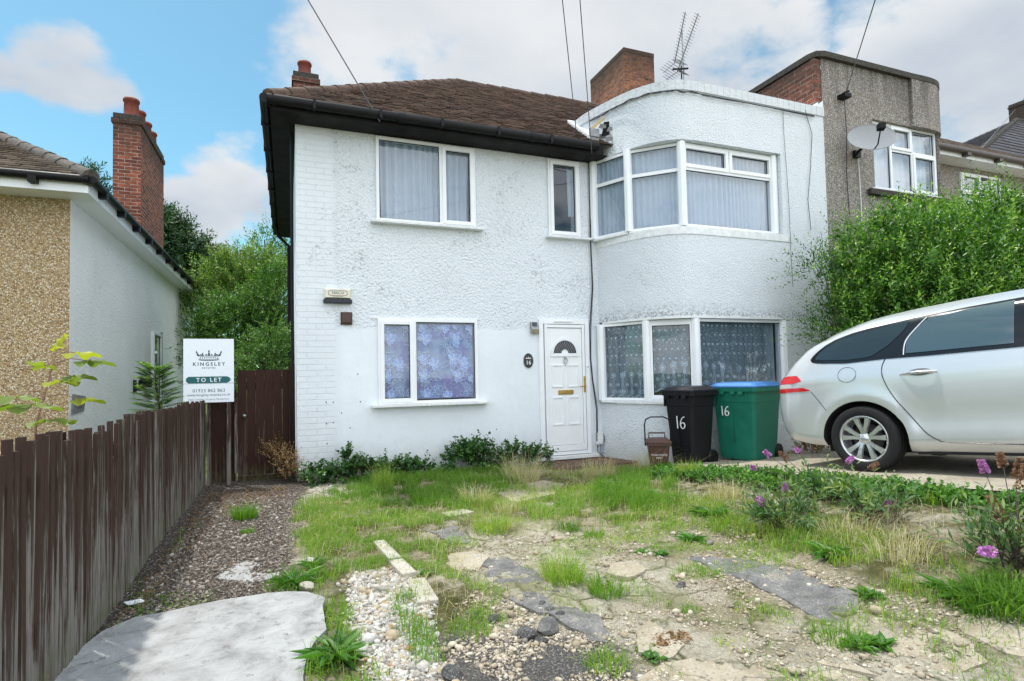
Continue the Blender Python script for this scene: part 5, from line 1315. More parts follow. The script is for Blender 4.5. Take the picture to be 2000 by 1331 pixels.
for x0_ in (-.16,-.055,.055,.16):
    pl2([(x0_-.022,.070),(x0_+.022,.070),(x0_+.016,.092),(x0_-.016,.092)])
m.build('board', [M_sign, M_teal, M_dkteal], o, recalc=False)
m = MB(); m.box(-.71,-.665,SY+.005,SY+.05,.1,a.z-.03); f_ = m.build('post', M_fence, o); set_v(f_, [.9]*8)

# ---------------------------------------------------------------- wheelie bins
def hand16(m, o_, u, n_, s_, mi, r_=.010):
    P = lambda x, z: o_+u*x*s_+UP*z*s_+n_*.004
    m.tube([P(-.34,1.0), P(-.30,.4), P(-.26,-.05)], r_, 5, mi)
    m.tube([P(*q_) for q_ in ((.42,.95),(.22,.86),(.06,.60),(.02,.30),(.08,.05),(.24,-.06),(.42,.04),(.48,.24),(.40,.42),(.22,.46),(.06,.32))], r_, 5, mi)
def wheelie(loc, rot, body, lid, label, number_face, grp, s=1.0, nsz=.15, tilt=0, w1=.27, d1=.31):
    o = empty('wheelie_bin', loc, label, 'wheelie bin', grp, rot=(tilt, 0, rot))
    m = MB(); w0, d0, H_ = w1-.06, d1-.07, .93
    def ring(w_, d_, z, c=.035): 
        return [(-w_+c,-d_,z),(w_-c,-d_,z),(w_,-d_+c,z),(w_,d_-c,z),(w_-c,d_,z),(-w_+c,d_,z),(-w_,d_-c,z),(-w_,-d_+c,z)]
    rs = [ring(w0,d0,.03), ring(w0+.01,d0+.01,.08), ring(w1-.012,d1-.012,H_-.16), ring(w1-.008,d1-.005,H_-.155), ring(w1,d1,H_-.02), ring(w1+.03,d1+.03,H_-.02), ring(w1+.032,d1+.032,H_+.03), ring(w1-.02,d1-.02,H_+.03), ring(w1-.03,d1-.03,H_-.3)]
    vs = [v for r_ in rs for v in r_]; fs = [(i*8+k, i*8+(k+1)%8, (i+1)*8+(k+1)%8, (i+1)*8+k) for i in range(len(rs)-1) for k in range(8)]; fs += [tuple(range(8))[::-1]]
    m.add(vs, fs)
    m.box(-.0,.001,-d1+.02,-d1+.05,.25,H_-.16)            # moulded rib
    for x in (-.2,.2): m.box(x-.008,x+.008,-d1-.014,-d1+.02,H_-.16,H_-.02)
    for x in (-.13,.02,.13): m.box(x-.03,x+.03,-d1-.045,-d1-.02,H_-.055,H_-.02)
    bd = m.build('body', body, o, local=True, bevel=.006)
    l_ = MB(); w2, d2 = w1+.035, d1+.04
    def rg(w_, dl, dh, z, c=.04): return [(-w_+c,-dl,z),(w_-c,-dl,z),(w_,-dl+c,z),(w_,dh-c,z),(w_-c,dh,z),(-w_+c,dh,z),(-w_,dh-c,z),(-w_,-dl+c,z)]
    rs = [rg(w2,d2,d2,H_+.032), rg(w2,d2,d2,H_+.055), rg(w2-.03,d2-.03,d2-.03,H_+.062), rg(w2-.06,d2-.07,d2-.05,H_+.088), rg(w2-.11,d2-.14,d2-.10,H_+.10)]
    vs = [v for r_ in rs for v in r_]; fs = [(i*8+k, i*8+(k+1)%8, (i+1)*8+(k+1)%8, (i+1)*8+k) for i in range(len(rs)-1) for k in range(8)]; fs += [tuple(range(8))[::-1], tuple(range(32,40))]
    l_.add(vs, fs); l_.tube([(-.18,d1+.07,H_+.02),(.18,d1+.07,H_+.02)], .016, 8); 
    for x in (-.17,0,.17): l_.box(x-.02,x+.02,d1,d1+.08,H_-.01,H_+.05)
    l_.build('lid', lid, o, local=True, bevel=.008)
    for sx_ in (-1,1):
        wm_ = MB(); wm_.lathe((sx_*(w0+.01),d0+.02,.10),(sx_,0,0),[(0,-.025),(.08,-.025),(.10,-.02),(.10,.02),(.08,.025),(.03,.025),(0,.02)],20); wm_.build('wheel', M_blackpl, o, local=True)
    nm = MB(); u_, n_, off = number_face; hand16(nm, Vector(off), Vector(u_), Vector(n_), nsz, 0, .0075); nm.build('painted_number', flat('white_paint', (.8,.82,.82), .6), bd, local=True)
    return o
M_binb = flat('black_bin_plastic', (.010,.010,.013), .5, 0, .15, 12, 0, .22); M_binbl = flat('dark_lid_plastic', (.016,.016,.020), .42, 0, .2, 14, 0, .3)
M_bing = flat('green_bin_plastic', (.010,.145,.095), .45, 0, .12, 8, 0, .3); M_bluel = flat('blue_lid_plastic', (.06,.20,.50), .4, 0, .1, 10)
wheelie((4.88,6.12,float(drive_z(6.1))-.04), R(-76), M_binb, M_binbl, 'black wheelie bin with dark lid and hand-painted 16', ((1,0,0),(0,-1,0),(.03,-.238,.50)), 'wheelie bins by the bay window', w1=.225, d1=.25)
wheelie((5.70,5.98,float(drive_z(5.9))-.02), R(-72), M_bing, M_bluel, 'green wheelie bin with blue lid and hand-painted 16', ((1,0,0),(0,-1,0),(-.12,-.345,.60)), 'wheelie bins by the bay window', nsz=.12, w1=.30, d1=.36)
# food caddy
o = empty('food_caddy', (4.34,6.08,.235), 'small brown food-waste caddy with raised carrying handle', 'food caddy', rot=(0,0,R(-30)))
m = MB(); w0, w1, H_ = .10, .135, .36
ring = lambda w_, z, c=.02: [(-w_+c,-w_,z),(w_-c,-w_,z),(w_,-w_+c,z),(w_,w_-c,z),(w_-c,w_,z),(-w_+c,w_,z),(-w_,w_-c,z),(-w_,-w_+c,z)]
rs = [ring(w0,0), ring(w1-.005,H_-.05), ring(w1+.012,H_-.05), ring(w1+.012,H_-.02), ring(w1-.01,H_-.02)]
m.add([v for r_ in rs for v in r_], [(i*8+k, i*8+(k+1)%8, (i+1)*8+(k+1)%8, (i+1)*8+k) for i in range(4) for k in range(8)]+[tuple(range(8))[::-1]])
M_caddy = flat('brown_caddy_plastic', (.085,.040,.030), .5, 0, .15, 12)
bd = m.build('body', M_caddy, o, local=True, bevel=.004)
m = MB(); rs = [ring(w1+.02,H_-.018), ring(w1+.02,H_+.005), ring(w1-.02,H_+.03), ring(w1-.06,H_+.04)]; m.add([v for r_ in rs for v in r_], [(i*8+k, i*8+(k+1)%8, (i+1)*8+(k+1)%8, (i+1)*8+k) for i in range(3) for k in range(8)]+[tuple(range(24,32)), tuple(range(8))[::-1]])
m.tube([(-.10,.13,H_),(-.10,.13,H_+.09),(.10,.13,H_+.09),(.10,.13,H_)], .012, 6); m.build('lid', M_caddy, o, local=True, bevel=.004)
m = MB(); m.tube([(-.155,.02,H_-.06),(-.16,.03,H_+.20),(-.14,.035,H_+.27),(-.08,.04,H_+.30),(.08,.04,H_+.30),(.14,.035,H_+.27),(.16,.03,H_+.20),(.155,.02,H_-.06)], .009, 8); m.build('handle', M_blackpl, o, local=True)
m = MB(); text_into(m, 'FOOD WASTE', .03, Vector((.0,-.127,.20)), UX, UP, NF, 0, bold=.0008); text_into(m, 'ONLY', .03, Vector((.0,-.125,.165)), UX, UP, NF, 0, bold=.0008)
m.build('lettering', flat('pale_print', (.6,.58,.55), .6), bd, local=True)

# ---------------------------------------------------------------- car (local frame: x forward, y left, z up, origin under the rear axle)
cyaw, cpit = R(12), R(4.5)
fwd = Vector((math.sin(cyaw)*math.cos(cpit), -math.cos(cyaw)*math.cos(cpit), math.sin(cpit)))
cup = Vector((-math.sin(cyaw)*math.sin(cpit), math.cos(cyaw)*math.sin(cpit), math.cos(cpit)))
left = cup.cross(fwd)
HW = .905
Pc = Vector((5.205, 3.93, .456)) + left*HW
car = empty('estate_car', Pc, 'silver estate car parked on the sloping drive, rear end towards the house', 'car')
car.rotation_euler = Matrix((fwd, left, cup)).transposed().to_euler()
def interp(x, pts): xs, ys = zip(*pts); return float(np.interp(x, xs, ys))
ZT = [(-.97,1.352),(-.90,1.372),(-.80,1.392),(-.6,1.425),(-.3,1.462),(0,1.492),(.45,1.530),(.9,1.548),(1.4,1.552),(1.8,1.53),(2.1,1.47),(2.4,1.34),(2.7,1.17),(2.95,1.02),(3.2,.97),(3.5,.86),(3.62,.70),(3.66,.60)]
ZBt = [(-.97,.36),(-.85,.30),(-.6,.25),(-.3,.235),(.4,.195),(2.2,.19),(3.2,.22),(3.6,.28),(3.66,.32)]
LEND = [(.2,-.90),(.36,-.93),(.5,-.965),(.62,-.975),(.8,-.965),(.88,-.955),(.95,-.925),(1.05,-.85),(1.13,-.78),(1.24,-.66),(1.35,-.50),(1.6,-.44)]
PROF = [(.18,.865),(.24,.88),(.35,.893),(.45,.896),(.7,.905),(.85,.905),(.90,.902),(.96,.893),(1.06,.868),(1.15,.832),(1.28,.775),(1.42,.705),(1.50,.655),(1.56,.60)]
PLAN = [(-.97,.70),(-.93,.80),(-.86,.885),(-.75,.945),(-.6,.975),(-.35,.992),(0,1),(2.3,1),(2.9,.985),(3.3,.93),(3.55,.80),(3.66,.62)]
from functools import lru_cache
def smooth_i(x, pts, w=.05):
    return sum(interp(x+d, pts) for d in (-w, -w/2, 0, w/2, w))/5
def fade(u): return float(1-sm((u+.97)/1.25))
def sec(u, s):
    """surface point (l, y, z) for station u and height parameter s in 0..1"""
    zb, zt = smooth_i(u, ZBt), smooth_i(u, ZT)
    z = zb+(zt-zb)*s
    l = u+(interp(z, LEND)+.97)*fade(u)
    rt = 1.0 if s < .90 else math.sqrt(max(0, 1-((s-.90)/.125)**2*.55))
    rb_ = 1.0 if s > .05 else 1-.06*(1-s/.05)
    # flare over the rear arch
    fl = .012*math.exp(-((math.hypot(l, (z-.31))-.43)/.06)**2) if z < .85 else 0
    y = smooth_i(z, PROF, .03)*smooth_i(u, PLAN, .02)*rt*rb_+fl
    # body crease at door handle height
    y += .006*math.exp(-((z-.915-.01*u)/.02)**2)-.010*math.exp(-((z-.80)/.09)**2)*0
    # tuck between waist and sill
    y -= .014*math.exp(-((z-.50)/.14)**2)*(1 if 0.35 < l < 2.6 else 0)
    return l, y, z
def surf(l, z):
    lo, hi = -1.0, 3.66
    for _ in range(24):
        u = (lo+hi)/2
        if u+(interp(z, LEND)+.97)*fade(u) < l: lo = u
        else: hi = u
    zb, zt = smooth_i(u, ZBt), smooth_i(u, ZT)
    return sec(u, min(1, max(0, (z-zb)/(zt-zb))))[1]
NU, NS, NTOP = 120, 46, 10
us = list(np.concatenate([np.linspace(-.97,.5,62), np.linspace(.53,2.6,34), np.linspace(2.65,3.66,24)]))
vs = []; ring_n = None
for u in us:
    side = [sec(u, s_) for s_ in np.concatenate([np.linspace(0,.9,30), np.linspace(.91,1,14)])]
    l_, y_, z_ = side[-1]; l0, y0, z0 = side[0]
    top = [(l_, y_*math.cos(a_), z_+.022*math.sin(a_)) for a_ in np.linspace(0, math.pi/2, NTOP+1)[1:]]
    half = [(l0, y0*f_, z0) for f_ in (0,.5,.9)]+side+top   # from bottom centre up the left side to top centre
    other = [(p[0], -p[1], p[2]) for p in half[1:-1]][::-1]
    ringp = half+other; ring_n = len(ringp); vs += ringp
fs = [(i*ring_n+k, (i+1)*ring_n+k, (i+1)*ring_n+(k+1)%ring_n, i*ring_n+(k+1)%ring_n) for i in range(len(us)-1) for k in range(ring_n)]
t = NT('silver_car_paint'); p = t.obj()
t.bump(t.noise(p, 900, 2), .0003, .25)
t.set((.64,.66,.69), .28, .42, .5); t.b.inputs['Coat Weight'].default_value = .9; t.b.inputs['Coat Roughness'].default_value = .03
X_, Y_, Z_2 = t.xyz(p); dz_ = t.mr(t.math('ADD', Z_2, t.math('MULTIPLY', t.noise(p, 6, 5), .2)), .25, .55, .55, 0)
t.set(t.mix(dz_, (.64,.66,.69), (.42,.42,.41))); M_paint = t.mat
M_archdark = flat('wheel_arch_liner', (.012,.012,.012), .9)
M_trim = flat('gloss_black_trim', (.010,.010,.013), .12, 0, .1); M_rub = flat('tyre_rubber', (.020,.020,.021), .8, 0, .15, 40, .001, .2)
M_rim = flat('alloy_wheel_silver', (.62,.63,.65), .28, .75, .05); M_chrome = flat('chrome_strip', (.8,.8,.82), .12, 1, .02)
t = NT('tinted_car_glass'); t.set((.012,.018,.020), .02, 0, .8); t.b.inputs['IOR'].default_value = 1.6; M_cglass = t.mat
M_red = NT('red_lamp_lens').set((.55,.01,.012), .12, 0, .8); M_clear = NT('clear_lamp_lens').set((.6,.56,.56), .15, 0, .8)
me = bpy.data.meshes.new('body'); me.from_pydata(vs, [], fs+[tuple(range(ring_n)), tuple(range((len(us)-1)*ring_n, len(us)*ring_n))[::-1]])
me.materials.append(M_paint); me.materials.append(M_archdark)
import bmesh
bm = bmesh.new(); bm.from_mesh(me); bmesh.ops.recalc_face_normals(bm, faces=bm.faces); bm.to_mesh(me); bm.free()
body = bpy.data.objects.new('body', me); COL.objects.link(body)
cm_ = MB()
for cx in (0, 2.73):
    for sg in (-1, 1):
        n_ = 48; ringc = lambda y: [(cx+.392*math.cos(2*math.pi*k/n_), y, .305+.378*math.sin(2*math.pi*k/n_)) for k in range(n_)]
        A_, B_ = ringc(sg*.60), ringc(sg*1.1); b0 = len(cm_.v)
        cm_.add(A_+B_, [(k, (k+1)%n_, n_+(k+1)%n_, n_+k) for k in range(n_)]+[tuple(range(n_)), tuple(range(n_, 2*n_))[::-1]], 1)
cut = cm_.build('cutter', [M_paint, M_archdark]); 
bo = body.modifiers.new('b', 'BOOLEAN'); bo.operation = 'DIFFERENCE'; bo.object = cut; bo.solver = 'EXACT'
dg = bpy.context.evaluated_depsgraph_get(); me2 = bpy.data.meshes.new_from_object(body.evaluated_get(dg)); body.modifiers.clear()
body.data = me2; bpy.data.objects.remove(cut); body.parent = car
for poly in me2.polygons: poly.use_smooth = True
try: me2.set_sharp_from_angle(angle=R(38))
except Exception: pass

def side_patch(name, lower, upper, mat, off, parent, sides=(-1, 1), nl=40, nz_=8, mats=None, th=0):
    """surface following patch between two polylines z(l); one object per side"""
    out = []
    l0 = max(lower[0][0], upper[0][0]); l1 = min(lower[-1][0], upper[-1][0])
    for sg in sides:
        m = MB(); v = []
        for i in range(nl+1):
            f_ = i/nl; l = l0+(l1-l0)*(f_-math.sin(2*math.pi*f_)/(2*math.pi)*.6)
            a_, b_ = interp(l, lower), interp(l, upper)
            for j in range(nz_+1):
                z = a_+(b_-a_)*j/nz_; v.append((l, sg*(surf(l, z)+off), z))
        m.add(v, [(i*(nz_+1)+j, (i+1)*(nz_+1)+j, (i+1)*(nz_+1)+j+1, i*(nz_+1)+j+1) if sg < 0 else (i*(nz_+1)+j+1, (i+1)*(nz_+1)+j+1, (i+1)*(nz_+1)+j, i*(nz_+1)+j) for i in range(nl) for j in range(nz_)], 0, True)
        out.append(m.build(name, mat, parent, local=True, recalc=False))
    return out
def side_line(mb, pts, w_, off, sg=-1, m=0, step=.03):
    full = []
    for (a, b), (c, d) in zip(pts[:-1], pts[1:]):
        k = max(1, int(math.hypot(c-a, d-b)/step))
        for i in range(k): full.append((a+(c-a)*i/k, b+(d-b)*i/k))
    full.append(pts[-1])
    mb.tube([(l, sg*(surf(l, z)+off), z) for l, z in full], w_/2, 5, m)
def scurve(P, k=6):
    return [(float(v.x), float(v.y)) for v in smooth_path(P, k)]
# glasshouse: black surround, then panes
low_all = [(-.475,1.135),(-.45,1.112),(-.40,1.098),(-.336,1.089),(-.095,1.064),(.257,1.068),(.63,1.057),(1.3,1.049),(2.2,1.03),(2.55,1.02)]
up_all = [(-.475,1.145),(-.455,1.175),(-.408,1.220),(-.33,1.275),(-.225,1.325),(-.06,1.368),(.098,1.392),(.475,1.426),(.9,1.456),(1.3,1.468),(1.8,1.452),(2.1,1.375),(2.4,1.22),(2.55,1.12)]
side_patch('window_surround', low_all, up_all, M_trim, .007, car, nl=110, nz_=14)
side_patch('quarter_glass', [(-.43,1.15),(-.40,1.132),(-.30,1.118),(-.09,1.096),(.10,1.100),(.16,1.112),(.30,1.20),(.40,1.30),(.45,1.372)], [(-.43,1.155),(-.38,1.205),(-.30,1.255),(-.18,1.312),(0,1.350),(.2,1.376),(.45,1.402)], M_cglass, .012, car, nl=36)
t = NT('door_window_glass'); t.set((.045,.070,.080), .02, 0, .8); t.b.inputs['IOR'].default_value = 1.8; M_cglass2 = t.mat
side_patch('door_glass', [(.445,1.10),(.47,1.098),(.8,1.092),(1.235,1.085)], [(.445,1.22),(.50,1.30),(.605,1.402),(.9,1.432),(1.235,1.448)], M_cglass2, .012, car, nl=36)
side_patch('door_glass', [(1.36,1.083),(1.9,1.072),(2.25,1.065)], [(1.36,1.446),(1.75,1.43),(2.0,1.37),(2.25,1.24)], M_cglass2, .012, car, nl=30)
for sg in (-1, 1):
    m = MB(); side_line(m, scurve([(.60,1.415),(.52,1.325),(.452,1.235),(.432,1.17),(.430,1.085)]), .014, .014, sg); m.build('window_strip', M_chrome, car, local=True)
    m = MB(); side_line(m, scurve([(.49,1.432),(.40,1.30),(.30,1.12),(.268,1.062),(.245,1.01),(.238,.95),(.25,.87),(.285,.77),(.34,.665),(.397,.576),(.507,.405),(.56,.345),(.62,.305),(.70,.285),(1.25,.268)]), .009, .0002, sg)
    side_line(m, [(1.25,.268),(1.30,.30),(1.31,.6),(1.30,1.05)], .006, .0005, sg); side_line(m, [(1.31,.268),(2.4,.262),(2.46,.5),(2.52,1.02)], .006, .0005, sg)
    m.build('door_gap', M_trim, car, local=True)
    m = MB(); side_line(m, [(-.466,.805),(-.385,.69),(-.325,.605)], .006, .0005, sg); side_line(m, [(3.1,.62),(3.3,.75),(3.5,.80)], .006, .0005, sg); m.build('bumper_gap', M_trim, car, local=True)
    # door handles
    for hx in (.39, 1.47):
        h = MB(); c = [(hx+a_, surf(hx+a_, z_)+d_, z_) for a_, d_, z_ in ((.0,.002,.902),(.03,.022,.907),(.08,.036,.911),(.16,.040,.914),(.24,.034,.914),(.285,.014,.912),(.30,.002,.911))]
        h.tube([(a, sg*b, z) for a, b, z in c], [.004,.010,.013,.015,.014,.012,.006], 10); h.build('door_handle', M_rim, car, local=True)
        sc_ = MB(); v = []; n_ = 28
        for k in range(n_):
            a_ = 2*math.pi*k/n_; l = hx+.165+.095*math.cos(a_); z = .915+.032*math.sin(a_); v.append((l, sg*(surf(l, z)+.0025), z))
        sc_.add([(hx+.165, sg*(surf(hx+.165,.915)+.002), .915)]+v, [(0, 1+k, 1+(k+1)%n_) for k in range(n_)]); sc_.build('handle_recess', M_chrome if 0 else flat('handle_recess_grey', (.16,.165,.17), .35, .4), car, local=True)
m = MB(); side_line(m, [(-.085+.088*math.cos(a_), .948+.074*math.sin(a_)) for a_ in np.linspace(0, 2*math.pi, 33)], .0045, .0005, -1); m.build('fuel_flap', M_trim, car, local=True)
# lamps: two red blades and a clear one between them
for o_ in side_patch('tail_light', [(-.95,.905),(-.80,.905),(-.66,.905),(-.565,.925)], [(-.95,.95),(-.85,.983),(-.75,.990),(-.62,.985),(-.565,.926)], M_red, .006, car, nl=24):
    pass
side_patch('tail_light', [(-.95,.812),(-.8,.810),(-.6,.812),(-.468,.815)], [(-.95,.855),(-.8,.855),(-.55,.852),(-.468,.816)], M_red, .006, car, nl=24)
side_patch('reversing_light', [(-.95,.857),(-.8,.857),(-.68,.857)], [(-.95,.903),(-.8,.903),(-.65,.903)], M_clear, .004, car, nl=16)
side_patch('headlight', [(3.05,.72),(3.3,.66),(3.52,.62)], [(3.05,.76),(3.3,.78),(3.52,.74)], M_clear, .004, car, nl=16)
# rear screen and plate (turned away from the photograph, still there)
m = MB(); v = []
for j in range(9):
    z = 1.08+.26*j/8; l = interp(z, LEND)-.012
    for i in range(13): y_ = (-1+2*i/12)*(.60-.06*j/8); v.append((l+.05*(y_/.6)**2-.0, y_, z))
m.add(v, [(j*13+i, j*13+i+1, (j+1)*13+i+1, (j+1)*13+i) for j in range(8) for i in range(12)], 0, True); m.build('rear_screen', M_cglass, car, local=True)
m = MB(); v = []
for j in range(9):
    u_ = 2.12+.72*j/8; z = smooth_i(u_, ZT)+.028
    for i in range(13): y_ = (-1+2*i/12)*(.56+.12*j/8); v.append((u_, y_, z-.05*(y_/.6)**2*(.5)))
m.add(v, [(j*13+i, (j+1)*13+i, (j+1)*13+i+1, j*13+i+1) for j in range(8) for i in range(12)], 0, True); m.build('windscreen', M_cglass, car, local=True)
m = MB(); m.box(-.99,-.975,-.26,.26,.66,.78); m.build('number_plate', flat('yellow_plate', (.75,.55,.05), .4), car, local=True)
# roof rail, mirror
m = MB(); m.tube([(2.2,-.86,1.06),(2.2,-.98,1.08),(2.2,-1.06,1.10)], [.03,.07,.06], 10); m.build('door_mirror', M_paint, car, local=True)
# wheels
def wheel(cx, sg):
    w = empty('wheel', (cx, 0, 0), None, None); w.parent = car; w.location = (cx, sg*.80, .316)
    ax = Vector((0, sg, 0)); t_ = MB()
    prof = [(.205,-.10),(.225,-.105),(.26,-.115),(.295,-.112),(.312,-.095),(.316,-.06),(.316,-.03),(.309,-.028),(.309,-.022),(.316,-.02),(.316,.02),(.309,.022),(.309,.028),(.316,.03),(.316,.06),(.312,.092),(.300,.104),(.285,.109),(.26,.112),(.236,.108),(.222,.100),(.210,.095)]
    t_.lathe((0,0,0), ax, prof, 56); t_.build('tyre', M_rub, w, local=True)
    r_ = MB(); r_.lathe((0,0,0), ax, [(.206,.04),(.214,.092),(.222,.101),(.226,.098),(.222,.104),(.213,.104),(.205,.092),(.200,.06),(.195,-.08),(.0,-.085)], 48)
    e1, e2 = Vector((1,0,0)), Vector((0,0,1))
    for k in range(5):
        for half in (-1, 1):
            A = math.radians(90+72*k+half*12); A2 = math.radians(90+72*k+half*15.5)
            d1_ = e1*math.cos(A)+e2*math.sin(A); s1 = e1*-math.sin(A)+e2*math.cos(A); d2_ = e1*math.cos(A2)+e2*math.sin(A2)
            secs = []
            for rr_, wd, out, dd in ((.045,.017,.084,d1_),(.10,.0205,.092,d1_),(.16,.0245,.097,d2_),(.204,.030,.098,d2_)):
                c = dd*rr_; secs += [c+s1*wd+ax*(out-.022), c+s1*wd*.75+ax*out, c-s1*wd*.75+ax*out, c-s1*wd+ax*(out-.022)]
            r_.add(secs, [(i*4+j, i*4+j+1, (i+1)*4+j+1, (i+1)*4+j) for i in range(3) for j in range(3)], 0, False)
    r_.lathe((0,0,0), ax, [(0,.092),(.030,.092),(.036,.086),(.055,.080),(.066,.066),(.066,.03)], 30)
    for k in range(5):
        A = math.radians(54+72*k); c = e1*math.cos(A)*.060+e2*math.sin(A)*.060; r_.lathe(c+ax*.066, ax, [(.0,.012),(.008,.012),(.010,.004),(.015,.002),(.016,0)], 8, 1)
    rm = r_.build('rim', [M_rim, M_archdark], w, local=True)
    d_ = MB(); d_.lathe((0,0,0), ax, [(0,-.0),(.14,0),(.14,-.02),(0,-.02)], 32); d_.build('brake_disc', flat('brake_disc_steel', (.10,.095,.09), .5, .6, .2, 30), w, local=True)
    bk_ = MB(); bk_.lathe((0,0,0), ax, [(0,-.05),(.204,-.05)], 32); bk_.build('backing_plate', M_archdark, w, local=True)
for cx in (0, 2.73):
    for sg in (-1, 1): wheel(cx, sg)
m = MB(); m.box(-.5,3.2,-.58,.58,.16,.30); m.box(.42,2.3,-.82,.82,.17,.24); m.build('underbody', M_archdark, car, local=True)

# ---------------------------------------------------------------- vegetation
def unit(a): return a/np.maximum(np.linalg.norm(a, axis=-1, keepdims=True), 1e-9)
def leaf_arrays(P, D, N, L_, W_, v, fold=.18, curl=.0):
    """folded diamond leaves: P base, D direction, N face normal"""
    S = unit(np.cross(D, N)); N2 = np.cross(S, D); L_ = L_[:,None]; W_ = W_[:,None]
    b = P; m = P+D*L_*.48; tip = P+D*L_-N2*L_*curl
    a = m+S*W_*.5+N2*W_*fold; c = m-S*W_*.5+N2*W_*fold
    V = np.stack([b, a, tip, c], 1).reshape(-1, 3); n = len(P); k = np.arange(n)*4
    T = np.concatenate([np.stack([k, k+1, k+2], 1), np.stack([k, k+2, k+3], 1)]); return V, T, np.repeat(v, 4)
def build_leaves(name, parts, mats, parent=None):
    Vs, Ts, As = [], [], []; o = 0
    for V, T, A in parts: Vs.append(V); Ts.append(T+o); As.append(A); o += len(V)
    return np_mesh(name, np.concatenate(Vs), T=np.concatenate(Ts), mats=mats, parent=parent, attr=np.concatenate(As))
def shoots(ells, n, L_, k, ll, lw, up=.5, droop=0., spread=.9, seed=0, inner=.55, outb=1.0, jit=.35, zmin=None, dens=None):
    g = np.random.default_rng(seed); E_ = np.array(ells, float); wts = (E_[:,3]*E_[:,5]+E_[:,4]*E_[:,3]); idx = g.choice(len(E_), n, p=wts/wts.sum())
    d = unit(g.normal(size=(n,3))); low = d[:,2] < -.3; d[low,2] *= -1
    r = inner+(1-inner)*g.random(n)**.6; e = E_[idx]
    root = e[:,:3]+d*e[:,3:6]*r[:,None]
    if zmin is not None: root = root[:]; root[:,2] = np.maximum(root[:,2], zmin)
    ax = unit(d*outb+np.array([0,0,up])+g.normal(size=(n,3))*jit)
    Ls = L_*g.uniform(.5, 1.25, n); sv = g.random(n)
    t_ = (np.arange(k)+.5)/k; t_ = t_[None,:,None]
    pos = root[:,None,:]+ax[:,None,:]*Ls[:,None,None]*t_+np.array([0,0,-1.])*(droop*Ls[:,None,None]*t_**2)
    axd = unit(ax[:,None,:]+np.array([0,0,-1.])*2*droop*t_)
    ref = unit(np.cross(ax, g.normal(size=(n,3)))); ref2 = np.cross(ax, ref)
    ang = np.arange(k)*2.4; rad = ref[:,None,:]*np.cos(ang)[None,:,None]+ref2[:,None,:]*np.sin(ang)[None,:,None]
    D = unit(axd*.75+rad*spread+g.normal(size=(n,k,3))*.15); N = unit(axd*.8-rad*.2+np.array([0,0,.5])+g.normal(size=(n,k,3))*.35)
    sz = (1-.35*t_[...,0])*g.uniform(.75,1.2,(n,k)); v = np.clip(sv[:,None]*.45+t_[...,0]*.35+g.normal(size=(n,k))*.12+.05, 0, 1)
    f = lambda a: a.reshape(-1, 3)
    return leaf_arrays(f(pos), f(D), f(N), (ll*sz).ravel(), (lw*sz).ravel(), v.ravel()), root, ax, Ls
def twigs(mb, root, ax, Ls, r=.003, n=4, every=1):
    for p_, a_, l_ in zip(root[::every], ax[::every], Ls[::every]):
        mb.tube([p_-a_*l_*.6, p_, p_+a_*l_*.8], [r*1.5, r, r*.4], n, caps=False)

M_privet = leaf_mat('privet_leaf', (.012,.052,.008), (.070,.185,.024), (.34,.50,.09), .30, .30)
M_conif = leaf_mat('bright_conifer', (.014,.052,.010), (.070,.18,.024), (.27,.42,.07), .30)
M_yelcon = leaf_mat('yellow_green_conifer', (.025,.065,.012), (.12,.22,.036), (.33,.42,.10), .32)
M_darkcon = leaf_mat('dark_conifer', (.012,.042,.014), (.030,.080,.024), (.07,.14,.04), .25)
M_olive = leaf_mat('olive_tree_leaf', (.06,.07,.02), (.15,.14,.04), (.30,.21,.06), .4)
M_airy = leaf_mat('mid_green_leaf', (.03,.08,.02), (.075,.16,.035), (.16,.27,.07), .4)
M_bark = flat('bark', (.06,.045,.032), .95, 0, .3, 20, .006)
M_grassm = leaf_mat('grass_blades', (.060,.150,.016), (.165,.310,.034), (.42,.44,.13), .42, .5)
M_straw = leaf_mat('dry_straw', (.30,.25,.12), (.50,.44,.27), (.64,.58,.42), .3, .6)
M_weed = leaf_mat('weed_leaf', (.030,.100,.020), (.075,.20,.032), (.17,.33,.06), .3, .45)
M_budd = leaf_mat('buddleia_leaf', (.045,.11,.035), (.10,.19,.07), (.30,.33,.08), .3, .5)
M_ivy = leaf_mat('dark_creeper_leaf', (.014,.055,.012), (.04,.115,.022), (.10,.21,.04), .2, .4)
M_brownleaf = leaf_mat('dry_brown_leaf', (.12,.06,.025), (.28,.17,.08), (.48,.36,.20), .2, .8)
M_purple = leaf_mat('purple_flower', (.30,.09,.36), (.52,.20,.60), (.70,.40,.74), .2, .6)
M_spent = leaf_mat('spent_flower', (.13,.06,.035), (.22,.12,.07), (.33,.2,.12), .1, .8)

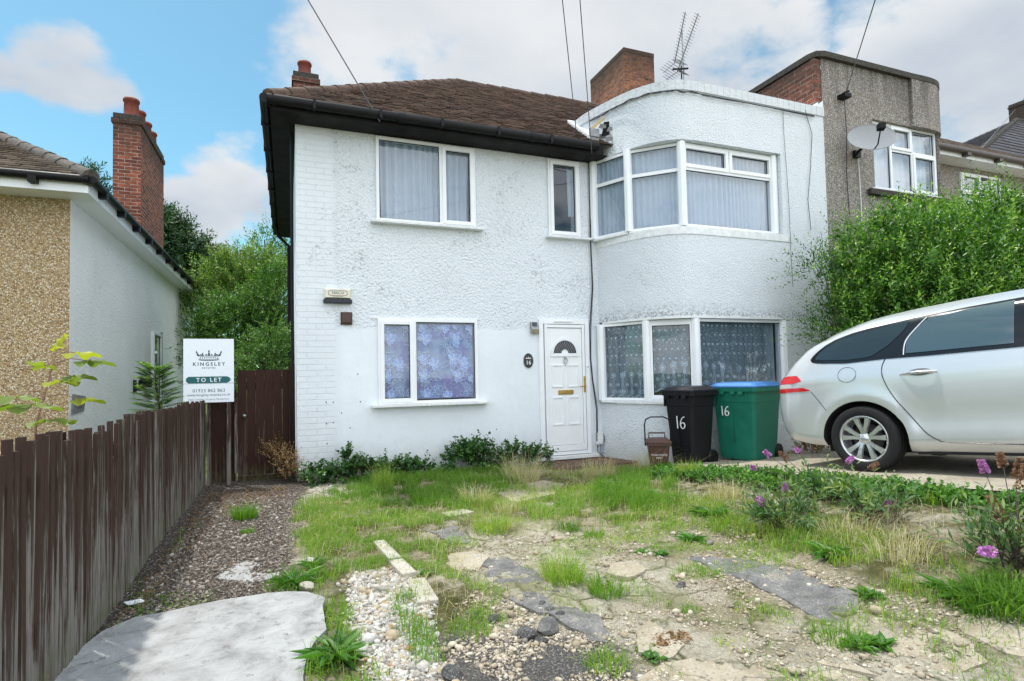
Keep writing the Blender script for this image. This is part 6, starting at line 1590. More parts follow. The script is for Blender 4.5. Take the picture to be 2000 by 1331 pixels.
def tree(name, label, cat, base, parts, mat, trunk=(.12,.05), limbs=8, group=None, seed=1, stems=True):
    o = empty(name, base, label, cat, group); rr = random.Random(seed); bz = Vector(base)
    mb = MB(); top = max(parts[0]['ells'], key=lambda e: e[2]+e[5]*.6); tp = Vector((top[0], top[1], top[2]+top[5]*.55))
    mb.tube([bz, bz.lerp(tp, .35)+Vector((rr.uniform(-.1,.1), rr.uniform(-.1,.1), 0)), bz.lerp(tp, .7)+Vector((rr.uniform(-.1,.1),0,0)), tp], [trunk[0], trunk[0]*.75, trunk[0]*.45, trunk[1]*.5], 8)
    for i in range(limbs):
        e = rr.choice(parts[0]['ells']); t_ = rr.uniform(.2,.8); a = bz.lerp(tp, t_)
        a_ = rr.uniform(0, 6.28); q = Vector((e[0]+e[3]*.75*math.cos(a_), e[1]+e[4]*.75*math.sin(a_), e[2]+e[5]*rr.uniform(-.2,.75)))
        mb.tube([a, a.lerp(q, .5)+Vector((0,0,.1)), q], [trunk[1], trunk[1]*.6, trunk[1]*.15], 5)
    mb.build('trunk', M_bark, o)
    arr = []
    for p_ in parts:
        q_, root, ax, Ls = shoots(seed=seed+len(arr)*7, **p_); arr.append(q_)
    build_leaves('crown', arr, [mat], o); return o

# the big privet behind the car
pe = [(7.55,5.0,2.75,.55,.7,.75),(7.3,5.1,1.9,.5,.8,.9),(8.3,5.0,2.2,1.15,.95,1.15),(9.3,5.1,2.5,1.3,1.0,1.35),(7.5,4.9,1.6,.75,.9,.95),(10.2,4.9,2.5,1.4,1.0,1.45),(7.25,5.3,2.35,.45,.55,.55),(8.9,4.6,1.5,2.0,.9,1.2),(11.4,4.8,2.5,1.3,1.0,1.5),(7.6,5.5,2.9,.5,.5,.5),(10.8,4.3,1.6,1.6,.8,1.3)]
tree('privet_bush', 'tall bright green privet bush behind the silver car', 'bush', (9.0,5.2,.4),
     [dict(ells=pe, n=4300, L_=.36, k=14, ll=.085, lw=.034, up=.75, inner=.72, jit=.3), dict(ells=pe, n=560, L_=.62, k=18, ll=.072, lw=.028, up=1.3, inner=.9, jit=.3), dict(ells=pe, n=3000, L_=.3, k=9, ll=.085, lw=.042, up=.3, inner=.2)],
     M_privet, (.05,.014), 14, None, 3)
# side branch shoots leaning over the white wall
pw = [(6.95,5.6,1.9,.32,.35,.45),(6.85,5.7,2.75,.28,.3,.28),(6.95,5.3,1.35,.3,.4,.3)]
tree('privet_bush', 'thin straggling privet shoots reaching left against the white wall', 'bush', (7.35,5.4,.4),
     [dict(ells=pw, n=200, L_=.5, k=19, ll=.066, lw=.022, up=.25, inner=.4, jit=.45), dict(ells=pw, n=70, L_=.3, k=12, ll=.05, lw=.022, up=.2, inner=.2, jit=.5)], M_privet, (.014,.006), 6, None, 8)
# trees behind the gate
gtr = 'trees behind the side gate'
tree('conifer', 'dark green conifer beside the rear of the neighbouring house', 'tree', (-4.2,25,0), [dict(ells=[(-4.3,25,3.6,1.7,1.2,3.2),(-3.9,25,5.6,1.1,.9,2.0),(-4.6,25,6.6,.8,.8,1.6)], n=1500, L_=.8, k=14, ll=.24, lw=.07, up=.25, droop=.25, inner=.6)], M_darkcon, (.2,.06), 14, gtr, 21)
tree('conifer', 'dark conifer tip showing between the left roof and its chimney', 'tree', (-5.9,24.6,0), [dict(ells=[(-6.3,24.6,6.2,.8,.9,2.4),(-5.2,25.2,6.6,.9,.9,2.0),(-6.55,24.6,8.3,.35,.3,1.0)], n=900, L_=.6, k=14, ll=.2, lw=.055, up=.4, droop=.2, inner=.5)], M_darkcon, (.2,.06), 10, gtr, 22)
tree('broadleaf_tree', 'olive brown thin-leaved tree behind the gate', 'tree', (-2.6,27,0), [dict(ells=[(-2.9,27,4.6,1.3,1.0,2.2),(-2.1,27,5.6,1.2,1.0,1.5),(-3.3,27,6.0,.9,.8,1.3),(-1.6,27,4.6,1.2,.9,1.8)], n=620, L_=.55, k=11, ll=.17, lw=.09, up=.4, inner=.45)], M_olive, (.16,.07), 22, gtr, 23)
tree('broadleaf_tree', 'airy green tree with slender upright twigs against the house corner', 'tree', (-.5,29,0), [dict(ells=[(-.6,29,5.4,1.5,1.0,2.6),(.3,29,6.3,.9,.8,1.8),(-1.0,29,7.4,.7,.6,1.3)], n=480, L_=.7, k=11, ll=.17, lw=.07, up=.9, inner=.4)], M_airy, (.14,.05), 20, gtr, 24)
tree('conifer', 'yellow green feathery conifer in the gap behind the gate', 'tree', (-1.5,18.5,0), [dict(ells=[(-1.7,18.5,2.6,1.5,1.0,2.4),(-1.0,18.5,3.9,1.1,.9,1.5),(-.3,18.6,3.2,.9,.8,2.0)], n=1500, L_=.6, k=13, ll=.15, lw=.042, up=.6, droop=.15, inner=.6)], M_yelcon, (.14,.04), 12, gtr, 25)
tree('conifer', 'bright green bushy conifer nearer the gate', 'tree', (-.7,14.8,0), [dict(ells=[(-.75,14.8,1.8,1.25,.8,1.7),(-.25,14.8,3.1,.65,.6,1.15),(-1.3,14.8,2.2,.8,.7,1.3)], n=1700, L_=.42, k=13, ll=.11, lw=.032, up=.35, droop=.2, inner=.6)], M_conif, (.1,.03), 12, gtr, 26)
tree('shrub', 'leafy arching shrub just over the side gate', 'shrub', (-.4,10.6,.1), [dict(ells=[(-.42,10.6,1.45,.42,.5,.75),(-.2,10.4,1.9,.28,.4,.45)], n=330, L_=.42, k=14, ll=.06, lw=.035, up=.5, droop=.35, inner=.4)], M_airy, (.03,.012), 14, None, 27)
q_, r_, a_, l_ = shoots([(x, 42+2*math.sin(x), 2.0, 3.2, 1.5, 2.6+math.sin(x*1.7)) for x in np.arange(-30, 12, 2.6)], 2600, 1.2, 12, .45, .2, up=.4, inner=.5, seed=31)
tl = build_leaves('treeline', [q_], [M_airy]); tag(tl, 'distant band of garden trees beyond the houses', 'trees', kind='stuff')

# ---- grass
def in_poly(P, n, g):
    P = np.array([(p[0], p[1]) for p in P]); lo, hi = P.min(0), P.max(0); out = []
    tot = 0
    while tot < n:
        c = g.uniform(lo, hi, (max(200, n), 2)); m_ = poly_mask(P, c[:,0], c[:,1]); c = c[m_]; out.append(c); tot += len(c)
        if len(c) == 0: break
    return np.concatenate(out)[:n]
def area(P):
    P = np.array([(p[0], p[1]) for p in P]); x, y = P[:,0], P[:,1]; return abs(np.dot(x, np.roll(y,-1))-np.dot(y, np.roll(x,-1)))/2
def blades(xy, h, hv, w_, lean, g, v0, v1, zoff=0, wind=(0,0)):
    n = len(xy); z = ground_z(xy[:,0], xy[:,1])-.008+zoff; a_ = g.uniform(0, 2*math.pi, n); d = np.stack([np.cos(a_), np.sin(a_), np.zeros(n)], 1)
    H_ = h*(1+hv*g.normal(size=n)).clip(.3, 2.2); ln = lean*g.uniform(.1, 1.3, n); s_ = np.stack([-np.sin(a_+g.uniform(-.8,.8,n)), np.cos(a_), np.zeros(n)], 1)
    b = np.stack([xy[:,0], xy[:,1], z], 1); W_ = (w_*g.uniform(.6,1.3,n))[:,None]
    wv = np.array([wind[0], wind[1], 0])
    m1 = b+np.array([0,0,1])*(H_*.55)[:,None]+(d*ln[:,None]+wv)*(H_*.22)[:,None]; tp = b+np.array([0,0,1])*(H_*(1-.35*ln.clip(0,1.5)))[:,None]+(d*ln[:,None]+wv)*(H_*.95)[:,None]
    V = np.stack([b-s_*W_*.5, b+s_*W_*.5, m1+s_*W_*.4, m1-s_*W_*.4, tp], 1).reshape(-1, 3); k = np.arange(n)*5
    T = np.concatenate([np.stack([k, k+1, k+2], 1), np.stack([k, k+2, k+3], 1), np.stack([k+3, k+2, k+4], 1)])
    v = np.clip(g.uniform(v0, v1, n)+.35*(fbm(xy[:,0], xy[:,1], .5, 3, 77)-.5), 0, 1); V5 = np.repeat(v, 5).reshape(-1, 5); V5[:,4] += .12
    return V, T, V5.clip(0, 1).ravel()
def grass_obj(name, label, patches, mat, seed, thin=.42):
    g = np.random.default_rng(seed); arr = []
    for px, dens, h, w_, lean, v0, v1, soft, *more in patches:
        th_ = more[0] if more else thin
        P = gpoly(px); n = int(area(P)*dens); c = in_poly(P, n, g)
        # feathered ragged edges: jitter and thin by noise
        c = c+g.normal(size=c.shape)*soft; k_ = fbm(c[:,0], c[:,1], .22, 4, seed); c = c[k_+g.normal(size=len(c))*.03 > th_]
        kk = fbm(c[:,0], c[:,1], .3, 3, seed+5)
        arr.append(blades(c, h, .35, w_, lean, g, v0, v1))
    o = build_leaves(name, arr, [mat]); return tag(o, label, 'grass', kind='stuff')
GP = [
 # (outline, blades per m2, height, width, lean, colour range, feather)
 ([(570,1005),(600,970),(700,978),(790,1000),(900,1010),(900,1060),(860,1110),(800,1130),(760,1110),(690,1118),(640,1115),(600,1085),(575,1040)], 7500, .062, .0040, .9, .30,.75,.04),
 ([(640,962),(700,935),(830,925),(1000,910),(1010,955),(900,1000),(790,990),(700,990)], 8500, .10, .0042, .8, .10,.55,.05),
 ([(605,1095),(655,1115),(665,1160),(690,1240),(740,1331),(740,1420),(560,1420),(600,1331),(640,1240),(636,1180)], 5200, .075, .0045, 1.0, .3,.75,.03),
 ([(810,1128),(850,1110),(930,1140),(985,1160),(990,1205),(930,1250),(870,1235),(830,1180)], 7500, .058, .0040, .9, .32,.72,.04),
 ([(762,1160),(800,1165),(835,1220),(860,1290),(840,1320),(800,1290),(775,1220)], 6500, .075, .0042, .9, .3,.6,.025),
 ([(1150,975),(1180,940),(1240,925),(1310,935),(1330,975),(1290,1000),(1200,1000)], 9500, .115, .0042, .9, .12,.55,.07),
 ([(880,1000),(1000,955),(1150,950),(1180,1005),(1100,1015),(950,1030)], 4200, .085, .0045, .9, .35,.8,.06),
 ([(1100,990),(1400,970),(1420,1040),(1280,1045),(1150,1015)], 3800, .07, .0045, .9, .35,.85,.06),
 ([(1380,985),(1600,1010),(1800,1085),(2010,1130),(2060,1230),(1880,1190),(1700,1150),(1560,1090),(1400,1040)], 4200, .085, .0050, .9, .3,.85,.06),
 ([(1400,1045),(1560,1090),(1700,1150),(1800,1200),(1900,1240),(1700,1215),(1560,1120),(1400,1075)], 2600, .06, .0045, .9, .4,.85,.05),
 ([(1000,905),(1180,905),(1300,915),(1280,940),(1080,940)], 1500, .06, .0045, .8, .4,.95,.06),
 ([(900,1030),(1400,1010),(1450,1085),(1200,1090),(900,1070)], 3600, .042, .0040, 1.1, .35,.85,.05, .56),
 ([(1000,1080),(1500,1100),(1700,1300),(1300,1331),(1100,1200)], 2600, .036, .0040, 1.1, .35,.85,.03, .60),
 ([(1200,1040),(1560,1060),(1700,1180),(1600,1230),(1300,1160)], 2600, .04, .004, 1.1, .3,.8,.04, .57),
 ([(1560,1200),(1990,1200),(1990,1400),(1300,1400),(1400,1290)], 2400, .045, .004, 1.1, .25,.7,.04, .60),
 ([(1340,1095),(1400,1120),(1480,1165),(1560,1205),(1540,1215),(1440,1165),(1340,1115)], 3200, .05, .0045, 1.0, .3,.6,.015),
 ([(1480,1300),(1560,1285),(1620,1320),(1600,1380),(1480,1380)], 2600, .055, .0045, 1.0, .3,.7,.03),
 ([(1730,1245),(1850,1280),(1880,1300),(1780,1290)], 3000, .05, .0045, 1.0, .3,.6,.02),
 ([(225,1215),(270,1150),(330,1170),(420,1165),(380,1200),(262,1212)], 1400, .05, .0045, 1.0, .25,.6,.04),
 ([(500,1160),(560,1120),(610,1095),(625,1165)], 2600, .08, .0045, 1.0, .15,.5,.03),
 ([(100,1345),(250,1220),(400,1010),(395,1000),(230,1200),(90,1331)], 500, .05, .0045, 1.0, .25,.6,.03),
]
grass_obj('grass', 'green grass growing in patches across the broken front yard', GP, M_grassm, 41, .45)
GS = [([(570,1005),(640,962),(1000,915),(1310,930),(1420,1000),(900,1050),(985,1205),(870,1235),(640,1115)], 700, .085, .0034, 1.2, .0,.8,.06), ([(1000,900),(1320,905),(1340,950),(1000,950)], 500, .08, .0035, .6, .2,.9,.06), ([(1450,960),(1800,1040),(1990,1130),(1900,1180),(1700,1110),(1450,1030)], 700, .10, .0035, .9, .1,.9,.08),
      ([(880,990),(1500,990),(1600,1100),(1700,1300),(1000,1300),(880,1100)], 260, .03, .003, 1.6, .1,.8,.03), ([(1660,985),(1880,1010),(1980,1080),(1800,1070)], 600, .13, .0026, .7, .3,1,.06)]
grass_obj('dry_grass', 'dry straw-coloured grass stems among the green', GS, M_straw, 43, .38)

# ---- tufts, rosettes and tussocks that stand on their own
def tuft(px, py, rad, h, n, label, mat=None, cat='grass tuft', grp='grass tufts in the side path and yard', name='grass_tuft', v=(.15,.55), lean=.9, w_=.0045, seed=0):
    p_ = onG(px, py); g = np.random.default_rng(px*7+py); z0 = float(ground_z(p_.x, p_.y))
    r_ = rad*np.sqrt(g.random(n)); a_ = g.uniform(0, 6.28, n); xy = np.stack([p_.x+r_*np.cos(a_), p_.y+r_*np.sin(a_)], 1)
    V, T, A = blades(xy, h, .3, w_, lean, g, *v)
    # blades lean outward from the tuft's heart
    out = np.repeat(np.stack([np.cos(a_), np.sin(a_), 0*a_], 1), 5, 0)*np.tile(np.array([0,0,.25,.25,.8]), n)[:,None]*h*lean*.8*np.repeat(r_/rad, 5)[:,None]
    V = V+out-np.array([p_.x, p_.y, z0])
    o = np_mesh(name, V, T=T, mats=[mat or M_grassm], attr=A); o.location = (p_.x, p_.y, z0); tag(o, label, cat, grp)
tuft(478,1012,.10,.13,420,'bright green grass tuft alone in the gravel side path')
tuft(484,1040,.05,.05,120,'flattened small grass tuft just in front of the bright one in the side path')
tuft(1110,1032,.09,.09,200,'small dark grass tuft in the middle of the yard below the door', v=(.0,.35))
tuft(1160,1048,.08,.08,160,'low grass tuft right of the middle one on bare sandy ground')
tuft(1100,1135,.12,.17,420,'tall yellowing grass tussock beside the long tarmac strip', v=(.4,.9), lean=1.1)
tuft(1182,1158,.09,.12,240,'green grass tussock on bare ground right of the yellowing tussock', v=(.2,.6))
tuft(1185,1305,.10,.08,170,'sparse yellow-green tuft at the bottom edge of the yard', v=(.3,.8))
tuft(1350,1190,.05,.04,80,'tiny green tuft on the sandy ground near the yard centre')
tuft(1260,1275,.05,.04,60,'tiny tuft between broken concrete pieces at the front')
tuft(1640,1258,.12,.08,260,'green clump on the broken concrete at front right', v=(.1,.45))
tuft(960,1035,.15,.14,420,'pale green tussock with dry stems behind the small tarmac patch', v=(.4,.95), lean=1.1)
tuft(750,960,.10,.26,260,'upright yellow-green weed clump near the white wall', v=(.55,.95), lean=.4)
tuft(1345,938,.12,.19,420,'upright yellow-green weed clump in front of the black bin', v=(.55,1.0), lean=.45)
tuft(1830,985,.12,.12,300,'grass clump on the bank under the car door', v=(.1,.5))
tuft(1960,1185,.18,.15,600,'dark strap-leaved grass clump at the right edge', v=(.0,.4), w_=.009, lean=1.2)
for (x, y, r_, h, n, l_) in ((1020,940,.20,.34,420,'dry pale tussock left of the door step'), (1170,935,.18,.30,330,'dry pale tussock in front of the brick step'), (1270,925,.18,.30,330,'dry pale tussock left of the food caddy'),
    (930,985,.14,.20,260,'dry bent tussock in front of the creeper'), (1420,975,.16,.18,300,'dry tussock in front of the green bin'), (990,1000,.12,.12,200,'flattened dry tussock in the middle of the grass'), (1660,1050,.16,.17,220,'dry tussock among the buddleia'), (1760,1090,.16,.17,220,'dry tussock on the right bank above the tarmac strip')):
    tuft(x, y, r_, h, n, l_, M_straw, 'dry tussock', 'dry tussocks of long grass', 'dry_tussock', (.1,.95), 1.0, .0032)
def rosette(px, py, n, L_, W_, label, mat=None, up=.5, cat='weed', grp='broad-leaved weeds', name='weed', v=(.1,.7), dz=0):
    p_ = onG(px, py); g = np.random.default_rng(px*3+py); a_ = g.uniform(0, 6.28, n); el = g.uniform(.1, up, n)
    D = unit(np.stack([np.cos(a_), np.sin(a_), el*1.6], 1)); N = unit(np.stack([-np.cos(a_)*el, -np.sin(a_)*el, np.ones(n)], 1)+g.normal(size=(n,3))*.15)
    P = np.stack([g.normal(size=n)*.012, g.normal(size=n)*.012, np.zeros(n)+.005], 1); LL = L_*g.uniform(.5,1.15,n)
    # each leaf as two joined segments so that it arches
    A1 = leaf_arrays(P, D, N, LL*1.0, W_*g.uniform(.7,1.2,n), g.uniform(*v, n), .12, .28)
    V, T, A = A1; z0 = float(ground_z(p_.x, p_.y)); o = np_mesh(name, V, T=T, mats=[mat or M_weed], attr=A); o.location = (p_.x, p_.y, z0+dz); tag(o, label, cat, grp)
rosette(575,1140,46,.17,.03,'big plantain rosette at the corner of the side path and the white slab')
rosette(655,1285,60,.20,.034,'largest plantain rosette beside the white concrete slab at the front')
rosette(610,1110,26,.12,.024,'plantain behind the big rosette along the path edge')
rosette(1290,1088,20,.07,.03,'small low weed on bare sandy ground, left of a pair')
rosette(1255,1080,18,.06,.03,'small low weed on bare sandy ground, right of a pair')
rosette(1200,960,40,.20,.045,'dock plant at the foot of the lush grass mound')
rosette(1100,985,26,.13,.035,'dock plant between the mound and the dry tussock')
rosette(1390,1010,44,.20,.035,'strap-leaved weed clump at the left end of the bank')
rosette(1350,1055,36,.13,.03,'spiky grey-green weed near the end of the long tarmac patch')
rosette(1680,1270,34,.10,.035,'dandelion weed on the cracked concrete, left of two')
rosette(1720,1268,30,.09,.035,'dandelion weed on the cracked concrete, right of two')
rosette(1620,1085,44,.16,.032,'weed clump above the right-hand tarmac strip')
rosette(1275,1290,16,.05,.035,'little clover plant by the broken concrete at the front')
rosette(1870,1160,40,.18,.035,'weed clump on the bank near the right edge')
rosette(1510,1010,40,.2,.04,'broad weed behind the pink flower')
rosette(835,1120,20,.07,.02,'small weed where the edging stone meets the gravel')
rosette(1700,1165,26,.10,.03,'weed tuft at the end of the right-hand tarmac strip')
# creeper along the wall foot
def creeper(label, ells, n, seed, mat=M_ivy, ll=.06, lw=.055, name='creeper', cat='creeper', grp='creepers at the foot of the white wall', L_=.16, k=7, up=.5):
    b = (ells[0][0], ells[0][1], .2); o = empty(name, b, label, cat, grp); q_, root, ax, Ls = shoots(ells, n, L_, k, ll, lw, up=up, inner=.2, seed=seed, zmin=.17)
    build_leaves('foliage', [q_], [mat], o); m = MB(); twigs(m, root, ax, Ls, .0025, 4, 3); m.build('stem', M_bark, o); return o
def el(px, py, Y, rx, rz, ry=.15): 
    p_ = onY(px, py, Y); return (p_.x, Y, p_.z, rx, ry, rz)
creeper('low dark creeper at the left corner of the white wall', [(.35,7.45,.24,.16,.12,.14),(.55,7.42,.22,.18,.12,.12)], 90, 1)
creeper('dark creeper below the lower window, with a sprig over the air brick', [(.85,7.45,.25,.20,.12,.15),(1.15,7.45,.25,.22,.12,.14),(1.5,7.45,.24,.25,.12,.13),(.72,7.55,.38,.07,.06,.16)], 190, 2)
creeper('tallest dark creeper clump right of the lower window', [(2.1,7.42,.30,.25,.14,.20),(2.35,7.42,.38,.22,.14,.20),(2.6,7.42,.26,.22,.14,.16)], 230, 3)
creeper('dark creeper clump left of the front door', [(2.95,7.4,.30,.22,.13,.16),(3.2,7.35,.26,.2,.13,.14)], 130, 4)
creeper('dry brown shrub leaning against the gate foot', [(-.02,7.75,.40,.14,.10,.16),(.05,7.65,.26,.13,.12,.10),(-.15,7.85,.52,.12,.08,.10)], 190, 5, M_brownleaf, .035, .012, 'dry_shrub', 'shrub', None, .20, 12, .7)
creeper('brown dead leaves heaped behind the green bin', [(6.75,5.9,.36,.25,.15,.10)], 70, 6, M_brownleaf, .05, .035, 'dead_plant', 'plant', None)
# bank of leafy cover along the drive edge
q1 = [ (float(x_), float(y_), float(gh(x_, y_))+.02, .17, .24, .06) for x_, y_ in ((4.25,5.7),(4.45,5.35),(4.55,5.0),(4.6,4.65),(4.62,4.3),(4.62,3.95),(4.6,3.6),(4.58,3.25),(4.55,2.9),(4.5,2.55),(4.5,2.2),(4.2,5.2),(4.05,5.5),(4.3,4.7),(4.25,4.3),(4.3,3.8),(4.3,3.3))]
arr = shoots(q1, 1700, .08, 6, .050, .036, up=.8, inner=.3, seed=51)[0]
bc = build_leaves('ground_cover', [arr], [M_ivy if False else M_weed]); tag(bc, 'low leafy ground cover along the edge of the concrete drive', 'ground cover', kind='stuff')
# buddleias with flower spikes
def spike(o, base, d, L_, mat, nm, seed):
    g = np.random.default_rng(seed); n = 150; t_ = g.random(n); a_ = g.uniform(0, 6.28, n); d = np.array(d)/np.linalg.norm(d); e1 = unit(np.cross(d, [0.1,.2,.9])[None])[0]; e2 = np.cross(d, e1)
    r_ = .029*(1-.65*t_)*(L_/.11)**.4; rad = e1[None]*np.cos(a_)[:,None]+e2[None]*np.sin(a_)[:,None]
    P = np.array(base)+d[None]*(t_*L_)[:,None]+rad*(r_*.5)[:,None]; D = unit(rad+d[None]*.35)
    build_leaves(nm, [leaf_arrays(P, D, unit(g.normal(size=(n,3))), np.full(n,.019), np.full(n,.015), g.random(n), .1)], [mat], o)
def buddleia(label, px, py, h, w_, n, flowers, seed, lean=(0,0)):
    p_ = onG(px, py); z0 = float(ground_z(p_.x, p_.y)); o = empty('buddleia', (p_.x, p_.y, z0), label, 'buddleia', 'buddleias on the bank by the drive')
    E1 = [(p_.x+lean[0]*.5, p_.y+lean[1]*.5, z0+h*.45, w_, w_*.8, h*.5)]
    q_, root, ax, Ls = shoots(E1, n, .26, 9, .085, .022, up=.6, inner=.2, seed=seed, zmin=z0+.02)
    build_leaves('foliage', [q_], [M_budd], o); m = MB(); twigs(m, root, ax, Ls, .003, 4, 2)
    for fx, fy, fY, L_, spent in flowers:
        q = onY(fx, fy, p_.y+fY); st = Vector((p_.x, p_.y, z0)); m.tube([st, st.lerp(q, .6)+Vector((0,0,.04)), q], [.004,.003,.002], 4)
        dr = (q-st).normalized(); dr = (dr+Vector((rng.uniform(-.4,.4),rng.uniform(-.2,.2),rng.uniform(-.3,.3)))).normalized()
        spike(o, q, dr, L_, M_spent if spent else M_purple, 'spent_flower' if spent else 'flower', seed+int(fx))
    m.build('stem', M_bark, o)
buddleia('buddleia with a large pink-purple flower at its front', 1530,1030, .15,.26,60, [(1548,1026,-.05,.13,False),(1490,985,0,.07,False),(1535,960,.1,.07,False)], 61)
buddleia('buddleia behind the pink one, spikes showing before the car wheel', 1600,975, .10,.22,40, [(1655,903,.1,.09,False),(1700,915,.1,.12,True),(1505,893,.3,.07,False),(1540,900,.3,.12,True),(1478,915,.3,.05,False),(1562,885,.4,.06,False)], 62)
buddleia('buddleia with one purple flower below the car door', 1715,1015, .14,.22,44, [(1728,993,0,.08,False),(1745,1022,0,.03,False)], 63)
buddleia('buddleia at the right edge with a deep purple flower and brown spent spikes', 1990,1110, .20,.26,70, [(1938,1078,-.1,.11,False),(1985,935,.2,.13,True),(1925,925,.25,.08,False),(1960,912,.25,.10,True),(1990,960,.1,.16,True),(1960,1020,0,.16,True),(1995,1050,0,.12,True)], 64)
# plants behind the fence
def palmate(o, nm, at_, d, L_, mat, seed):
    g = random.Random(seed); d = Vector(d).normalized(); s_ = d.cross(UP).normalized(); nn = s_.cross(d); V = [Vector(at_)]; n_ = 56
    for i in range(n_+1):
        th = -2.3+4.6*i/n_; r_ = L_*(.40+.60*abs(math.cos(th*2.05))**1.6)*(1-.10*abs(th)); 
        x, y = math.cos(th)*r_, math.sin(th)*r_; V.append(Vector(at_)+d*x+s_*y-UP*(.55*(r_/L_)**2*L_*.5)+nn*.02*math.sin(th*8))
    v = g.random(); m = np_mesh(nm, np.array([q[:] for q in V]), T=np.array([(0,i,i+1) for i in range(1, n_+1)]), mats=[mat], parent=o, attr=[min(1, v+.1*abs(math.sin(i))) for i in range(len(V))])
M_fig = leaf_mat('lobed_yellow_green_leaf', (.10,.16,.07), (.26,.32,.05), (.42,.42,.03), .4)
o = empty('lobed_leaf_plant', (-2.0,5.9,.1), 'young plant with lobed yellow-green leaves behind the fence by the pebbledash corner', 'plant')
m = MB(); b0 = Vector((-2.0,5.9,.1)); tips = [onY(150,690,5.9), onY(170,705,5.9), onY(110,675,5.95), onY(55,790,5.6), onY(140,735,5.9), onY(120,745,5.8), onY(155,780,5.9), onY(100,820,5.7), onY(30,775,5.5), onY(90,715,5.9)]
st = [b0, onY(70,830,5.8), onY(90,760,5.9), onY(110,690,5.9)]; m.tube(st, [.014,.011,.008,.004], 6)
for i, q in enumerate(tips):
    a = st[1].lerp(st[3], .1+.85*min(1, max(0, (q.z-st[1].z)/(st[3].z-st[1].z)))); m.tube([a, a.lerp(q, .5)+Vector((0,0,.03)), q], .004, 5)
    dv_ = (q-a); dv_.z = 0; dv_ = dv_+Vector((.02,-.05,.02)); palmate(o, 'leaf', q, dv_, (.20,.22,.16,.27,.19,.17,.19,.21,.2,.16)[i], M_fig, i)
m.build('stem', flat('pinkish_stem', (.30,.17,.12), .7), o)
o = empty('sapling', (-1.30,7.0,.1), 'green sapling with feathery compound leaves against the white side wall', 'sapling')
st = [Vector((-1.30,7.0,.1)), onY(312,800,7.0), onY(306,760,7.0), onY(302,722,7.0)]
m = MB(); m.tube(st, [.014,.010,.007,.004], 6); rr = random.Random(4); PP_, DD_, NN_ = [], [], []
for i in range(44):
    t_ = i/43; a = st[1].lerp(st[3], t_)-Vector((0,0,.08*(1-t_))); an = i*2.4; L_ = .26*(1-.35*t_); d = Vector((math.cos(an), .7*math.sin(an), .25+.5*t_)).normalized(); q = a+d*L_-Vector((0,0,.03)); m.tube([a, a.lerp(q,.5)+Vector((0,0,.015)), q], .0025, 4)
    sd_ = d.cross(UP).normalized()
    for k in range(9):
        for s2 in (-1, 1):
            f_ = .2+.8*k/8; p_ = a.lerp(q, f_); PP_.append(p_[:]); DD_.append((sd_*s2+d*.5-UP*.15).normalized()[:]); NN_.append((UP+d*.1*rr.random()).normalized()[:])
n_ = len(PP_); build_leaves('foliage', [leaf_arrays(np.array(PP_), np.array(DD_), np.array(NN_), np.full(n_,.085), np.full(n_,.034), rng.random(n_))], [M_privet], o); m.build('stem', M_bark, o)

# ---- stones
ico_v = None
def stones(name, label, xy, sz, mat, seed, flatn=.65, cat='gravel', kind='stuff', lift=.25):
    g = np.random.default_rng(seed); t_ = (1+5**.5)/2
    iv = unit(np.array([(-1,t_,0),(1,t_,0),(-1,-t_,0),(1,-t_,0),(0,-1,t_),(0,1,t_),(0,-1,-t_),(0,1,-t_),(t_,0,-1),(t_,0,1),(-t_,0,-1),(-t_,0,1)]))
    it = np.array([(0,11,5),(0,5,1),(0,1,7),(0,7,10),(0,10,11),(1,5,9),(5,11,4),(11,10,2),(10,7,6),(7,1,8),(3,9,4),(3,4,2),(3,2,6),(3,6,8),(3,8,9),(4,9,5),(2,4,11),(6,2,10),(8,6,7),(9,8,1)])
    n = len(xy); s_ = sz*np.exp(g.normal(size=n)*.42)
    V = iv[None]*(1+g.uniform(-.36,.36,(n,12,1)))*s_[:,None,None]*np.stack([g.uniform(.8,1.3,n), g.uniform(.7,1.0,n), g.uniform(.4,.8,n)*flatn/.65], 1)[:,None,:]
    a_ = g.uniform(0, 6.28, n); b_ = g.normal(size=n)*.35; ca, sa, cb, sb_ = np.cos(a_), np.sin(a_), np.cos(b_), np.sin(b_)
    x, y, z = V[...,0], V[...,1], V[...,2]; x2 = x*cb[:,None]+z*sb_[:,None]; z2 = -x*sb_[:,None]+z*cb[:,None]
    X = x2*ca[:,None]-y*sa[:,None]; Y = x2*sa[:,None]+y*ca[:,None]
    P = np.stack([X+xy[:,0,None], Y+xy[:,1,None], z2+(ground_z(xy[:,0], xy[:,1])+s_*lift)[:,None]], -1).reshape(-1, 3)
    T = (it[None]+(np.arange(n)*12)[:,None,None]).reshape(-1, 3); return P, T, np.repeat(g.random(n), 12)
def stone_mat(name, stops):
    t = NT(name); col = t.ramp(t.attr('v'), stops, 'CONSTANT'); p = t.pos(); col = t.mix(t.mr(t.noise(p, 60, 4, .7), .4, .7, 0, .35), col, (.2,.17,.13)); t.bump(t.noise(p, 160, 4), .003); return t.set(col, .85, 0, .25)
M_st1 = stone_mat('mixed_white_gravel', [(0,(.52,.50,.46)),(.2,(.42,.40,.37)),(.4,(.60,.58,.54)),(.55,(.34,.32,.29)),(.68,(.46,.38,.26)),(.8,(.62,.60,.57)),(.9,(.22,.20,.18)),(.96,(.42,.24,.12))])
M_st2 = stone_mat('path_gravel', [(0,(.16,.13,.11)),(.2,(.28,.25,.22)),(.38,(.10,.085,.07)),(.55,(.36,.33,.29)),(.65,(.20,.16,.13)),(.85,(.48,.45,.40)),(.93,(.14,.10,.08))])
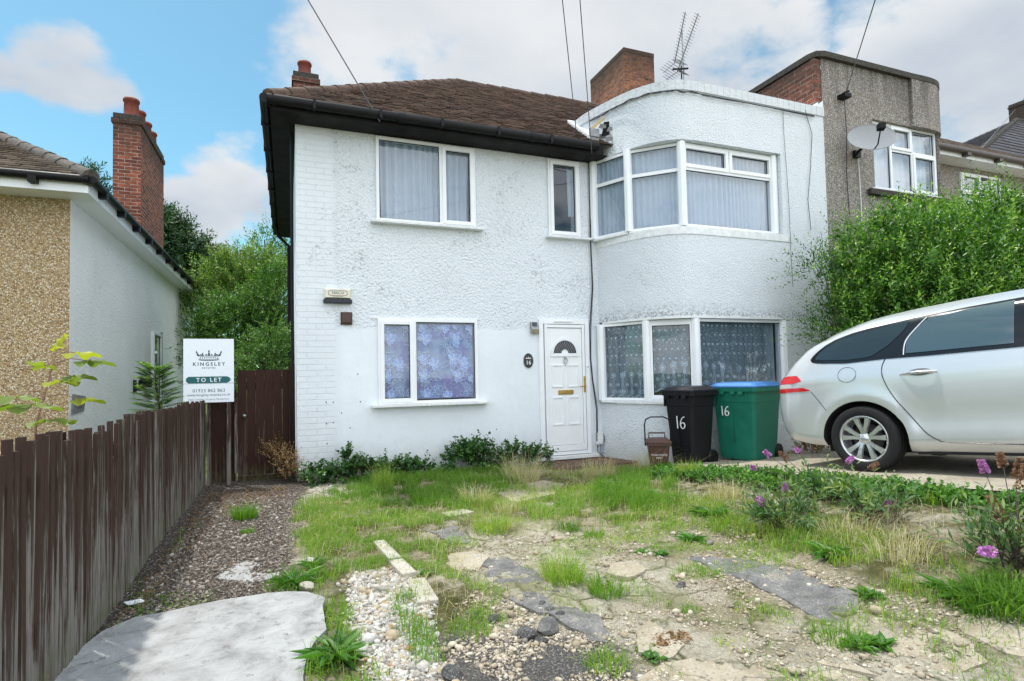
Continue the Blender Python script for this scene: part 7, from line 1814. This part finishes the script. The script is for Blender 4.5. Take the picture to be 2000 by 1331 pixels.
M_st3 = stone_mat('sandy_rubble', [(0,(.44,.37,.27)),(.2,(.34,.28,.2)),(.4,(.54,.48,.38)),(.6,(.40,.34,.26)),(.8,(.60,.55,.46)),(.92,(.22,.2,.18))])
g = np.random.default_rng(5)
c1 = np.concatenate([in_poly(gpoly([(690,1120),(760,1110),(810,1140),(840,1190),(830,1260),(880,1331),(900,1400),(740,1400),(720,1300),(690,1220)]), 8200, g), in_poly(gpoly([(600,955),(660,945),(700,960),(640,985)]), 350, g)]); c1 = c1+g.normal(size=c1.shape)*.03
P, T, A = stones('g','', c1, .0088, M_st1, 1); tag(np_mesh('gravel', P, T=T, mats=[M_st1], attr=A), 'loose pale gravel spilling beside the edging stones', 'gravel', kind='stuff')
c2 = in_poly(gpoly([(110,1331),(260,1180),(405,985),(590,960),(600,1000),(570,1080),(590,1160),(440,1180),(250,1210)]), 11000, g)
P, T, A = stones('g','', c2, .0065, M_st2, 2, .5); tag(np_mesh('path_gravel', P, T=T, mats=[M_st2], attr=A), 'fine brown gravel of the side path by the fence', 'gravel', kind='stuff')
c3 = np.concatenate([in_poly(gpoly([(850,1050),(1400,1010),(1700,1150),(1990,1240),(1990,1400),(880,1400),(950,1200)]), 13000, g), in_poly(gpoly([(860,1240),(1150,1240),(1230,1331),(1230,1400),(860,1400)]), 2500, g), in_poly(gpoly([(920,1160),(1010,1170),(1090,1230),(1000,1260),(900,1230)]), 900, g), in_poly(gpoly([(1480,1100),(1700,1150),(1960,1210),(1900,1240),(1700,1180)]), 700, g)]); c3 = c3+g.normal(size=c3.shape)*.04
k_ = fbm(c3[:,0], c3[:,1], .3, 4, 9) > .40; c3 = c3[k_]
P, T, A = stones('g','', c3, np.where(np.random.default_rng(8).random(len(c3)) < .06, .013, .0055), M_st3, 3, .55); tag(np_mesh('rubble', P, T=T, mats=[M_st3], attr=A), 'small sandy rubble scattered over the broken yard', 'rubble', kind='stuff')
def chunk(px, py, r_, mat, label, seed, grp='loose chunks of tarmac and stone', name='stone_chunk', fl=.6):
    p_ = onG(px, py); z = float(ground_z(p_.x, p_.y)); bm = bmesh.new(); bmesh.ops.create_icosphere(bm, subdivisions=3, radius=1); g = random.Random(seed); ofs = [Vector((g.uniform(-1,1),g.uniform(-1,1),g.uniform(-1,1))).normalized() for _ in range(9)]
    for v in bm.verts:
        k = 1.0
        for o_ in ofs: k = min(k, .72/max(.2, v.co.normalized().dot(o_)+.0001) if v.co.dot(o_) > .5 else 1)
        v.co = Vector((v.co.x*r_*1.25*k, v.co.y*r_*k, v.co.z*r_*fl*k))
    me = bpy.data.meshes.new(name); bm.to_mesh(me); bm.free(); me.materials.append(mat); o = bpy.data.objects.new(name, me); COL.objects.link(o); o.location = (p_.x, p_.y, z+r_*fl*.45); o.rotation_euler = (g.uniform(-.2,.2), g.uniform(-.3,.3), g.uniform(0,3)); tag(o, label, 'stone', grp)
M_chk = concrete_mat('dark_broken_tarmac', [(.3,(.045,.045,.045)),(.6,(.10,.10,.10)),(.8,(.17,.165,.16))], 14, (120, [(.2,.2,.2),(.05,.05,.05),(.3,.28,.25)]), .3, .012)
chunk(1030,1240,.055,M_chk,'dark tarmac lump left of the pale split stone',1); chunk(1068,1232,.055,M_tarm,'pale grey split stone between two dark tarmac lumps',2,fl=.9); chunk(1055,1252,.035,M_chk,'small dark lump in front of the pale split stone',3)
chunk(925,1200,.035,M_chk,'dark tarmac lump at the edge of the grass, left of a pair',4); chunk(965,1208,.038,M_chk,'dark tarmac lump at the edge of the grass, right of a pair',5)
for i, (x, y) in enumerate(((1058,1180),(1075,1192),(1092,1202),(1104,1214),(1082,1206))): chunk(x, y, .022+.004*(i % 3), M_chk, 'small dark crumb broken from the edge of the long tarmac strip', 10+i)
chunk(885,1331,.05,M_chk,'black lump at the bottom edge of the photo beside the gravel',7)
chunk(600,1150,.05,M_stone,'pale block beside the plantain at the slab corner',8); chunk(604,1105,.05,M_stone,'pale rough block half hidden by grass along the path',9)
chunk(1330,1140,.03,M_chk,'small dark stone on the sandy ground',12); chunk(935,1090,.03,M_conc,'pale lump at the head of the long tarmac strip',13)
# leaf litter
c4 = np.concatenate([in_poly(gpoly([(110,1331),(250,1180),(405,965),(560,950),(560,975),(430,1000),(330,1150),(250,1215)]), 1500, g), in_poly(gpoly([(1080,900),(1330,905),(1330,930),(1080,925)]), 700, g), in_poly(gpoly([(1260,1240),(1340,1235),(1350,1260),(1280,1270)]), 260, g)]); n = len(c4)
D = unit(g.normal(size=(n,3))*np.array([1,1,.25])); P = np.stack([c4[:,0], c4[:,1], ground_z(c4[:,0], c4[:,1])+.008], 1)
lf = build_leaves('leaf_litter', [leaf_arrays(P, D, unit(np.array([0,0,1.])+g.normal(size=(n,3))*.3), g.uniform(.012,.035,n), g.uniform(.006,.018,n), g.random(n)*.6)], [M_brownleaf]); tag(lf, 'brown leaf litter along the foot of the fence and gate', 'leaf litter', kind='stuff')
m = MB(); m.box(-.045,.045,-.03,.03,0,.004); v_ = m.build('paper_scrap', M_pvc, None); p_ = onG(262,1181); v_.location = (p_.x, p_.y, float(ground_z(p_.x, p_.y))+.012); v_.rotation_euler = (.05,.1,.6); tag(v_, 'white scrap of paper at the foot of the fence', 'litter')
